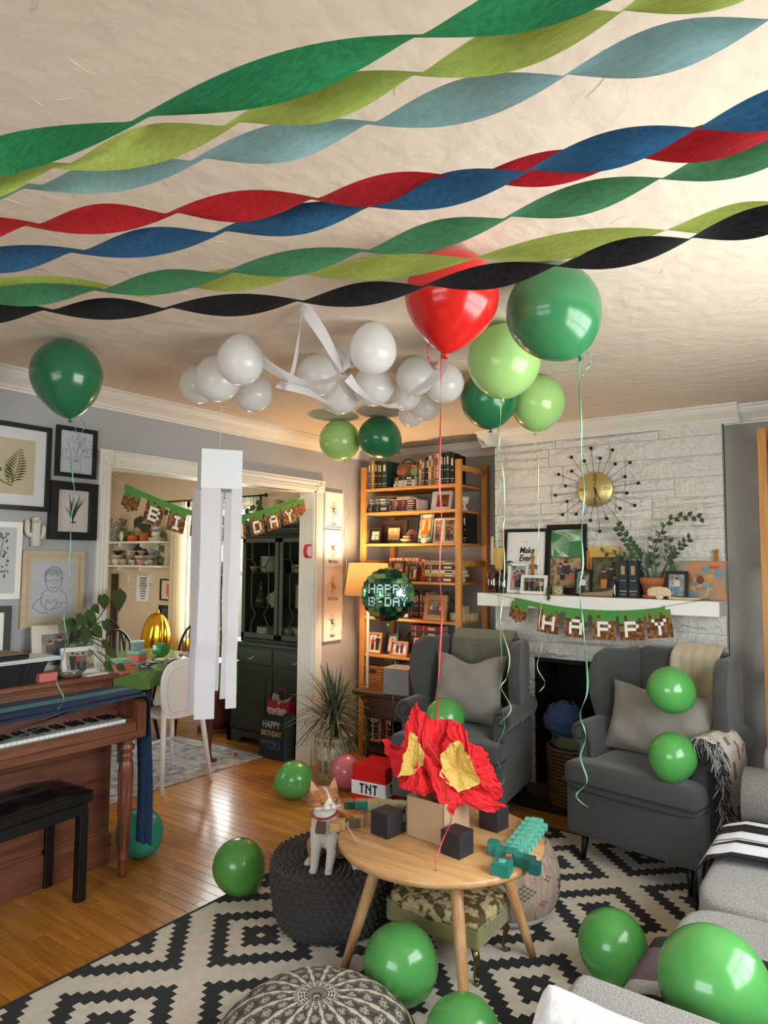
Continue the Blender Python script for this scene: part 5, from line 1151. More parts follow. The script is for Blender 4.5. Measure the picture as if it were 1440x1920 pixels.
# white crepe bow and swags between the white balloons
m_wcr = mat('white_crepe', 'efecf2', .9, bump=.5, bs=400, transl=.35)
wb = thing('white_crepe_swag', 'white crepe ribbon swags and bow among the white balloons', 'streamer')
def wst(P, wd=.042, tw=2.5, ph=0.0, nm='swag'):
    Q = catmull(P, 8); strip(Q, wd, lambda i, u: Vector((math.cos(ph + tw * u * PI), math.sin(ph + tw * u * PI) * .6, .8 + .3 * math.sin(u * 5)))).build(nm, m_wcr, wb)
wst([(-2.12, 1.90, 2.44), (-2.06, 2.00, 2.33), (-1.97, 2.10, 2.27), (-1.88, 2.16, 2.27), (-1.80, 2.18, 2.29)], .04, 1.2)
wst([(-2.02, 2.08, 2.25), (-1.86, 1.95, 2.30), (-1.72, 1.83, 2.40), (-1.68, 1.80, 2.445)], .042, .8, .4)
wst([(-1.68, 1.80, 2.445), (-1.67, 1.90, 2.36), (-1.72, 2.06, 2.29), (-1.76, 2.16, 2.27)], .046, .8, .2)
wst([(-1.76, 2.16, 2.27), (-1.74, 2.22, 2.22), (-1.68, 2.30, 2.17), (-1.62, 2.34, 2.17)], .042, 1.0, .9, 'tail')
wst([(-1.62, 2.34, 2.17), (-1.56, 2.33, 2.21), (-1.50, 2.36, 2.25), (-1.45, 2.38, 2.30), (-1.45, 2.40, 2.36)], .042, 1.4, .3, 'tail')
wst([(-2.05, 2.05, 2.26), (-1.98, 2.16, 2.24), (-1.92, 2.22, 2.20), (-1.87, 2.24, 2.23), (-1.85, 2.22, 2.28)], .038, 1.5, .6)
for k in range(5):
    a = k * 1.25; c = Vector((-1.78, 2.20, 2.34)); d = Vector((math.cos(a) * .07, math.sin(a) * .05, .03 + .03 * math.sin(a)))
    wst([c, c + d * .8 + Vector((0, 0, .03)), c + d * 1.3, c + d * .7 - Vector((0, 0, .03)), c], .04, .6, a, 'bow_loop')

# ---------------------------------------------------------------- box lantern with paper legs
m_card = mat('white_card', 'dfe1ea', .75)
gl = thing('paper_box_lantern', 'white card box with long white crepe legs hanging from a balloon', 'decoration', (-2.443, 2.08, 1.92), R(56))
MB().bx(-.090, .090, -.090, .090, -.088, .088, 0, .002).build('card_box', m_card, gl)
MB().tube([(0, 0, .088), (0, -.02, .30)], .0012, 5).build('string', m_paper, gl)
for i, (x, y, l_, wd) in enumerate(((-.045, -.088, 1.02, .086), (.066, -.088, .98, .048), (-.002, .080, .93, .062), (.060, .085, .97, .045), (-.088, .0, 1.0, .05))):
    Q = [Vector((x + .003 * math.sin(k * .5 + i), y + .004 * math.sin(k * .6 + i * 2) + (.012 * k * k / 40 if k > 8 else 0), -.08 - l_ * k / 12)) for k in range(13)]
    so = strip(catmull(Q, 3), wd, lambda a, u: Vector((1, .12 * math.sin(u * 5 + i), 0)), smooth=False).build('crepe_leg', m_wcr, gl); mm_ = so.modifiers.new('t', 'SOLIDIFY'); mm_.thickness = .001

# ---------------------------------------------------------------- pixel letter garlands
GLY = {'H': '10001 10001 11111 10001 10001', 'A': '01110 10001 11111 10001 10001', 'P': '11110 10001 11110 10000 10000', 'Y': '10001 01010 00100 00100 00100', 'B': '11110 10001 11110 10001 11110', 'I': '01110 00100 00100 00100 01110', 'R': '11110 10001 11110 10010 10001', 'T': '11111 00100 00100 00100 00100', 'D': '11110 10001 10001 10001 11110'}
m_g1 = mat('banner_green', '4f8f3f', .8); m_b1 = mat('banner_brown', '7a4b28', .8); m_b2 = mat('banner_dark_brown', '56351c', .8); m_b3 = mat('banner_tan', '9a6838', .8); m_lw = mat('banner_white', 'f2f2f0', .7)
def pennant(t, M, ch, wd, seed, gtop=.25):
    """card in local XZ hanging from z=0, placed by matrix M"""
    rr = random.Random(seed); n = 9; h = wd * 1.12; c = wd / n; mb = MB()
    tip = ch is None
    rows_ = 10
    for i in range(n):
        drip = rr.choice((0, 1, 1, 2, 2, 3)) + 1
        for j in range(rows_):
            x0, z0 = -wd / 2 + i * c, -j * h / rows_; z1 = z0 - h / rows_
            ex = 0
            if tip and j >= 7 and (abs(i - 4) > (9 - j) * 2 - 1 + 1): continue
            m_ = 0 if j < drip else 1 + rr.choice((0, 0, 1, 1, 2, 2))
            mb.add([(x0, 0, z0), (x0, 0, z1), (x0 + c, 0, z1), (x0 + c, 0, z0)], [(0, 1, 2, 3)], m_)
            mb.add([(x0, .0012, z0), (x0, .0012, z1), (x0 + c, .0012, z1), (x0 + c, .0012, z0)], [(3, 2, 1, 0)], 4)
    p = mb.build('pennant', [m_g1, m_b1, m_b2, m_b3, m_lw], t); p.matrix_local = M
    if ch:
        L_ = MB(); g = GLY[ch].split(); cs = wd * .115; 
        for j, row in enumerate(g):
            for i, v in enumerate(row):
                if v == '1': L_.bx((i - 2.5) * cs - .0002, (i - 1.5) * cs + .0002, -.0018, -.0004, -wd * .36 - (j + 1) * cs * 1.12, -wd * .36 - j * cs * 1.12 + .0002)
        L_.build('letter', m_lw, p)
def garland(label, pts, wds, chars, rzs, axis, loc, seed):
    t = thing('letter_garland', label, 'garland', loc)
    P = [Vector(p) for p in pts]; Q = catmull(P, 8); MB().tube(Q, .0012, 5).build('string', m_paper, t)
    return t
# HAPPY on the mantel front (runs along X)
t = thing('letter_garland', 'green and brown pixel garland spelling HAPPY on the mantel shelf', 'garland', (0, 4.208, 0), 0, 'pixel letter garlands')
pts = [(-2.235, 0, 1.312), (-1.985, 0, 1.275), (-1.73, 0, 1.235), (-1.56, 0, 1.222), (-1.395, 0, 1.219), (-1.235, 0, 1.228), (-1.085, 0, 1.248), (-1.04, 0, 1.264), (-.80, 0, 1.318)]
MB().tube(catmull(pts, 6), .0012, 5).build('string', m_inkk, t)
Qs = catmull(pts[1:8], 6)
strip([q + Vector((0, -.0015, -.010)) for q in Qs], .034, lambda i, u: Vector((0, 0, 1))).build('green_band', m_g1, t)
for (x, z, rot, ch) in ((-1.945, 1.250, 12, None), (-1.742, 1.226, 5, 'H'), (-1.568, 1.214, 2, 'A'), (-1.395, 1.211, -1, 'P'), (-1.235, 1.220, -4, 'P'), (-1.082, 1.243, -7, 'Y')):
    pennant(t, Matrix.Translation((x, -.004, z)) @ Matrix.Rotation(R(rot), 4, 'Y') @ Matrix.Rotation(R(-3), 4, 'X'), ch, .144 if ch else .12, int(abs(x) * 1000))
# BIRTHDAY across the doorway (runs along Y, faces +X)
t = thing('letter_garland', 'green and brown pixel garland spelling BIRTHDAY across the doorway', 'garland', (-3.452, 0, 0), R(90), 'pixel letter garlands')
pts = [(2.144, 0, 1.985), (2.255, 0, 1.936), (2.40, 0, 1.892), (2.55, 0, 1.850), (2.71, 0, 1.815), (2.87, 0, 1.796), (3.03, 0, 1.797), (3.19, 0, 1.820), (3.35, 0, 1.862), (3.51, 0, 1.912), (3.66, 0, 1.958), (3.86, 0, 2.03)]
MB().tube(catmull(pts, 6), .0012, 5).build('string', m_paper, t)
strip([q + Vector((0, -.0015, -.010)) for q in catmull(pts[1:11], 6)], .034, lambda i, u: Vector((0, 0, 1))).build('green_band', m_g1, t)
for (x, z, rot, ch) in ((2.315, 1.90, 16, None), (2.475, 1.862, 15, 'B'), (2.63, 1.822, 12, 'I'), (2.79, 1.797, 6, 'R'), (2.95, 1.787, 1, 'T'), (3.10, 1.795, -6, 'H'), (3.255, 1.826, -13, 'D'), (3.405, 1.870, -16, 'A'), (3.56, 1.918, -16, 'Y'), (3.685, 1.955, -14, None)):
    pennant(t, Matrix.Translation((x, -.004, z)) @ Matrix.Rotation(R(rot), 4, 'Y'), ch, .128 if ch else .11, int(x * 1000))

# foil HAPPY B-DAY balloon
m_ff = mat('foil_green', '6fae84', .18, metal=.8, hex2='3f7f5e', vs=8, sharp=True); m_ff2 = mat('foil_lime', 'a8c987', .18, metal=.8); m_ff3 = mat('foil_dark', '2c5a4c', .16, metal=.9); m_ff4 = mat('foil_red', '8c3b3b', .16, metal=.8)
fo = thing('foil_birthday_balloon', 'round green pixel patterned foil balloon lettered HAPPY B-DAY', 'balloon', (-2.596, 3.62, 1.300), R(36))
mb = MB(); rr = random.Random(4); cells = {}
def ff_(s):
    def g(u, v):
        a = 2 * PI * u; r = .172 * v; wr = 1 + .02 * math.sin(a * 24) * v ** 6
        return (r * math.cos(a) * wr, -s * .075 * math.sqrt(max(0, 1 - v ** 2.2)), r * math.sin(a) * wr)
    return g
def fm(i, j):
    a = 2 * PI * (i + .5) / 96; r = .172 * (j + .5) / 28; key = (round(r * math.cos(a) / .036), round(r * math.sin(a) / .030))
    if key not in cells: cells[key] = rr.choice((0, 0, 0, 1, 2, 2, 0, 4 - 1 if key[1] < -2 else 1))
    return cells[key]
mb.grid(ff_(1), 96, 28, 0, True, fm); mb.grid(lambda u, v: ff_(-1)(1 - u, v), 96, 12, 0, True, fm)
mb.build('foil_skin', [m_ff, m_ff2, m_ff3, m_ff4], fo); MB().tube([(0, 0, -.165), (.004, 0, -.20), (0, 0, -.23)], [.014, .006, .010], 8).build('tail', m_ff, fo)
def pixtext(s, cs, cx, cz, m, m2, name):
    L_ = MB(); B_ = MB(); G2_ = dict(GLY); G2_['-'] = '00000 00000 01110 00000 00000'; x = cx - len(s) * 6 * cs / 2 + .5 * cs
    for ch in s:
        wch = 5
        for j, row in enumerate(G2_[ch].split()):
            for i, v in enumerate(row):
                if v == '1':
                    px_, pz = x + i * cs, cz - j * cs * 1.35; q = (px_ ** 2 + pz ** 2) / .172 ** 2; y = -.075 * math.sqrt(max(0, 1 - q ** 1.1))
                    L_.bx(px_ - .0002, px_ + cs + .0002, y - .007, y - .001, pz - cs * 1.35, pz); B_.bx(px_ - cs * .6, px_ + cs * 1.6, y - .004, y + .002, pz - cs * 1.95, pz + cs * .6)
        x += 6 * cs
    L_.build(name, m, fo); B_.build('letter_outline', m2, fo)
m_fl = mat('foil_letter', 'c4e8e4', .3, metal=.4); m_fo = mat('foil_outline', '0f2a2a', .3, metal=.5)
pixtext('HAPPY', .0086, 0, .068, m_fl, m_fo, 'lettering'); pixtext('B-DAY', .0086, 0, -.012, m_fl, m_fo, 'lettering')
ribbon_part(fo, RB['foil'], m_rg, .004); fo.children[-1].matrix_parent_inverse = Matrix.Identity(4)
# the ribbon was made in unrotated offsets: undo the thing's turn
fo.children[-1].rotation_euler = (0, 0, -R(36))
# ================================================================ ON AND AROUND THE COFFEE TABLE
m_kraft = mat('kraft_card', 'b89878', .85, bump=.2, bs=200); m_tisr = mat('red_tissue', 'e8202a', .75, bump=.8, bs=30, transl=.25); m_tisy = mat('yellow_tissue', 'e8c568', .8, bump=.5, bs=24, transl=.25)
cr = thing('kraft_gift_box', 'open kraft box stuffed with red and yellow tissue like flames', 'box', (-1.412, 2.308, TZ), R(-4))
k = MB(); s = .086; h = .15
k.bx(-s, s, -s, -s + .004, 0, h).bx(-s, s, s - .004, s, 0, h).bx(-s, -s + .004, -s, s, 0, h).bx(s - .004, s, -s, s, 0, h).bx(-s, s, -s, s, 0, .004); k.build('card_box', m_kraft, cr)
rt = Vector((.809, .588, 0)); aw = Vector((-.588, .809, 0)); up = Vector((0, 0, 1)); Rz = Matrix.Rotation(R(4), 3, 'Z')
def sheet(name, outline, c, m, seed, depth=.05, rough=.018, n=3):
    """crumpled sheet: outline in (right, up, away) metres from the box centre; fan-subdivided and jittered"""
    rr = random.Random(seed); P = [Rz @ (rt * x + up * z + aw * y) for x, z, y in outline]; C0 = Rz @ (rt * c[0] + up * c[1] + aw * c[2])
    bm = bmesh.new(); cv = bm.verts.new(C0); V = [bm.verts.new(p) for p in P]
    for i in range(len(V)): bm.faces.new((cv, V[i], V[(i + 1) % len(V)]))
    for q in range(n):
        bmesh.ops.subdivide_edges(bm, edges=bm.edges[:], cuts=1, use_grid_fill=True); amp = rough / (1.35 ** q)
        for v in bm.verts:
            if (v.co - C0).length > .01: v.co += Vector((rr.uniform(-1, 1), rr.uniform(-1, 1), rr.uniform(-.7, .7))) * amp * .5
    me = bpy.data.meshes.new(name); bm.to_mesh(me); bm.free(); me.materials.append(m); o = bpy.data.objects.new(name, me); COL.objects.link(o); o.parent = cr
    so = o.modifiers.new('t', 'SOLIDIFY'); so.thickness = .0006; return o
# measured against the photograph: 480 px per metre at this distance, box rim centre at (838,1520)
def pxo(L, y): return [((a - 838) / 478, (1528 - b) / 478 + .14, y + (0 if len(q) == 0 else q[0])) for a, b, *q in L]
sheet('red_tissue', pxo([(740, 1442), (768, 1450), (775, 1400), (797, 1362), (803, 1372), (822, 1390), (850, 1402), (852, 1470), (840, 1530), (806, 1508), (768, 1512), (760, 1490)], .02), ((800 - 838) / 478, .25, -.03), m_tisr, 1)
sheet('red_tissue', pxo([(815, 1390), (852, 1395), (862, 1398), (887, 1405), (892, 1425), (886, 1480), (862, 1530), (838, 1528)], .05), ((850 - 838) / 478, .27, .0), m_tisr, 2)
sheet('red_tissue', pxo([(855, 1412), (860, 1398), (884, 1404), (889, 1422), (915, 1438), (932, 1462), (948, 1500), (958, 1528), (935, 1540), (905, 1536), (885, 1520), (848, 1522), (835, 1500)], .0), ((890 - 838) / 478, .24, -.05), m_tisr, 3)
sheet('red_tissue', pxo([(735, 1430), (760, 1440), (785, 1470), (800, 1510), (775, 1512), (752, 1478)], .06), ((770 - 838) / 478, .18, .04), m_tisr, 4)
sheet('red_tissue', pxo([(808, 1440), (830, 1470), (842, 1528), (858, 1545), (880, 1520), (850, 1480)], -.09), (.0, .14, -.11), m_tisr, 5, rough=.012)
sheet('red_tissue', pxo([(765, 1500), (800, 1460), (830, 1500), (822, 1512), (800, 1508)], -.06), (-.06, .17, -.09), m_tisr, 6, rough=.014)
sheet('red_tissue', pxo([(850, 1515), (900, 1500), (958, 1530), (933, 1543), (890, 1530)], -.07), (.11, .15, -.09), m_tisr, 9, rough=.014)
sheet('yellow_tissue', pxo([(785, 1403), (798, 1412), (813, 1440), (808, 1462), (790, 1478), (763, 1485), (776, 1445)], -.07), ((792 - 838) / 478, .28, -.045), m_tisy, 7, rough=.010)
sheet('yellow_tissue', pxo([(870, 1414), (878, 1432), (892, 1460), (906, 1490), (868, 1505), (850, 1490), (834, 1475), (836, 1442), (850, 1422)], -.10), ((865 - 838) / 478, .26, -.045), m_tisy, 8, rough=.010)
ribbon_part(cr, [[-1.087, 1.781, .986], [-1.16, 1.98, .85], [-1.25, 2.13, .70], [-1.25, 2.16, .62], [-1.262, 2.12, .55], [-1.26, 2.08, .50], [-1.245, 2.06, .484], [-1.235, 2.05, .482]], m_rr, .006, 3); cr.children[-1].rotation_euler = (0, 0, R(4))
# wrapped black cubes
m_bp = mat('black_wrapping_paper', '29242b', .6, bump=.15, bs=60)
def cube(label, x, y, rz, s):
    t = thing('wrapped_cube', label, 'gift', (x, y, TZ), R(rz), 'black wrapped cubes on the coffee table')
    MB().bx(-s/2, s/2, -s/2, s/2, 0, s, 0, .0015).build('wrapping', m_bp, t)
    f = MB(); e = .0012
    f.add([(s/2 + e, -s/2, s * .02), (s/2 + e, s/2, s * .02), (s/2 + e, -s * .02, s * .62)], [(0, 1, 2)]); f.add([(s/2 + e * .7, -s/2, s * .98), (s/2 + e * .7, -s/2, s * .02), (s/2 + e * .7, s * .1, s * .50)], [(0, 1, 2)])
    o = f.build('folded_flap', m_bp, t); so = o.modifiers.new('t', 'SOLIDIFY'); so.thickness = .001
cube('black wrapped cube at the left by the pickaxe', -1.575, 2.20, -8, .088)
cube('black wrapped cube at the front centre of the coffee table', -1.270, 2.205, -8, .084)
cube('black wrapped cube half under the tissue at the right', -1.275, 2.50, -6, .084)

# toy sword and toy pickaxe built of stepped blocks
m_t1 = mat('toy_aqua', '66bba6', .35); m_t2 = mat('toy_teal', '1d7f72', .35); m_t3 = mat('toy_dark_teal', '12584f', .35); m_t4 = mat('toy_brown', '6d4f3c', .4); m_t5 = mat('toy_tan', 'a98254', .4); m_t6 = mat('toy_pale', 'a8ab85', .4); m_t7 = mat('toy_umber', '4a3728', .4)
TM = [m_t1, m_t2, m_t3, m_t4, m_t5, m_t6, m_t7]
sw = thing('toy_sword', 'teal blocky toy sword lying on the right of the coffee table', 'toy', (-1.118, 2.30, TZ), 0)
a0 = Vector((-1.068 + 1.118, 2.148 - 2.30, 0)); a1 = Vector((-1.149 + 1.118, 2.64 - 2.30, 0)); ax = (a1 - a0).normalized(); pr_ = Vector((ax.y, -ax.x, 0)); ang = math.atan2(ax.y, ax.x)
def blk(mb, u, v, su, sv, h, mi=0, z0=0.0): c = a0 + ax * u + pr_ * v; mb.box((c.x, c.y, z0 + h / 2), (su, sv, h), mi, (0, 0, ang + R(45) * 0), .0015)
bl = MB()
for k in range(13):
    for q in (-1, 0, 1): blk(bl, .165 + k * .0255, q * .024 + (.012 if k % 2 else -.012) * .9, .025, .0235, .030 - abs(q) * .003 - (k % 2) * .004, 0)
blk(bl, .49, 0, .02, .03, .024, 0); bl.build('blade', TM, sw)
g = MB()
for q, (u, h, mi) in {-2: (.150, .040, 1), -1: (.125, .036, 1), 0: (.115, .040, 1), 1: (.100, .036, 1), 2: (.085, .040, 2)}.items(): blk(g, u, q * .036, .040, .038, h, mi)
blk(g, .172, -.083, .035, .035, .036, 1); blk(g, .06, .098, .035, .035, .038, 2); g.build('guard', TM, sw)
g = MB(); blk(g, .078, 0, .03, .034, .030, 3); blk(g, .050, 0, .03, .036, .028, 3); blk(g, .085, .0, .018, .020, .034, 4); g.build('grip', TM, sw)
g = MB(); blk(g, .008, 0, .058, .062, .040, 1); blk(g, .008, 0, .022, .022, .044, 0); g.build('pommel', TM, sw)
pk_ = thing('toy_pickaxe', 'blocky toy pickaxe with tan handle jutting over the table edge', 'toy', (-1.66, 2.32, TZ), 0)
h0 = Vector((-1.775 + 1.66, 2.06 - 2.32, 0)); h1 = Vector((-1.60 + 1.66, 2.43 - 2.32, 0))
hb = MB()
for k in range(11):
    c = h0.lerp(h1, k / 10); o_ = Vector((.809, .588, 0)) * (.008 if k % 2 else -.008); hb.box((c.x + o_.x, c.y + o_.y, .017), (.038, .038, .034 - (k % 2) * .004), 4 if k % 3 else 6, (0, 0, R(36)), .0012)
hb.build('handle', TM, pk_)
hd = MB()
for (px_, py_, w_, d_, mi, z) in ((-.20, .005, .045, .045, 2, .030), (-.155, .03, .05, .05, 1, .034), (-.11, .055, .05, .05, 5, .036), (-.065, .08, .05, .05, 5, .036), (-.02, .10, .05, .05, 5, .036), (.025, .115, .055, .05, 5, .038), (.07, .09, .055, .055, 5, .038), (.09, .045, .05, .05, 5, .036), (.10, .0, .045, .045, 1, .034), (.115, -.035, .045, .045, 2, .032), (.03, .14, .05, .03, 4, .034)):
    hd.box((px_ + .0, py_ + .0, z / 2), (w_, d_, z), mi, (0, 0, R(36)), .0012)
hd.build('pick_head', TM, pk_)

# red box with TNT bands
m_tr = mat('glossy_red_wrap', 'c4161c', .25, coat=.3, bump=.2, bs=12); m_tw = mat('white_band', 'dcdde2', .4)
tn = thing('red_gift_box', 'glossy red gift box with white band lettered TNT', 'box', (-2.64, 3.59, 0), R(6))
S = .120
MB().bx(-S, S, -S, S, 0, .245, 0, .004).build('red_wrapping', m_tr, tn)
b = MB(); b.bx(-S - .002, S + .002, -S - .002, S + .002, .070, .152); b.build('white_band', m_tw, tn)
fl2 = MB(); fl2.add([(-S, -S, .2462), (S, -S, .2462), (0, .0, .249)], [(0, 1, 2)]).add([(S, -S, .2466), (S, S, .2466), (0, 0, .2495)], [(0, 1, 2)]); fl2.build('folded_flap', m_tr, tn)
PT = {'T': ['111', '010', '010', '010', '010'], 'N': ['1001', '1101', '1011', '1001', '1001']}
def tnt(Mx):
    L_ = MB(); x = -.062; cs = .0105
    for ch in 'TNT':
        for j, row in enumerate(PT[ch]):
            for i, v in enumerate(row):
                if v == '1': L_.bx(x + i * cs, x + (i + 1) * cs, -.0015, 0, .140 - (j + 1) * cs * 1.15, .140 - j * cs * 1.15 + .0003)
        x += (len(PT[ch][0]) + 1) * cs
    L_.v = [tuple(Mx @ Vector(v)) for v in L_.v]; L_.build('lettering', m_inkk, tn)
tnt(Matrix.Translation((.0, -S - .002, 0))); tnt(Matrix.Rotation(R(90), 4, 'Z') @ Matrix.Translation((0, -S - .002, 0)))
# grey wrapped box on the side table
gb = thing('grey_gift_box', 'silver grey wrapped cube on the dark side table', 'box', (-2.79, 4.06, .586), R(8)); MB().bx(-.10, .10, -.085, .085, 0, .185, 0, .003).build('wrapping', mat('silver_paper', '8f8c90', .45, bump=.8, bs=25, metal=.2), gb); MB().bx(-.101, .101, -.086, .086, .178, .182).build('folded_edge', mat('silver_edge', 'a5a2a6', .4), gb)

# potted dracaena
m_potp = mat('pot_cream', 'cfc6ad', .45); m_poto = mat('pot_ochre', 'a08c3e', .45); m_pott = mat('pot_taupe', '7c7068', .45)
dp = thing('spiky_plant', 'spiky dracaena in an ochre lattice patterned pot by the doorway', 'plant', (-3.19, 3.80, 0))
pm_ = MB()
def pf(u, v): a = 2 * PI * u; r = .100 + .035 * v ** .8; return (r * math.cos(a), r * math.sin(a), .28 * v)
def pmat(i, j):
    x = i / 128 * 14; y = j / 60 * 3.1; ph = (y % 1) * 2 * PI; wv = .25 * math.cos(ph); d0 = abs(((x + .5 * 0) % 1) - .5); e1 = abs(((x + wv) % 1) - .5); e2 = abs(((x - wv) % 1) - .5)
    if min(e1, e2) < .07: return 1 if d0 > .0 else 0
    if min(e1, e2) < .13: return 0
    inner = (abs((x % 1) - 0) < .25 or abs((x % 1) - 1) < .25)
    return (2 if (int(y + .5) % 2) else 0) if inner else 0
pm_.grid(pf, 128, 60, 0, True, pmat); pm_.build('patterned_pot', [m_potp, m_poto, m_pott], dp)
MB().lathe([(.136, .278), (.138, .285), (.128, .285), (.122, .26), (0, .26)], n=40).build('pot_rim', m_potp, dp); MB().lathe([(.12, .262), (0, .268)], n=24).build('soil', m_soil, dp)
MB().tube(catmull([(0, 0, .26), (.01, 0, .35), (0, .01, .50)], 4), .014, 8).build('stem', m_dkw, dp); MB().tube(catmull([(.03, 0, .26), (.04, -.01, .33), (.05, -.02, .42)], 4), .011, 8).build('stem', m_dkw, dp)
m_drac = mat('dracaena_leaf', '4f5a3f', .45, vary=.3, vs=20); m_drac2 = mat('dracaena_leaf_edge', '9a9578', .5)
rr = random.Random(12)
for k in range(150):
    a = rr.uniform(0, 2 * PI); el = rr.choice((rr.uniform(.9, 1.45), rr.uniform(.1, 1.0), rr.uniform(-.5, .5))); ln = rr.uniform(.26, .38); z0 = rr.uniform(.34, .52) if el > 0 else rr.uniform(.36, .48)
    d = Vector((math.cos(a) * math.cos(el), math.sin(a) * math.cos(el), math.sin(el))); b0 = Vector((rr.uniform(-.02, .03), rr.uniform(-.02, .02), z0)); drop = .10 * (1.2 - max(el, 0) * .7)
    P_ = [b0 + d * ln * t - Vector((0, 0, drop * t * t)) for t in (0, .25, .5, .75, 1)]; P_ = [Vector((max(min(p.x, 9), -.28 if p.z + 0 < 3 else -9), min(p.y, .5), p.z)) for p in P_]
    sd_ = d.cross(Vector((0, 0, 1))).normalized() if abs(d.z) < .98 else Vector((1, 0, 0)); mb = MB(); ww = (.005, .0085, .008, .0055, .0005); b_ = 0
    for p, w_ in zip(P_, ww): mb.v += [tuple(p - sd_ * w_), tuple(p - Vector((0, 0, .002))), tuple(p + sd_ * w_)]
    for i in range(4):
        for j in (0, 1): q = i * 3 + j; mb.f.append([q, q + 3, q + 4, q + 1]); mb.m.append(1 if (k % 3 == 0 and j) else 0); mb.sm.append(True)
    mb.build('leaf', [m_drac, m_drac2], dp)
# wicker hamper with clothes between the armchairs
m_wick = mat('dark_wicker', '6b4c30', .8, vary=.3, vs=40)
hb_ = thing('wicker_hamper', 'dark wicker hamper of folded clothes between the armchairs', 'basket', (-1.60, 4.24, .03))
for k in range(15):
    z = .012 + k * .0235; r = .145 + .02 * (k / 14)
    MB().tube([((r + .006 * (1 if (i + k) % 2 else -1)) * math.cos(2 * PI * i / 32), (r + .006 * (1 if (i + k) % 2 else -1)) * math.sin(2 * PI * i / 32), z) for i in range(32)], .011, 6, closed=True).build('woven_row', m_wick, hb_)
MB().lathe([(0, .0), (.14, 0), (.14, .30), (0, .30)], n=24).build('lining', m_dark, hb_)
def cloth(name, label, c, r, m, seed, cat='clothes'):
    rr = random.Random(seed); mb = MB(); ph = [rr.uniform(0, 6) for _ in range(4)]
    mb.grid(lambda u, v: (r[0] * math.sin(PI * v) * math.cos(2 * PI * u) * (1 + .12 * math.sin(7 * u * 2 * PI / 2 + ph[0] + v * 6)), r[1] * math.sin(PI * v) * math.sin(2 * PI * u) * (1 + .12 * math.sin(5 * u * PI + ph[1])), -r[2] * math.cos(PI * v) + .012 * math.sin(v * 30 + u * 9 + ph[2])), 48, 24)
    return one(name, mb, m, label, cat, c)
cloth('folded_clothes', 'olive folded clothes in the wicker hamper', (-1.60, 4.24, .40), (.14, .14, .05), mat('olive_cloth', '5f6448', .95), 1)
cloth('folded_clothes', 'crumpled blue denim heaped on the hamper', (-1.66, 4.23, .53), (.12, .12, .11), mat('denim', '3b5277', .95, vary=.3, vs=15, bump=.8, bs=20), 2)

# ================================================================ CAT
m_fur = bpy.data.materials.new('ginger_white_fur'); m_fur.use_nodes = True; nt = m_fur.node_tree; at_ = nt.nodes.new('ShaderNodeVertexColor'); at_.layer_name = 'fur'; pb = nt.nodes['Principled BSDF']; nt.links.new(at_.outputs[0], pb.inputs['Base Color']); pb.inputs['Roughness'].default_value = .85; pb.inputs['Sheen Weight'].default_value = .3
tcn = nt.nodes.new('ShaderNodeTexCoord'); mpn = nt.nodes.new('ShaderNodeMapping'); mpn.inputs['Scale'].default_value = (1, 1, .25); nn = nt.nodes.new('ShaderNodeTexNoise'); nn.inputs['Scale'].default_value = 350; nn.inputs['Detail'].default_value = 3; bpn = nt.nodes.new('ShaderNodeBump'); bpn.inputs['Strength'].default_value = .6; bpn.inputs['Distance'].default_value = .003
nt.links.new(tcn.outputs['Object'], mpn.inputs[0]); nt.links.new(mpn.outputs[0], nn.inputs[0]); nt.links.new(nn.outputs[0], bpn.inputs['Height']); nt.links.new(bpn.outputs[0], pb.inputs['Normal'])
# local frame: x = image right, y = away from the camera, z up; origin between the front paws
cat = thing('cat', 'ginger and white cat sitting upright on the knitted pouf, looking up', 'cat', (-1.858, 2.160, .276), R(36)); cat.scale = (1.12, 1.12, .95)
cb_ = MB()
def seg(a, b, ra, rb, n=8):
    a, b = Vector(a), Vector(b)
    for k in range(n + 1): t = k / n; cb_.ell(a.lerp(b, t), ra + (rb - ra) * t, 0, 14)
# trunk: sitting, haunches behind and to the right
cb_.ell((.055, .135, .080), (.078, .085, .082), rot=(0, 0, .3)); cb_.ell((.035, .085, .125), (.060, .062, .085)); cb_.ell((.014, .040, .150), (.058, .052, .072)); cb_.ell((.004, .020, .190), (.052, .046, .056))
seg((.006, .016, .20), (.002, .004, .262), .047, .041)      # neck
# haunch and hind feet
cb_.ell((.105, .105, .055), (.040, .062, .055), rot=(.2, 0, .2)); cb_.ell((-.035, .125, .050), (.038, .058, .052)); seg((.110, .06, .016), (.118, .01, .012), .019, .014); seg((-.050, .08, .014), (-.060, .045, .012), .017, .014)
# front legs
seg((-.020, .016, .165), (-.028, .004, .085), .031, .0185); seg((-.028, .004, .085), (-.032, -.002, .018), .0185, .0148); cb_.ell((-.034, -.012, .011), (.016, .022, .012))
seg((.034, .018, .165), (.030, .000, .085), .033, .0195); seg((.030, .000, .085), (.022, -.008, .018), .0195, .0148); cb_.ell((.021, -.020, .011), (.016, .022, .012))
for bx_ in (-.034, .021):
    for q in (-1, 0, 1): cb_.ell((bx_ + q * .008, -.030 - (.002 if q == 0 else 0) + (.010 if bx_ > 0 else .016) - .006, .008), (.0055, .008, .007), 0, 10)
# tail curling to the right on the pouf
T_ = catmull([(.09, .19, .03), (.15, .17, .018), (.185, .11, .015), (.19, .05, .014), (.165, .01, .013)], 6)
for i, p in enumerate(T_): cb_.ell(p, .019 - .006 * i / len(T_), 0, 10)
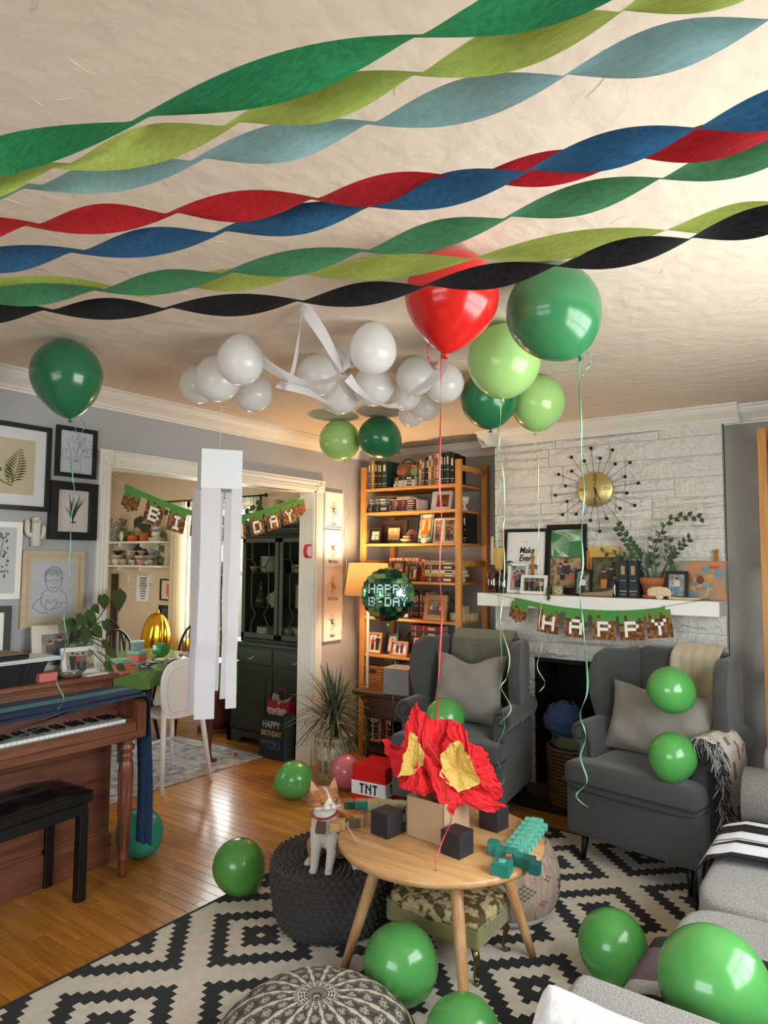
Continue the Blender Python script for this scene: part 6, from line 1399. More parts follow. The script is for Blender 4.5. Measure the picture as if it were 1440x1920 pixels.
# head, turned to the right and lifted
HC = Vector((.004, -.016, .300)); hz, hx = R(26), R(-10)
HM = Matrix.Translation(HC) @ Matrix.Rotation(hz, 4, 'Z') @ Matrix.Rotation(hx, 4, 'X') @ Matrix.Scale(1.24, 4)
def h3(x, y, z): return HM @ Vector((x, y, z))
def hel(c, r, rot=None):
    k0 = len(cb_.v); cb_.ell((0, 0, 0), r, 0, 18, rot)
    for i in range(k0, len(cb_.v)): cb_.v[i] = tuple(HM @ (Vector(cb_.v[i]) + Vector(c)))
hel((0, 0, .004), (.043, .040, .037)); hel((0, .012, .010), (.040, .036, .034)); hel((-.024, -.010, -.010), (.021, .020, .018)); hel((.024, -.010, -.010), (.021, .020, .018))
hel((0, -.030, -.012), (.018, .017, .013)); hel((-.008, -.038, -.014), (.011, .009, .009)); hel((.008, -.038, -.014), (.011, .009, .009)); hel((0, -.036, -.004), (.007, .012, .009)); hel((0, -.034, -.023), (.009, .009, .006)); hel((0, -.026, .008), (.010, .016, .014))
for s in (-1, 1):   # ears: tapered cupped cones
    for k in range(11):
        t = k / 10; hel((s * (.027 + .010 * t), .004 + .002 * t, .026 + .046 * t), (.0165 * (1 - t) ** .85 + .0016, .0062 * (1 - t) + .0016, .0065 * (1 - t) + .002))
ob = cb_.build('cat_body', m_fur, cat); remesh(ob, .0032, 5, .5); baked(ob)
for p in ob.data.polygons: p.use_smooth = True
vc = ob.data.color_attributes.new('fur', 'FLOAT_COLOR', 'POINT'); HI = HM.inverted(); wht = lin('d9cfc4'); gin = lin('b5763f'); gid = lin('8a5226'); pnk = lin('c99080')
def mixc(a, b, t): t = max(0, min(1, t)); return tuple(x * (1 - t) + y * t for x, y in zip(a, b))
for i, v in enumerate(ob.data.vertices):
    p = v.co; q = HI @ p; nz = noise.noise(p * 45) * .012; st_b = .5 + .5 * math.sin(p.z * 210 + p.x * 60 + nz * 200)
    g = mixc(gin, gid, st_b * .55)
    if q.z > -.045 and q.length < .095 and p.z > .262:
        blaze = .0035 + max(0, (.012 - q.z)) * .60 if q.y < 0 else -1      # white blaze widening to the muzzle
        wv = (blaze + nz * .3 - abs(q.x)) / .003 + .5
        if q.z < -.012: wv = max(wv, (-.010 - q.z + nz * .4 + max(0, -.01 - q.y) * .5 - abs(q.x) * .22) / .004)
        strp = .5 + .5 * math.sin(q.x * 420) if q.z > .012 else .5 + .5 * math.sin(q.z * 330 + abs(q.x) * 160)
        c = mixc(mixc(gin, gid, strp * .6), wht, wv)
        if q.z > .036 and abs(q.x) > .018 and q.y < .004: c = mixc(c, pnk, .75)
    else:
        front = (.045 + nz * 1.5 - p.y) / .006; wv = front
        if p.x > .048 + nz and p.z > .07 and p.z < .25: wv = -1
        if p.z < .05 and p.x > .07: wv = 1 if p.y < .05 else -1
        if p.x > .012 and .085 < p.z < .15 and p.y > -.004: wv = (-p.x + .026 + nz) / .005
        if p.z < .075 and p.y < .06: wv = 1
        if p.x < -.045 and p.z > .09 and p.y > .02: wv = (nz * 40)
        c = mixc(g, wht, wv)
    vc.data[i].color = (*c[:3], 1)
m_eye = mat('amber_eye', 'c08a3a', .08, coat=1); m_pup = mat('pupil', '050505', .05, coat=1); m_nose = mat('pink_nose', 'b8776a', .5)
for s in (-1, 1):
    e = MB().ell((0, 0, 0), (.0088, .0060, .0084), 0, 18); o = e.build('eye', m_eye, cat, h3(s * .0185, -.0335, .0045)); o.rotation_euler = (hx, 0, hz + s * .42)
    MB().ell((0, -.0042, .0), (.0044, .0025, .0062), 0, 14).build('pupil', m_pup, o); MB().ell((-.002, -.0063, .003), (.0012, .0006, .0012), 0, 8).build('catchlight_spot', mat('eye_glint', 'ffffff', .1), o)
    rim_ = [Vector((.0098 * math.cos(a), -.0012, .0088 * math.sin(a))) for a in [2 * PI * k / 20 for k in range(20)]]; MB().tube(rim_, .0011, 5, closed=True).build('eyelid', mat('eye_rim', '4a2c1e', .6), o)
MB().add([tuple(h3(-.0052, -.0475, -.0055)), tuple(h3(.0052, -.0475, -.0055)), tuple(h3(0, -.0500, -.0120)), tuple(h3(-.0035, -.0485, -.0030)), tuple(h3(.0035, -.0485, -.0030)), tuple(h3(0, -.040, -.008))], [(0, 2, 1), (0, 1, 4, 3), (0, 5, 2), (1, 2, 5)]).build('nose', m_nose, cat)
MB().tube([h3(0, -.0492, -.0120), h3(0, -.0480, -.0165)], .0007, 4).tube([h3(-.009, -.0445, -.0215), h3(-.004, -.0475, -.0200), h3(0, -.0480, -.0165), h3(.004, -.0475, -.0200), h3(.009, -.0445, -.0215)], .0007, 4).build('mouth', mat('mouth_line', '6b3f33', .7), cat)
rr = random.Random(3); wk_ = MB()
for s in (-1, 1):
    for k in range(6): wk_.tube([h3(s * .012, -.043, -.013 - k * .0015), h3(s * .035, -.044, -.010 - k * .004), h3(s * .058, -.036, -.008 - k * .008)], [.0005, .0004, .0002], 4)
wk_.build('whiskers', mat('whisker', 'e6e2dc', .5), cat)['kind'] = 'stuff'
m_col = mat('red_collar', 'a01c22', .5)
c_ = Vector((.001, .004, .249)); MB().tube([c_ + Vector((.0455 * math.cos(a), .0455 * math.sin(a), .010 * math.sin(a) + .003 * math.cos(a) - .004)) for a in [2 * PI * k / 32 for k in range(32)]], .0042, 8, closed=True).build('collar', m_col, cat)
MB().tube([(-.012, -.045, .236), (-.018, -.051, .224), (-.020, -.053, .212)], .0045, 6).build('collar_tab', m_col, cat)
MB().lathe([(0, 0), (.011, 0), (.011, .002), (0, .002)], (-.016, -.056, .196), 6, axis=(-.1, -1, .25)).build('name_tag', mat('brass_tag', 'c9962f', .3, metal=.6), cat)
MB().ell((-.018, -.056, .212), .005, 0, 12).build('bell', mat('silver_bell', 'c8c8c8', .2, metal=1), cat)
# ================================================================ SMALL THINGS ON WALLS, SHELVES, MANTEL AND PIANO
def printmat(name, a, b, vs=20, rough=.35): return mat(name, a, rough, hex2=b, vs=vs, sharp=False, coat=.2)
def folk(t, people, y=-.0085):
    """small flat printed figures: (x, z_foot, height, shirt, trousers, skin/hair)"""
    for (x, z, h, c1, c2) in people:
        mb = MB(); w_ = h * .16
        mb.poly([(x - w_ * .8, y, z), (x + w_ * .8, y, z), (x + w_, y, z + h * .48), (x - w_, y, z + h * .48)], 1)
        mb.poly([(x - w_, y - .0001, z + h * .45), (x + w_, y - .0001, z + h * .45), (x + w_ * 1.25, y - .0001, z + h * .80), (x - w_ * 1.25, y - .0001, z + h * .80)], 0)
        mb.disc((x, y - .0002, z + h * .89), h * .085, h * .10, 2, 10); mb.disc((x, y - .0003, z + h * .94), h * .088, h * .065, 3, 10)
        mb.build('printed_figure', [mat('pr' + c1, c1, .5), mat('pr' + c2, c2, .5), mat('pr_skin', 'c99a7c', .5), mat('pr_hair', '3a241a', .5)], t)
WX = XL + .0015
GW = 'pictures on the blue grey wall'
# ---- fern print
def fern(t):
    def frond(x0, z0, x1, z1, n, ln, m):
        a, b = Vector((x0, -.0085, z0)), Vector((x1, -.0085, z1)); mb = MB(); mb.tube([a, a.lerp(b, .5) + Vector((.01, 0, 0)), b], .0011, 4); d = (b - a).normalized(); s = Vector((-d.z, 0, d.x))
        for k in range(n):
            u = (k + 1) / (n + 1); p = a.lerp(b, u); l_ = ln * math.sin(PI * (.15 + .8 * u)) ** .8 * (1.1 - .7 * u)
            for sg in (-1, 1):
                e = p + s * sg * l_ + d * l_ * .45; q = p.lerp(e, .5) + d * .004; w_ = l_ * .07 + .001
                mb.add([p, q + d * w_, e, q - d * w_], [(0, 1, 2, 3)]); 
        mb.v = [(v[0], min(v[1], -.0075), v[2]) for v in mb.v]; mb.build('fern_drawing', m, t)
    mo = mat('olive_ink', '5b5320', .8); frond(.03, .13, .07, .31, 12, .07, mo); frond(.035, .12, -.0, .225, 8, .035, mo); mb = MB(); mb.tube(catmull([(.03, -.0085, .12), (-.02, -.0085, .14), (-.045, -.0085, .18), (-.04, -.0085, .20), (-.028, -.0085, .195)], 4), .0022, 5); mb.disc((-.036, -.009, .196), .014, .014, 0, 14); mb.build('fern_drawing', mo, t)
    lettering('27.16.', .016, m_inkk, t, (-.07, -.0085, .31))
art('botanical_print', 'large fern print with wide white mat in black frame at the left edge', (WX, 1.62, 1.755), R(90), .44, .435, .024, m_fk, m_paper, fern, group=GW, mat_in=.055, mm=mat('aged_paper', 'd6c8ac', .85, vary=.08, vs=6), glass=True)
def mons(t):
    mb = MB(); rr = random.Random(1)
    for (x, z, r, a) in ((-.02, .185, .045, .3), (.045, .175, .042, -.5), (-.06, .125, .032, .9), (.06, .135, .03, -1.0), (.01, .205, .03, 0)):
        pts = []
        for k in range(15):
            u = 2 * PI * k / 14; rr_ = r * (1 - .28 * (k % 2)) * (1 + .25 * math.cos(u - PI / 2 - a)); pts.append((x + rr_ * math.sin(u), -.0085, z + rr_ * math.cos(u) * .9))
        mb.tube(pts, .0006, 4); mb.tube([(x, -.0085, z + r * .6), (x, -.0085, z - r * .5), (.0, -.0085, .085)], .0005, 4)
    mb.tube([(-.03, -.0085, .085), (.03, -.0085, .085), (.024, -.0085, .03), (-.024, -.0085, .03), (-.03, -.0085, .085)], .0006, 4); mb.build('line_drawing', m_inkk, t)
art('line_drawing_print', 'monstera line drawing in black frame, topmost of the pair', (WX, 1.98, 1.948), R(90), .228, .268, .022, m_fk, mat('cool_paper', 'd9dce8', .8), mons, group=GW, glass=True)
def roots(t):
    mb = MB(); rr = random.Random(2)
    for k in range(22):
        a = rr.uniform(-.55, .55); l_ = rr.uniform(.08, .15); mb.tube([(0, -.0085, .10), (math.sin(a) * l_ * .45, -.0085, .10 + l_ * .5), (math.sin(a) * l_ * 1.05, -.0085, .10 + math.cos(a) * l_)], [.0018, .0014, .0003], 4)
    mb.build('grass_drawing', mat('grass_ink', '2f3d33', .8), t); mb = MB()
    for k in range(14):
        a = rr.uniform(-1.6, 1.6); l_ = rr.uniform(.015, .035); mb.tube([(0, -.0085, .10), (math.sin(a) * l_, -.0085, .098 - math.cos(a) * l_ * .5)], [.0014, .0004], 4)
    mb.build('root_drawing', mat('root_ink', '6b3a2a', .8), t)
art('root_print', 'print of a grass plant with red roots in a deep black frame', (WX, 1.971, 1.615), R(90), .262, .305, .042, m_fk, mat('greige_paper', 'cfc9c4', .85), roots, group=GW, dep=.03)
def cact(t):
    for (P, r) in (([(0, 0, 0), (0, 0, .135)], .021), ([(0, 0, .055), (-.032, 0, .062), (-.042, 0, .085), (-.042, 0, .125)], .0125), ([(0, 0, .045), (.030, 0, .05), (.038, 0, .07), (.038, 0, .10)], .0115)):
        Q = catmull(P, 6); rs = [r] * len(Q); rs[-1] = r * .55; MB().tube(Q, rs, 12).ell(Q[-1], (r * .98, r * .8, r * .9), 0, 12).build('cactus_arm', mm_c, t)
        for k in range(5): a = -.8 + k * .4; MB().tube([q + Vector((math.sin(a) * r * .98 if abs(q.x) < .005 or q.z > .07 else 0, -math.cos(a) * r * .98, 0)) for q in Q], r * .13, 5).build('rib', mm_c, t)
mm_c = mat('white_ceramic', 'd8d2c8', .5)
t = thing('ceramic_cactus', 'white ceramic wall cactus between the frames', 'ornament', (XL + .022, 1.772, 1.575), R(90)); cact(t)
def tree(t):
    mb = MB(); rr = random.Random(4)
    for k in range(70):
        x = rr.uniform(-.05, .09); z = rr.uniform(.08, .32); a = rr.uniform(-.6, .6); l_ = .016; mb.add([(x, -.0085, z), (x + .005, -.0085, z + l_ * .5), (x + a * l_, -.0085, z + l_), (x - .005, -.0085, z + l_ * .5)], [(0, 1, 2, 3)])
    for x in (-.03, .02, .065): mb.tube([(x * .4, -.0085, .06), (x, -.0085, .3)], .0012, 4)
    mb.build('leaf_drawing', mat('teal_grey_ink', '5d6a6c', .8), t)
art('leafy_print', 'pale leaf print in chipped white frame at the left edge', (WX, 1.56, 1.317), R(90), .30, .378, .028, m_fw, mat('pale_paper', 'bdbfc2', .85), tree, group=GW)
def boy(t):
    mi_ = mat('pencil_line', '6a6470', .8); mb = MB(); Y_ = -.0090
    def ln(P, r=.0009): mb.tube(catmull([(x, Y_, z) for x, z in P], 4), r, 4)
    ln([(-.035, .245), (-.038, .215), (-.02, .185), (.005, .178), (.028, .19), (.042, .22), (.038, .25)]); ln([(-.04, .23), (-.045, .27), (-.02, .30), (.01, .305), (.04, .285), (.046, .24)], .0014)
    for k in range(9): ln([(-.035 + k * .008, .30 - abs(k - 4) * .003), (-.04 + k * .0095, .255 + (k % 3) * .006)])
    ln([(-.024, .232), (-.014, .235), (-.006, .231)]); ln([(.010, .232), (.020, .236), (.028, .232)]); ln([(-.014, .203), (.002, .197), (.020, .205)], .0012); ln([(.0, .222), (.004, .214)])
    ln([(-.035, .19), (-.055, .17), (-.06, .12), (-.03, .085)]); ln([(.036, .185), (.07, .16), (.075, .12)]); ln([(-.055, .15), (-.09, .13), (-.10, .10), (-.06, .075), (-.02, .07)]); ln([(-.03, .14), (-.01, .12), (.012, .14), (.02, .11), (-.01, .085), (-.035, .10), (-.03, .14)]); ln([(.02, .12), (.075, .12)]); ln([(0, .085), (.04, .10), (.05, .115)])
    mb.build('pencil_drawing', mi_, t)
art('pencil_portrait', 'pencil portrait of a smiling child in a birch frame', (WX, 1.882, 1.168), R(90), .33, .388, .025, m_fn, mat('cream_mat', 'd8cab2', .85), boy, group=GW, mat_in=.030, mm=mat('sketch_paper', 'cfcfda', .85), glass=True)
art('slate_framed_picture', 'dark slate frame standing at the left edge of the piano top', (WX + .01, 1.56, .945), R(90), .22, .34, .03, m_fg, m_fw, group='frames standing on the piano')
# ---- four fox drawings by the doorway
def scribble(seed, cols, name_):
    def f(t):
        rr = random.Random(seed); mb = MB(); c0, c1 = cols
        def ln(P, r, mi): mb.tube([(x, -.0085, z) for x, z in P], r, 4, mi)
        for k in range(8): ln([(rr.uniform(-.012, .012), .13), (rr.uniform(-.018, .018), .165)], .0022, 0)
        ln([(-.012, .175), (-.004, .20), (.010, .20), (.014, .175), (-.012, .175)], .0012, 1); ln([(-.010, .198), (-.014, .212)], .001, 1); ln([(.008, .198), (.014, .212)], .001, 1)
        ln([(-.012, .16), (-.045, .165 + rr.uniform(-.02, .01))], .0016, 0); ln([(.012, .16), (.045, .160 + rr.uniform(-.02, .01))], .0016, 0)
        ln([(-.006, .132), (-.012, .075)], .0012, 1); ln([(.008, .132), (.008, .075)], .0012, 1); ln([(.012, .14), (.03, .11), (.028, .135)], .0022, 0)
        mb.build('felt_pen_figure', [mat('fp' + c0, c0, .8), mat('fp' + c1, c1, .8)], t)
        o_ = MB(); x = -.05
        for k in range(len(name_) * 3): o_.tube([(x + k * .0075, -.0085, .035 + .010 * math.sin(k * 2.1 + seed)), (x + (k + 1) * .0075, -.0085, .035 + .010 * math.sin((k + 1) * 2.1 + seed))], .0013, 4)
        lettering(name_, .040, m_inkk, t, (.004, -.0085, .038), sx=.9)
    return f
for (z, nm, cols, lb) in ((1.762, 'Girl', ('c96a3a', '3a3436'), 'topmost child drawing by the doorway, a figure with outstretched arms'), (1.468, 'Mr Fox', ('e2581f', '7a3a22'), 'second child drawing from the top by the doorway, an orange scribbled figure'), (1.182, 'Mrs Fox', ('d9a03a', 'b0402a'), 'third child drawing from the top by the doorway, a yellow and red figure'), (.898, 'Ash', ('555a63', 'c2402e'), 'lowest child drawing by the doorway, a grey and red figure')):
    art('child_drawing', lb, (WX, 4.108, z), R(90), .218, .285, .010, m_fw, m_paper, scribble(int(z * 100), cols, nm), group='child drawings in white frames by the doorway')

# ---- sunburst clock
m_bc = mat('brass_clock', 'cdbd84', .38, metal=.8); m_bk = mat('black_bead', '0b0b0c', .25)
t = thing('sunburst_clock', 'sunburst clock with brass face and black bead tips on the chimney', 'clock', (-1.512, 4.43, 1.993))
MB().lathe([(0, 0), (.112, 0), (.116, .006), (.112, .012), (.02, .014), (0, .014)], n=48, axis=(0, -1, 0)).build('clock_face', m_bc, t)
for k in range(24):
    a = 2 * PI * (k + .5) / 24 + .04; r1 = .275 if k % 2 else .205; d = Vector((math.sin(a), 0, math.cos(a)))
    MB().tube([d * .08 + Vector((0, -.006, 0)), d * r1 + Vector((0, -.006, 0))], .0016, 6).build('ray', m_bk, t); MB().ell(d * r1 + Vector((0, -.006, 0)), .0115, 0, 14).build('bead', m_bk, t)
for k in range(4):
    a = k * PI / 2; mk = MB()
    for q in (-.006, .006): mk.bx(q - .001, q + .001, -.017, -.0145, .060, .098)
    mk.bx(-.007, .007, -.017, -.0145, .058, .060).bx(-.007, .007, -.017, -.0145, .098, .100)
    o = mk.build('hour_marker', m_bk, t); o.rotation_euler = (0, a, 0)
for (ln_, a, w_) in ((.085, R(153), .0022), (.055, R(172), .003), (.05, R(3), .0012)): o = MB().bx(-w_, w_, -.020, -.018, -.015, ln_).build('hand', m_bk, t); o.rotation_euler = (0, a, 0)
MB().lathe([(0, 0), (.007, 0), (.006, .004), (0, .005)], (0, -.016, 0), 16, axis=(0, -1, 0)).build('hub', m_bk, t)

# ================================================================ MANTEL
MZ = 1.304; YM = 4.33
GM = 'frames leaning on the mantel'
def make(t):
    for (s, z, sz) in (('Make', .292, .060), ('Every', .238, .060), ('Moment', .184, .060)): o = lettering(s, sz, m_inkk, t, (.01, -.0085, z), sx=.85, bold=.0012); o.data.transform(Matrix.Shear('XZ', 4, (.0, .0)) if False else Matrix(((1, .25, 0, 0), (0, 1, 0, 0), (0, 0, 1, 0), (0, 0, 0, 1))))
    MB().bx(-.012, .012, -.0088, -.008, .350, .3525).build('printed_dash', m_inkk, t)
art('lettered_print', 'black framed print lettered Make Every Moment', (-1.995, 4.385, MZ), 0, .325, .44, .020, m_fk, m_paper, make, rx=R(-6), group=GM)
m_palm = mat('palm_green', '3f7a4a', .6); m_palml = mat('palm_light', 'b9d6bd', .6)
def palm(t):
    MB().bx(-.108, .108, -.0085, -.0075, .245, .43).build('palm_panel', m_palm, t); mb = MB()
    for (ox, oz, a0, n, l_) in ((-.10, .42, -1.9, 17, .16), (.10, .36, 2.4, 22, .16), (.0, .43, -2.6, 14, .17), (-.105, .33, -1.2, 16, .13), (.02, .25, 1.2, 20, .12), (-.09, .255, 2.6, 16, .10)):
        for k in range(n):
            a = a0 + k * .10; e = (ox + math.sin(a + 2.2) * l_, oz + math.cos(a + 2.2) * l_); e = (max(-.105, min(.105, e[0])), max(.25, min(.428, e[1]))); mb.tube([(max(-.105, min(.105, ox)), -.0088, oz), (e[0], -.0088, e[1])], [.0024, .0012], 4)
    mb.build('palm_fronds', m_palml, t); MB().bx(-.108, .108, -.0085, -.0075, .045, .243).build('woods_photo', printmat('woods', 'b59a78', '5e4a34', 28), t)
    folk(t, ((-.035, .06, .15, '5a5660', '2b2c33'), (.0, .06, .165, '2e3036', '23242a'), (-.02, .055, .095, '1f2024', '1c1c22'), (.04, .055, .10, 'e06a78', '3a3d48')))
art('palm_and_family_print', 'tall black frame with green palm print above a family photo', (-1.708, 4.385, MZ), 0, .275, .465, .028, m_fk, m_fk, palm, rx=R(-6), group=GM)
art('framed_photo', 'upright white photo frame before the lettered print', (-2.022, 4.33, MZ), 0, .150, .205, .020, m_fw, printmat('beach', 'b3bcc4', '76716c', 30), lambda t: folk(t, ((-.03, .04, .10, 'd86a6a', 'd4a08a'), (-.01, .04, .115, '8f8f94', '3f4148'), (.02, .04, .12, '5d6068', '2f3138'), (.035, .04, .11, 'a09a94', '45444a'))), rx=R(-10), group=GM)
art('framed_photo', 'landscape white photo frame with a seated family', (-1.876, 4.265, MZ), 0, .182, .125, .018, m_fw, printmat('desk', '9a8d84', '4a3f3c', 40), lambda t: folk(t, ((-.05, .022, .075, '26262c', '1e1e22'), (-.015, .022, .08, '2c2a30', '1f1f24'), (.02, .022, .07, '8a5040', '33292a'), (.05, .022, .075, 'b8b0a8', '3a3638'))), rx=R(-10), group=GM)
art('framed_photo', 'small black framed outdoor photo beside the orange taper', (-1.565, 4.32, MZ), 0, .105, .165, .010, m_fk, printmat('snow', '9c9d8e', '33332c', 50), lambda t: folk(t, ((0, .02, .10, 'd6d6d8', '24262c'),)), rx=R(-8), group=GM)
art('photo_canvas', 'unframed dark photo of two people among trees, one in an orange skirt', (-1.42, 4.36, MZ), 0, .20, .245, .002, m_fk, printmat('forest', '6c6a4e', '1a1c17', 22), lambda t: folk(t, ((-.025, .05, .125, '4a2a26', 'd08a2c'), (.02, .05, .145, '26262c', '1a1a1e'))), rx=R(-7), group=GM)
art('framed_photo', 'black framed photo of a child in blue before the terracotta pot', (-.995, 4.30, MZ), 0, .128, .165, .018, m_fk, printmat('bluekid', 'a9a49e', '5c6a78', 40), lambda t: folk(t, ((0, .03, .10, 'c9c2c0', '4f83b5'),)), rx=R(-9), group=GM)
m_paint = mat('abstract_paint', 'cd8a5a', .6, hex2='7d8f8c', vs=11, bump=.5, bs=40); m_paint2 = mat('abstract_paint_pink', 'bb7f86', .6, hex2='c98549', vs=14)
def paintp(t):
    MB().bx(-.085, .055, -.0092, -.0080, .055, .150).build('child_photo', printmat('kid', 'c99a66', '8d5a34', 18), t); mb = MB()
    mb.disc((-.015, -.0098, .115), .022, .026, 0, 16); mb.disc((-.010, -.0096, .085), .045, .014, 1, 16); mb.disc((.020, -.0097, .078), .030, .012, 2, 12); mb.disc((-.045, -.0097, .09), .020, .016, 3, 12)
    mb.build('printed_child', [mat('kid_hair', '6a4326', .6), mat('pr_skin', 'c99a7c', .5), mat('kid_denim', '6d98b4', .6), mat('kid_polka', '7a828c', .6)], t)
    mb = MB(); rr = random.Random(5)
    for (x, z, rx_, rz_, mi) in ((-.04, .185, .05, .018, 0), (.02, .175, .03, .014, 1), (.08, .15, .018, .03, 1), (.09, .06, .02, .035, 0), (-.06, .03, .04, .012, 1), (.06, .19, .03, .01, 2)): mb.disc((x, -.0085, z), rx_, rz_, mi, 14)
    mb.build('paint_blobs', [m_paint2, mat('paint_blue', '6f97a8', .6), mat('paint_red', 'c4502f', .6)], t)
art('painted_photo_board', 'colourful painted board with a photo of a child at the right end', (-.865, 4.37, MZ), 0, .26, .225, .002, m_paint, m_paint, paintp, rx=R(-5), group=GM)
m_yel = mat('yellow_canvas', 'd9b35c', .7)
for (x, z, w_, h, lb) in ((-2.215, MZ, .10, .31, 'yellow canvas behind the brown bottle at the left end'), (-1.46, MZ, .20, .315, 'yellow canvas behind the dark family photo')): one('yellow_canvas', MB().bx(-w_/2, w_/2, -.008, .008, 0, h), m_yel, lb, 'canvas', (x, 4.415, z), 0, 'yellow canvases on the mantel')
m_amber = mat('amber_glass', '3b120a', .06, spec=.9, coat=.5); m_gl = mat('green_glass', '3f7a3a', .06, spec=.9, coat=.5); m_dg = mat('black_glass', '0f1214', .06, spec=.9, coat=.5)
def bottle(label, x, y, r, h, m, nr, nh, z=MZ):
    return one('bottle', MB().lathe([(0, 0), (r * .95, 0), (r, .006), (r, h * (1 - nh) - .02), (r * .8, h * (1 - nh)), (nr, h * (1 - nh) + .025), (nr, h - .008), (nr * 1.35, h - .006), (nr * 1.35, h), (nr * .8, h)], n=28), m, label, 'bottle', (x, y, z), 0, 'bottles on the mantel')
bottle('brown apothecary bottle holding the cream taper', -2.212, 4.33, .046, .19, m_amber, .016, .22); bottle('dark bottle between the brown one and the white frame', -2.135, 4.345, .040, .16, m_dg, .014, .2); bottle('slim dark bottle before the blue books', -1.350, 4.27, .016, .15, m_dg, .006, .4); bottle('green glass bottle behind the zz plant', -1.045, 4.40, .030, .265, m_gl, .010, .4)
m_wax = mat('cream_wax', 'd9c9a8', .5, transl=.1); m_waxo = mat('orange_wax', 'b8682f', .5); m_brz = mat('bronze_holder', '4a3524', .35, metal=.8)
def taper(label, x, y, z, h, m, hold=True, r=.011):
    t = thing('candle', label, 'candle', (x, y, z), 0, 'candles on the mantel'); MB().lathe([(0, 0), (r, 0), (r * .9, h), (r * .3, h + .004), (0, h + .004)], n=14).build('wax_taper', m, t); MB().tube([(0, 0, h), (0, 0, h + .010)], .0008, 4).build('wick', m_inkk, t)
    if hold: MB().lathe([(0, MZ - z), (.03, MZ - z), (.03, MZ - z + .004), (.005, MZ - z + .012), (.005, -.018), (.020, -.012), (.022, -.004), (.013, .006), (.012, .008)], n=20).build('candle_holder', m_brz, t)
taper('cream taper standing in the brown bottle', -2.212, 4.33, MZ + .175, .21, m_wax, False); taper('orange taper in a bronze holder before the lettered print', -1.905, 4.31, 1.425, .145, m_waxo); taper('orange taper in a bronze holder beside the tall black frame', -1.56, 4.40, 1.46, .13, m_waxo); taper('stubby orange taper at the far right of the mantel', -.80, 4.425, 1.46, .135, m_waxo)
m_bb = mat('navy_cloth_cover', '243042', .7, bump=.3, bs=200); m_pages = mat('page_edges', 'd8cdb5', .85); m_gilt = mat('gilt', 'b89a58', .4, metal=.5)
def book(label, loc, th, h, d, m, rz=0, group=None, lying=False, lean=0, bands=None, cat='book'):
    """spine faces -Y; stands on z=0; thickness along X"""
    mb = MB(); mb.bx(-th/2, th/2, 0, .0025, 0, h, 0, .001).bx(-th/2, -th/2 + .002, 0, d, 0, h).bx(th/2 - .002, th/2, 0, d, 0, h).bx(-th/2 + .002, th/2 - .002, .0025, d - .004, .003, h - .003, 1)
    ms = [m, m_pages]
    if bands:
        ms.append(bands)
        for (z0, z1, w_) in ((.16, .19, .8), (.62, .86, .42), (.45, .47, .6), (.08, .10, .5)): mb.bx(-th/2 * w_, th/2 * w_, -.0004, 0, h * z0, h * z1, 2)
    if lying: mb.v = [(v[2] - h / 2, v[1], v[0] + th / 2) for v in mb.v]; mb.f = [f[::-1] for f in mb.f]
    return one('book', mb, ms, label, cat, loc, rz, group, ry=lean)
book('navy cloth book with gilt emblem, left of the mantel pair', (-1.303, 4.29, MZ), .054, .225, .13, m_bb, 0, 'navy books on the mantel', bands=m_gilt); book('navy cloth book with gilt emblem, right of the mantel pair', (-1.243, 4.29, MZ), .056, .225, .13, m_bb, 0, 'navy books on the mantel', bands=m_gilt)
# zz plant
zz = thing('zz_plant', 'zz plant with arching stems in a terracotta pot on the mantel', 'plant', (-1.14, 4.345, MZ))
MB().lathe([(0, .012), (.050, .012), (.070, .085), (.078, .088), (.080, .125), (.072, .125), (.068, .10), (0, .10)], n=32).build('terracotta_pot', m_terra, zz); MB().lathe([(.045, 0), (.062, .004), (.068, .02), (.06, .02), (0, .008)], n=28).build('saucer', m_terra, zz); MB().lathe([(.068, .108), (0, .112)], n=24).build('soil', m_soil, zz)
m_zz = mat('zz_leaf', '3a5233', .3, coat=.2, vary=.25, vs=14)
# stems read from the photograph on the mantel plane (x to the right, z up, relative to the pot)
for (P, n, l_, wd) in (([(-.02, 0, .11), (-.06, -.01, .22), (-.12, -.02, .32), (-.20, -.03, .44)], 15, .058, .026), ([(-.03, 0, .11), (-.08, .0, .19), (-.16, -.02, .25), (-.30, -.04, .28)], 9, .045, .022), ([(.01, 0, .11), (.0, -.01, .20), (.03, -.01, .34), (.10, -.02, .46), (.20, -.03, .49), (.29, -.04, .475)], 13, .048, .020), ([(.03, 0, .11), (.08, -.01, .20), (.14, -.02, .29), (.22, -.03, .36)], 12, .052, .018), ([(.02, .0, .11), (.01, .01, .22), (.0, .01, .36)], 8, .05, .018), ([(-.01, -.01, .11), (-.03, -.03, .20), (-.02, -.04, .25)], 8, .045, .026), ([(.04, .01, .11), (.09, .02, .24), (.09, .02, .36)], 8, .048, .022)):
    Q = catmull(P, 8); MB().tube(Q, [.0055 - .004 * i / len(Q) for i in range(len(Q))], 8).build('stem', m_stem, zz)
    for k in range(n):
        u = .38 + .62 * (k + .5) / n; i = min(int(u * (len(Q) - 1)), len(Q) - 2); p = Q[i]; d = (Q[i + 1] - Q[i]).normalized(); s = d.cross(Vector((0, 1, 0))).normalized() * (1 if k % 2 else -1); e = p + (s * .75 + d * .65 + Vector((0, -.15, 0))).normalized() * l_ * (1 - .25 * u)
        leaf_mb(MB(), p, e, wd * 1.3, nrm=(0, -1, .15), cup_=.2).build('leaf', m_zz, zz)
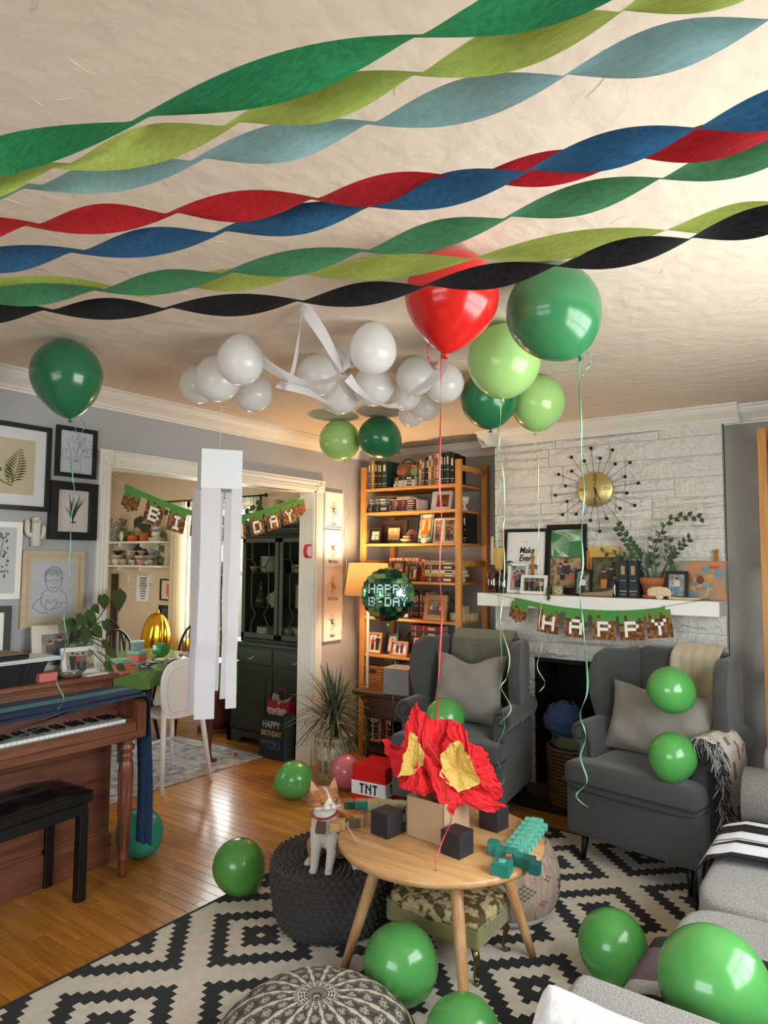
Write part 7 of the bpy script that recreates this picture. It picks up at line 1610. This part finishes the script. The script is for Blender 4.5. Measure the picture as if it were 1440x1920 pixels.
# shell, driftwood, antler, small pot
m_shell = mat('cream_shell', 'd8c4a6', .6, bump=.6, bs=40)
mb = MB(); mb.grid(lambda u, v: ((.068 * math.sin(PI * (u - .5) * 1.15)) * v ** .6, -.010 * math.sin(PI * v) - .004 * math.cos(v * 25), .018 + .055 * v * max(0, math.cos(PI * (u - .5) * 1.05)) ** .5 * (1 + .02 * math.sin(u * 40))), 32, 14); mb.grid(lambda u, v: ((.068 * math.sin(PI * (.5 - u) * 1.15)) * v ** .6, .008 * math.sin(PI * v), .018 + .055 * v * max(0, math.cos(PI * (u - .5) * 1.05)) ** .5), 32, 14); mb.ell((0, -.002, .012), (.024, .012, .014), 0, 14)
one('shell_fan', mb, m_shell, 'cream fan shaped shell in front of the terracotta pot', 'shell', (-1.085, 4.27, MZ))
one('antler', MB().tube(catmull([(-.09, 0, .010), (0, 0, .008), (.07, 0, .012), (.105, 0, .035), (.118, 0, .075)], 6), [.010 - .007 * i / 24 for i in range(25)], 8).tube([(.075, 0, .014), (.105, -.01, .03), (.125, -.012, .045)], [.006, .004, .002], 8).ell((-.09, 0, .011), (.013, .010, .011), 0, 10), mat('bone', 'cfb592', .5), 'pale antler piece before the painted board', 'antler', (-.93, 4.245, MZ))
one('driftwood', MB().tube(catmull([(-.10, 0, .012), (-.03, 0, .016), (.05, 0, .020), (.10, 0, .025)], 5), [.007, .008, .010, .011, .012, .013, .014, .014, .015, .015, .016, .018, .020, .022, .022, .018], 8).tube([(.09, 0, .02), (.10, .0, .05)], [.012, .005], 8), mat('driftwood_bark', '9a8468', .85, bump=1, bs=40), 'driftwood stick lying before the dark family photo', 'driftwood', (-1.455, 4.25, MZ))
plant('hanging_succulent', 'small patterned pot with trailing succulent on the mantel', 'plant', (-1.715, 4.27, MZ), lambda t: (MB().lathe([(0, .008), (.032, .008), (.036, .06), (.034, .06), (0, .05)], n=24).build('pot', mat('lace_pot', 'c8c0a0', .6, hex2='8f9070', vs=60, sharp=True), t), MB().lathe([(.04, 0), (.045, .010), (0, .006)], n=24).build('saucer', mat('cork', 'a3896a', .8), t)), [[(-.02, -.01, .06), (-.035, -.03, .06), (-.045, -.06, .02), (-.04, -.065, -.03)], [(-.03, -.01, .06), (-.055, -.03, .05), (-.055, -.06, .0)]], [((-.03 - .004 * (k % 4), -.025 - .003 * k, .068 - k * .007), (-.045 + .012 * (k % 3), -.035 - .003 * k, .058 - k * .007), .016) for k in range(14)], heart=False)
plant('single_leaf_sprig', 'small green leaf sprig above the white frame', 'plant', (-2.065, 4.37, MZ), None, [[(-.04, 0, 0), (-.045, 0, .15), (-.03, -.01, .215)]], [((-.045, -.01, .215), (.03, -.03, .175), .045)])

# ================================================================ BOOKCASE CONTENTS
rr = random.Random(31); BY = 4.345
CN = {'navy': '22304a', 'slate': '4c5866', 'black': '17171a', 'dark green': '1f3a30', 'ochre': 'b58b32', 'dark brown': '46291c', 'cream': 'd8c9a8', 'white': 'dcd8cf', 'tan': 'b58a60', 'rust': '9a4a2a', 'red': 'a3211f', 'peach': 'd9a583', 'brown': '6d4228', 'olive': '6a6a38', 'teal': '2d5a5c', 'pale grey': 'a7a59c', 'maroon': '5a1f22'}
ORD = ['first', 'second', 'third', 'fourth', 'fifth', 'sixth', 'seventh', 'eighth', 'ninth', 'tenth', 'eleventh', 'twelfth', 'thirteenth', 'fourteenth', 'fifteenth', 'sixteenth', 'seventeenth', 'eighteenth', 'nineteenth', 'twentieth']
def row(x0, z, items, place, y=BY, group=None, d=.17):
    x = x0
    for i, (c, th, h, *ln_) in enumerate(items):
        m = mat('cover_' + c.replace(' ', '_'), CN[c], .55); bd = mat('spine_print_light', 'd6cdb8', .6) if c not in ('white', 'cream', 'peach', 'pale grey', 'tan') else mat('spine_print_dark', '33261f', .6)
        book(f'{c} book, {ORD[i]} from the left {place}', (x + th / 2, y + rr.uniform(0, .012), z), th - .001, h, d, m, 0, group or 'upright books ' + place, bands=bd, lean=ln_[0] if ln_ else 0); x += th
    return x
def stack(xc, z, items, place, y=BY, d=.16, group=None):
    zz_ = z; n = len(items)
    for i, (c, th, w_) in enumerate(items):
        m = mat('cover_' + c.replace(' ', '_'), CN[c], .55); bd = mat('spine_print_light', 'd6cdb8', .6) if c not in ('white', 'cream', 'peach', 'pale grey', 'tan') else mat('spine_print_dark', '33261f', .6)
        pos = 'at the bottom' if i == 0 else ('on top' if i == n - 1 else ORD[i] + ' from the bottom')
        book(f'{c} book {pos} of the stack {place}', (xc + rr.uniform(-.006, .006), y + rr.uniform(0, .01), zz_), th - .0008, w_, d, m, rr.uniform(-.03, .03), group or 'stacked books ' + place, lying=True, bands=bd); zz_ += th
    return zz_
S1, S2, S3, S4, S5, S6, S7, S8 = BS
row(-3.322, S1, [('slate', .030, .225), ('ochre', .034, .228), ('black', .024, .225), ('dark brown', .018, .222), ('black', .030, .215), ('dark green', .052, .215)], 'at the left of the top shelf')
zt = stack(-2.975, S1, [('white', .028, .20), ('white', .026, .19), ('black', .026, .19)], 'in the middle of the top shelf')
m_wk2 = mat('hen_basket_wicker', 'a06c42', .8, bump=1.5, bs=60, vary=.4, vs=40)
t = thing('hen_basket', 'woven hen shaped basket on the top shelf stack', 'basket', (-3.0, 4.42, zt)); 
for k in range(9): z = .006 + k * .011; r = .055 + .012 * math.sin(k / 8 * PI); MB().tube([(r * 1.15 * math.cos(a), r * math.sin(a), z) for a in [2 * PI * q / 24 for q in range(24)]], .0062, 5, closed=True).build('woven_row', m_wk2, t)
MB().tube(catmull([(-.05, 0, .09), (-.03, 0, .13), (.02, 0, .145), (.07, 0, .12), (.085, 0, .06)], 5), .006, 6).build('handle', m_dkw, t)
t = thing('cactus_vase', 'small green ribbed cactus vase with pink rim on the top shelf stack', 'vase', (-2.905, 4.40, zt)); cv_ = MB(); cv_.grid(lambda u, v: ((.026 + .012 * math.sin(PI * v)) * (1 + .10 * math.cos(u * 2 * PI * 9)) * math.cos(2 * PI * u), (.026 + .012 * math.sin(PI * v)) * (1 + .10 * math.cos(u * 2 * PI * 9)) * math.sin(2 * PI * u), .07 * v), 72, 10); cv_.build('ribbed_body', mat('sage_glaze', '8c9a68', .35), t); MB().lathe([(.022, .068), (.034, .088), (.030, .088), (.015, .07)], n=16).build('flower_rim', mat('coral_glaze', 'c96a4a', .4), t)
row(-2.845, S1, [('cream', .022, .20, .05), ('rust', .016, .205, .05), ('slate', .017, .21, .04), ('navy', .018, .215, .04), ('black', .018, .22, .03), ('peach', .026, .225, .02), ('brown', .018, .228), ('tan', .016, .232), ('peach', .024, .236), ('white', .026, .235), ('dark green', .020, .238), ('black', .022, .235), ('dark green', .030, .240), ('black', .040, .22)], 'at the right of the top shelf')
# shelf 2
stack(-3.225, S2, [('black', .052, .225), ('navy', .014, .21), ('slate', .020, .19), ('slate', .026, .20)], 'at the left of the second shelf')
one('bark_stick', MB().tube(catmull([(-.10, 0, .008), (0, 0, .014), (.10, 0, .008), (.16, -.01, .016)], 5), [.006, .008, .010, .010, .010, .009, .009, .008, .008, .007, .007, .006, .006, .005, .004, .003], 7), mat('driftwood_bark', '9a8468', .85), 'twisted bark stick lying on the stack of the second shelf', 'driftwood', (-3.22, 4.40, S2 + .112))
zt = stack(-2.975, S2, [('maroon', .017, .235)] * 5, 'of maroon volumes in a white slipcase', d=.15)
one('slipcase', MB().bx(-.125, .125, .0, .16, 0, .003).bx(-.125, .125, 0, .16, .089, .092).bx(-.125, .125, .155, .16, 0, .092).bx(.119, .125, 0, .16, 0, .092), mat('white_slipcase', 'c9c5c0', .6), 'white slipcase round the maroon volumes', 'slipcase', (-2.972, 4.341, S2 - .0 + .0005)).scale = (1, 1, 1)
book('cream pocket book lying on the slipcase', (-2.99, 4.36, S2 + .094), .022, .12, .11, mat('cover_cream', CN['cream'], .6), 0, None, lying=True)
GF_ = 'framed photos in the pine bookcase'
art('framed_photo', 'white mat photo frame leaning at the right of the second shelf', (-2.70, 4.45, S2), 0, .17, .15, .008, m_fw, m_fw, lambda t: (MB().bx(-.045, .06, -.0085, -.007, .03, .125).build('dark_photo', printmat('autumn', 'a3622c', '1c1512', 40), t), folk(t, ((-.01, .04, .07, '2b2430', '1c1a20'),))), rx=R(-12), group=GF_)
one('white_goblet', MB().lathe([(.028, 0), (.026, .008), (.010, .02), (.010, .04), (.032, .06), (.040, .10), (.036, .10), (.026, .07), (0, .055)], n=24), m_china, 'white goblet between the posts on the second shelf', 'goblet', (-2.53, 4.50, S2))
# shelf 3
art('framed_photo', 'dark frame with two small window photos on the third shelf', (-3.265, 4.37, S3), R(8), .105, .125, .012, mat('espresso_frame', '2a1a12', .4), mat('espresso_frame', '2a1a12', .4), lambda t: MB().bx(-.03, .0, -.0085, -.007, .03, .062).bx(.004, .034, -.0085, -.007, .03, .062).bx(-.03, .0, -.0085, -.007, .066, .098).bx(.004, .034, -.0085, -.007, .066, .098).build('small_photos', printmat('tiny', 'd9d4cf', '5a4a44', 60), t), rx=R(-12), group=GF_)
art('framed_photo', 'large espresso frame holding a small sepia drawing on the third shelf', (-3.135, 4.44, S3), 0, .26, .185, .030, mat('espresso_frame', '2a1a12', .4), mat('espresso_mat', '231610', .6), lambda t: MB().bx(-.045, .065, -.020, -.018, .03, .125).build('sepia_drawing', printmat('sepia', 'd8b98c', 'b58a5c', 30), t), rx=R(-8), group=GF_)
one('arched_candle_dish', MB().lathe([(.0, 0), (.062, 0), (.066, .010), (.0, .012)], (0, 0, 0), 28).grid(lambda u, v: (.065 * math.cos(PI * u) * (.65 + .35 * v), .03, .012 + .10 * math.sin(PI * u) * (.65 + .35 * v)), 20, 2), mat('carved_wood', '8a6238', .6), 'carved wooden arch dish on the third shelf', 'ornament', (-2.955, 4.40, S3))
one('sea_stone', MB().ell((0, 0, .02), (.05, .03, .014), 0, 12).ell((.01, 0, .042), (.035, .022, .012), 0, 12), mat('tan_stone', 'b08a62', .7), 'pair of tan stones piled before the wooden arch', 'stones', (-2.96, 4.355, S3 + .010))
def glassl(t):
    mb = MB(); cs = .018
    MB().bx(-.046, .046, -.0085, -.0075, .045, .185).build('amber_glass_field', mat('amber_panel', 'd8a978', .3), t)
    mb.prism([(-.040, .095), (-.018, .105), (-.008, .175), (.008, .178), (.014, .11), (.040, .09), (.040, .06), (-.040, .06)], .001, Matrix.Translation((0, -.0100, 0))); mb.build('orange_tower', mat('orange_glass', 'c25f22', .25), t)
    MB().prism([(.0, .045), (.044, .045), (.044, .09), (.02, .075)], .001, Matrix.Translation((0, -.0112, 0))).build('green_corner', mat('green_glass_bit', '5c6e55', .3), t)
    ld = MB()
    for x in (-.048, .048): ld.bx(x - .0012, x + .0012, -.0125, -.0095, 0.006, .225)
    for z in (.045, .12, .187): ld.bx(-.072, .072 if z != .12 else -.048, -.0125, -.0095, z - .0012, z + .0012)
    ld.build('lead_came', m_inkk, t)
art('stained_glass_panel', 'stained glass panel of an orange tower on the third shelf', (-2.80, 4.38, S3), R(-6), .155, .23, .006, m_inkk, mat('cream_glass', 'e3d6b8', .25), glassl, rx=R(-10))
one('ceramic_dove', MB().ell((0, 0, .025), (.034, .018, .022), 0, 16, (0, -.35, 0)).ell((-.034, 0, .050), (.013, .012, .013), 0, 12).tube([(.02, 0, .03), (.05, 0, .048)], [.012, .004], 8).tube([(-.045, 0, .052), (-.056, 0, .050)], [.003, .001], 6), m_china, 'small white ceramic dove before the stained glass', 'ornament', (-2.775, 4.335, S3), R(10))
for k, (x, lb) in enumerate(((-2.675, 'left leaf of the hinged white photo frame on the third shelf'), (-2.58, 'right leaf of the hinged white photo frame on the third shelf'))): art('framed_photo', lb, (x, 4.37, S3), R(10 if k else -12), .10, .185, .012, mat('cream_frame', 'd8c8b0', .5), printmat('pinkish', 'b58a7c', '5d4440', 45), lambda t: folk(t, ((-.012, .03, .09, '6a4a4a', '3a2a2c'), (.015, .03, .08, 'a07068', '4a3638'))), rx=R(-8), group=GF_)
row(-2.56, S3, [('navy', .035, .22), ('black', .03, .22)], 'behind the right post of the third shelf', y=4.46)
# shelf 4
row(-3.20, S4, [(('cream', 'peach', 'cream', 'tan')[k % 4], .0185, .178) for k in range(15)] + [('red', .030, .175), ('peach', .028, .17), ('brown', .014, .16), ('dark brown', .012, .15), ('black', .045, .15)], 'on the fourth shelf', y=4.47, d=.13)
for k, (x, w_, h, a, lb) in enumerate(((-3.045, .115, .155, 6, 'dark photo frame with a sepia tree before the fourth shelf paperbacks'), (-2.905, .105, .13, -4, 'dark brown frame with a wedding photo on the fourth shelf'))): art('framed_photo', lb, (x, 4.375, S4), R(a), w_, h, .016, mat('espresso_frame', '2a1a12', .4), printmat('sep%d' % k, 'c9a27c', '6e4632', 30), lambda t: folk(t, ((-.01, .03, .08, '2c2428', '1e1a20'), (.014, .03, .072, 'd8d0c8', 'cfc6be'))), rx=R(-10), group=GF_)
stack(-2.645, S4, [('maroon', .040, .26), ('ochre', .022, .30), ('cream', .030, .28), ('maroon', .036, .25), ('ochre', .020, .27), ('pale grey', .012, .30)], 'at the right of the fourth shelf')
# shelf 5
row(-3.31, S5, [('dark brown', .03, .2), ('rust', .028, .21), ('maroon', .022, .2), ('black', .03, .19), ('brown', .025, .2), ('dark brown', .03, .205), ('black', .028, .19), ('rust', .03, .2), ('dark green', .03, .2), ('black', .035, .205), ('slate', .03, .2), ('navy', .03, .19), ('black', .03, .2), ('brown', .03, .21), ('black', .03, .2), ('pale grey', .02, .2)], 'in the dim fifth shelf', y=4.50, d=.12)
one('carved_bird', MB().ell((0, 0, .045), (.045, .02, .024), 0, 14, (0, .35, 0)).ell((.040, 0, .070), (.016, .013, .015), 0, 12).tube([(-.03, 0, .035), (-.075, 0, .02)], [.012, .004], 8).tube([(.052, 0, .072), (.064, 0, .070)], [.003, .001], 5).tube([(0, .008, .025), (0, .01, 0)], .0025, 5).tube([(0, -.008, .025), (0, -.01, 0)], .0025, 5), mat('blond_wood_bird', 'c99a58', .5), 'carved blond wood bird on the fifth shelf', 'ornament', (-3.20, 4.355, S5))
for (x, w_, h, a, mf_, c1, c2, fw, lb) in ((-3.09, .12, .085, 0, mat('espresso_frame', '2a1a12', .4), 'c9b9a0', '6a5a4a', .014, 'low espresso frame beside the carved bird'), (-2.975, .10, .075, 0, mat('espresso_frame', '2a1a12', .4), 'cfc6b8', '7a7268', .012, 'low espresso frame behind the foil balloon tail'), (-2.70, .20, .19, -4, wood('light_frame', 'a8804f', '8d6a3f', .5, 0, 1), '8a8a70', '2c2a24', .038, 'wide oak frame with a group photo on the fifth shelf')):
    art('framed_photo', lb, (x, 4.365, S5), R(a), w_, h, fw, mf_, printmat('g' + c1, c1, c2, 35), (lambda t: folk(t, tuple((-.04 + .02 * q, .045, .075 + .008 * (q % 2), ('c9c2b8', '4a6a8a', 'a03a3a', '2c2c34', 'd8c8b0')[q], '26242a') for q in range(5)))) if w_ > .15 else None, rx=R(-10), group=GF_)
plant('small_leafy_plant', 'small pale green plant above the oak frame', 'plant', (-2.60, 4.47, S5), lambda t: MB().lathe([(.03, 0), (.04, .06), (0, .05)], n=16).build('pot', m_china, t), [[(0, 0, .06), (.0, -.02, .15), (-.02, -.04, .20)]], [((-.02, -.04, .20), (-.06, -.07, .19), .05), ((0, -.03, .19), (.05, -.06, .20), .05), ((0, -.02, .15), (.04, -.06, .13), .05)])
for k in range(3): one('card_box', MB().bx(-.035, .035, -.04, .04, 0, .055, 0, .002), mat('cream_box', 'c9b996', .7), ('cream box, nearest the post on the fifth shelf', 'cream box stacked above the nearest', 'dark lidded cream box at the shelf end')[k], 'box', (-2.545 + (.02 if k == 2 else 0), 4.50 if k < 2 else 4.60, S5 + (.056 if k == 1 else 0)), 0, 'cream boxes on the fifth shelf')
# shelf 6
FR6 = ((-3.255, .125, .165, 4, wood('light_frame', 'a8804f', '8d6a3f', .5, 0, 1), 'e3ded6', 'd8d2ca', .012, 'oak frame of a couple in dark clothes on the sixth shelf', ((-.022, .03, .10, 'a33a3a', '2a2a30'), (.022, .03, .115, '1e1e24', '1c1c22'))), (-3.125, .12, .165, 0, m_fk, 'cfc9c0', 'b8b0a4', .022, 'black frame half hidden behind the red photo', ((0, .04, .08, '3a3438', '24242a'),)),
       (-3.02, .165, .115, -2, wood('light_frame', 'a8804f', '8d6a3f', .5, 0, 1), 'c03a34', 'dcd6ce', .014, 'landscape oak frame with a red background photo', ((-.02, .025, .07, '26242a', '1e1e24'), (.02, .025, .075, '2a2024', '1e1c20'))), (-2.835, .125, .15, -6, wood('light_frame', 'a8804f', '8d6a3f', .5, 0, 1), 'b58a3a', '6a4a1e', .016, 'oak frame with a golden autumn photo beside the armchair wing', ((-.015, .03, .08, '3a2a1c', '221a16'), (.018, .03, .085, 'b09060', '2a2420'))))
for i, (x, w_, h, a, mf_, c1, c2, fw, lb, ppl) in enumerate(FR6): art('framed_photo', lb, (x, 4.365 + (.05 if i == 1 else 0), S6), R(a), w_, h, fw, mf_, printmat('h%d' % i, c1, c2, 30), (lambda q: (lambda t: folk(t, q)))(ppl), rx=R(-10), group=GF_)
for (x, c, lb) in ((-2.86, 'maroon', 'maroon game box lying behind the golden photo'), (-2.86, 'red', 'red game box with pale lettering lying behind the golden photo')): book(lb, (x, 4.47, S6 + (.19 if c == 'red' else .145)), .045, .26, .14, mat('cover_' + c, CN[c], .5), 0, 'game boxes on the sixth shelf', lying=True, bands=mat('spine_print_light', 'd6cdb8', .6), cat='box')
book('black box under the game boxes on the sixth shelf', (-2.86, 4.47, S6), .144, .26, .14, mat('cover_black', CN['black'], .5), 0, None, lying=True, cat='box')
one('glass_jar', MB().lathe([(0, 0), (.05, 0), (.055, .05), (.035, .12), (.02, .16), (.018, .15), (0, .02)], n=24), mat('smoky_glass', '3d3a30', .1), 'smoky glass jar behind the frames of the sixth shelf', 'jar', (-3.07, 4.60, S6))
one('grey_speaker', MB().lathe([(0, 0), (.05, 0), (.05, .19), (0, .19)], (0, 0, .05), 24, axis=(1, 0, 0)), mat('grey_box', '3e434a', .5), 'grey cylinder lying on the sixth shelf near the post', 'case', (-2.72, 4.50, S6 + .001))
# shelf 7 and 8
t = thing('rush_basket', 'braided rush basket with a cut out handle on the low left shelf', 'basket', (-3.245, 4.41, S7)); m_rush = mat('rush', 'a8763f', .8, vary=.35, vs=50, bump=1, bs=90)
for k in range(10):
    z = .008 + k * .0155
    P_ = [(-.085, -.075), (.085, -.075), (.085, .09), (-.085, .09)]; MB().tube([(x + (.004 if (k + q) % 2 else 0), y, z) for q, (x, y) in enumerate([(P_[a][0] * (1 - s) + P_[(a + 1) % 4][0] * s, P_[a][1] * (1 - s) + P_[(a + 1) % 4][1] * s) for a in range(4) for s in (0, .25, .5, .75)])], .0088, 6, closed=True).build('woven_row', m_rush, t)
MB().bx(-.03, .03, -.087, -.083, .105, .135, 0, .004).build('handle_hole', m_dark, t)
row(-3.135, S7, [('black', .03, .19), ('slate', .02, .2), ('black', .035, .2), ('navy', .02, .19), ('black', .03, .2), ('dark brown', .03, .2), ('black', .03, .19), ('maroon', .02, .18), ('black', .03, .2), ('red', .03, .17), ('dark brown', .04, .18), ('black', .03, .2), ('brown', .03, .18)], 'on the dim seventh shelf', y=4.42)
for k in range(6): one('magazine', MB().bx(-.07, .07, 0, .2, 0, .011, 0, .001), mat('mag%d' % (k % 3), ('8f8874', '6a6252', '4f4a40')[k % 3], .6), ('bottom', 'second lowest', 'third lowest', 'third highest', 'second highest', 'topmost')[k] + ' magazine of the low pile at the left of the bookcase', 'magazine', (-3.23, 4.37, .36 + k * .0118), rr.uniform(-.05, .05), 'magazines in the bookcase')
MB_ = MB().bx(-3.375 + 2.9185 + .045, -2.9185 + 2.462 - .045 + .9 - .9, 0, .01, 0, .001)
one('magazine_shelf', MB().bx(-.40, .40, -.19, .19, -.018, 0), m_pine, 'low pine board carrying the magazine pile', 'shelf', (-2.92, 4.54, .36))
row(-3.325, S8, [('dark brown', .026, .20), ('tan', .012, .21), ('black', .03, .20), ('cream', .010, .205), ('black', .026, .20), ('dark brown', .02, .21), ('pale grey', .01, .2), ('tan', .016, .215), ('maroon', .014, .21), ('red', .034, .215), ('rust', .02, .21), ('black', .03, .2)], 'on the bottom shelf')
# right bookcase: only spines at the frame edge
row(-.49, RBS[0], [('white', .012, .19), ('black', .02, .19), ('slate', .03, .18), ('cream', .03, .19)], 'on the top shelf of the right bookcase', y=4.27, d=.15)
row(-.49, RBS[1], [('black', .03, .19), ('navy', .03, .2), ('brown', .03, .19)], 'on the second shelf of the right bookcase', y=4.27, d=.15); row(-.49, RBS[2], [('dark brown', .04, .2), ('black', .03, .2)], 'on the third shelf of the right bookcase', y=4.27, d=.15)

# ================================================================ ON THE PIANO
PT_ = .9405
t = thing('ribbed_basket', 'black ribbed basket holding papers at the left of the piano top', 'basket', (-3.30, 1.52, PT_), R(3)); mb = MB(); mb.grid(lambda u, v: ((.085 + .025 * v + (.0025 if int(u * 120) % 2 else 0)) * math.copysign(abs(math.cos(2 * PI * u)) ** .35, math.cos(2 * PI * u)), (.19 + .03 * v + (.0025 if int(u * 120) % 2 else 0)) * math.copysign(abs(math.sin(2 * PI * u)) ** .35, math.sin(2 * PI * u)), .095 * v), 120, 3, 0, False); mb.build('ribbed_body', mat('black_basket', '16171a', .6), t); MB().bx(-.08, .08, -.18, .18, 0, .004).build('base', mat('black_basket', '16171a', .6), t)
for k, (c, nm) in enumerate((('e6e5e6', 'lowest white paper sheaf over the black basket'), ('b9c2cc', 'blue grey paper sheaf in the black basket'), ('efeeee', 'topmost white paper sheaf over the black basket'))): one('paper_sheaf', MB().bx(-.10, .10, -.26, .26, 0, .005, 0, .001), mat('sheaf%d' % k, c, .7), nm, 'papers', (-3.295 + k * .006, 1.545 - k * .012, PT_ + .096 + k * .0055), R(2 + k * 2), 'papers over the black basket', ry=0)
t = thing('sketchbook', 'closed black book with a tan cover on the papers', 'book', (-3.31, 1.46, PT_ + .114), R(4)); MB().bx(-.10, .10, -.18, .18, 0, .022, 0, .003).build('book_block', m_fk, t); MB().bx(-.10, .10, -.18, .18, .022, .024, 0, .001).build('cover', mat('tan_print', 'a98c70', .6, hex2='7c6653', vs=25), t)
one('pink_box', MB().bx(-.03, .03, -.045, .045, 0, .040, 0, .002), mat('coral_card', 'cf6f68', .6), 'small coral pink box on the piano before the basket', 'box', (-3.225, 1.725, PT_), R(4))
one('glass_bowl', MB().lathe([(.03, 0), (.05, .004), (.075, .035), (.072, .035), (.045, .010), (0, .008)], n=28), mat('clear_bowl', 'a89c90', .08, trans=.6, spec=.8), 'shallow cut glass bowl on the piano', 'bowl', (-3.24, 1.855, PT_))
one('white_pad', MB().bx(-.04, .04, -.06, .06, 0, .007, 0, .001), m_paper, 'white notepad beside the glass bowl', 'notepad', (-3.215, 1.965, PT_), R(3))
GP = 'frames standing on the piano'
art('framed_photo', 'two tone white and green frame with a pumpkin patch photo', (-3.36, 1.845, PT_), R(78), .215, .245, .045, mat('two_tone_frame', 'cfc8ba', .6), printmat('pumpkin', '8f7f6c', '4a4038', 30), lambda t: (folk(t, ((-.02, .06, .11, '6b4a40', '4a6a8c'), (.025, .06, .13, '3a3438', '3f6a9a'))), MB().bx(.018, .108, -.0195, -.018, .200, .245).bx(.062, .108, -.0195, -.018, 0, .245).build('green_corner', mat('sage_frame', '8a9486', .6), t)), rx=R(-12), group=GP)
art('framed_photo', 'white frame with a family in an autumn wood, front of the piano pair', (-3.27, 1.925, PT_), R(84), .185, .135, .022, m_fw, printmat('autumn2', 'c2b095', '6e5e48', 35), lambda t: folk(t, ((-.035, .025, .085, '1e1e22', '17171c'), (-.008, .03, .075, 'b03a2c', '24242a'), (.02, .025, .08, '6a625c', '332f30'))), rx=R(-12), group=GP)
pv = [((x + 3.25, y - 1.95, z - .94) if False else (y - 1.95, -(x + 3.30), z - .9405)) for x, y, z in ((0, 0, 0),)]
def q_(y, z, x=-3.27): return Vector((y - 1.95, -(x + 3.30), z - .9405))      # plant local frame: x along the wall, -y out from it
L_ = [((1.93, 1.25), (1.985, 1.19), .07, -3.24), ((2.00, 1.275), (2.03, 1.235), .055, -3.30), ((1.995, 1.235), (1.975, 1.165), .065, -3.30), ((1.875, 1.185), (1.80, 1.215), .07, -3.24), ((1.90, 1.235), (1.86, 1.19), .07, -3.22), ((1.905, 1.17), (1.90, 1.09), .075, -3.20), ((1.95, 1.18), (1.99, 1.12), .065, -3.20), ((2.03, 1.20), (2.05, 1.135), .065, -3.24), ((1.98, 1.15), (2.01, 1.115), .04, -3.26), ((2.01, 1.10), (2.05, 1.06), .05, -3.22), ((2.01, 1.065), (2.065, 1.02), .065, -3.18), ((1.995, .995), (2.04, .955), .055, -3.17), ((2.06, .975), (2.10, .955), .05, -3.16), ((2.06, 1.325), (2.07, 1.255), .085, -3.32), ((2.16, 1.345), (2.175, 1.235), .115, -3.34)]
plant('heart_leaf_plant', 'heart leaved philodendron in a green glass pot on the piano', 'plant', (-3.30, 1.95, PT_), lambda t: MB().lathe([(0, 0), (.04, 0), (.05, .10), (.046, .10), (0, .03)], (-.03, .085, 0), 24).build('green_glass_pot', mat('teal_glass', '1f6a48', .1, spec=.8), t),
      [[(-.03, .085, .08), ((q_(*a, x).x - .03) * .5, .02, .12 + (q_(*a, x).z) * .35), q_(*a, x)] for a, b, wd, x in L_], [(q_(*a, x), q_(*b, x) + Vector((0, -.02, 0)), wd, (.2, -.9, .35)) for a, b, wd, x in L_], rz=R(90))
# crepe strips laid over the keyboard, hanging at the right end
m_cn = mat('crepe_navy_strip', '2c4a72', .9, hex2='243f63', vs=200, bump=.4, bs=400); m_ct = mat('crepe_teal_strip', '6f9dA6'.lower(), .9, hex2='437682', vs=200, bump=.4, bs=400); m_cg = mat('crepe_grey_strip', '4d6068', .9, bump=.4, bs=400)
STR = ((-3.20, .866, -3.17, m_cn, .3), (-3.155, .868, -3.145, m_cg, .70), (-3.115, .867, -3.12, m_cn, .62), (-3.065, .866, -3.085, m_ct, .74), (-3.02, .862, -3.02, m_cn, .80), (-2.985, .850, -2.965, m_cn, .78))
SLB = ('navy crepe strip farthest back over the piano keys', 'grey crepe strip over the piano fallboard', 'second navy crepe strip over the piano', 'teal crepe strip over the piano ending at the balloon', 'broad navy crepe strip hanging by the piano leg', 'navy crepe strip along the front edge of the keys')
for k, (x0, z0, x1, m_, dn) in enumerate(STR):
    P = [(x0 + .012, .62, z0), (x0 + .004, 1.2, z0 + .001 - (.012 if k > 3 else 0)), (x1, 1.75, z0 + .002 - (.006 if k > 3 else 0)), (x1 - .0, 2.05, z0 + .002 + k * .0008), (x1 - .0, 2.098, z0 - .008), (x1 - (.01 if k > 3 else .035), 2.112, z0 - .10), (x1 + (.012 if k > 3 else -.055), 2.116 + .003 * (k % 3), z0 - dn * .55), (x1 + (.015 if k > 3 else -.05), 2.118 + .004 * (k % 2), z0 - dn * .92 if k > 1 else z0 - .3)]
    Q = catmull(P, 8); W_ = (.05, .05, .045, .062, .072, .06)[k]
    mb = strip(Q, W_, lambda i, u: Vector((1, .0, -.10 if u < .5 else 0)))
    one('crepe_strip', mb, m_, SLB[k], 'streamer', group='crepe strips laid over the piano')
mb = strip(catmull([(-3.00, .62, .805), (-2.985, 1.1, .80), (-2.97, 1.35, .79), (-2.985, 1.62, .815), (-3.02, 1.85, .845), (-3.03, 2.04, .866)], 8), .05, lambda i, u: Vector((1, 0, .5 - .5 * u))); one('crepe_strip', mb, m_cn, 'navy crepe strip drooping in front of the black keys', 'streamer', group='crepe strips laid over the piano')
mb = strip(catmull([(-2.975, 1.42, .760), (-2.975, 1.60, .79), (-3.0, 1.80, .835), (-3.03, 2.0, .868)], 8), .042, lambda i, u: Vector((1, 0, .6 - .5 * u))); one('crepe_strip', mb, m_ct, 'teal crepe strip twisting over the middle of the keys', 'streamer', group='crepe strips laid over the piano')
one('purple_tag', MB().bx(-.03, .03, -.03, .03, 0, .004), mat('lilac_card', 'a98cc8', .6), 'lilac card on the piano bench at the frame edge', 'card', (-2.98, 1.20, .508), R(10))
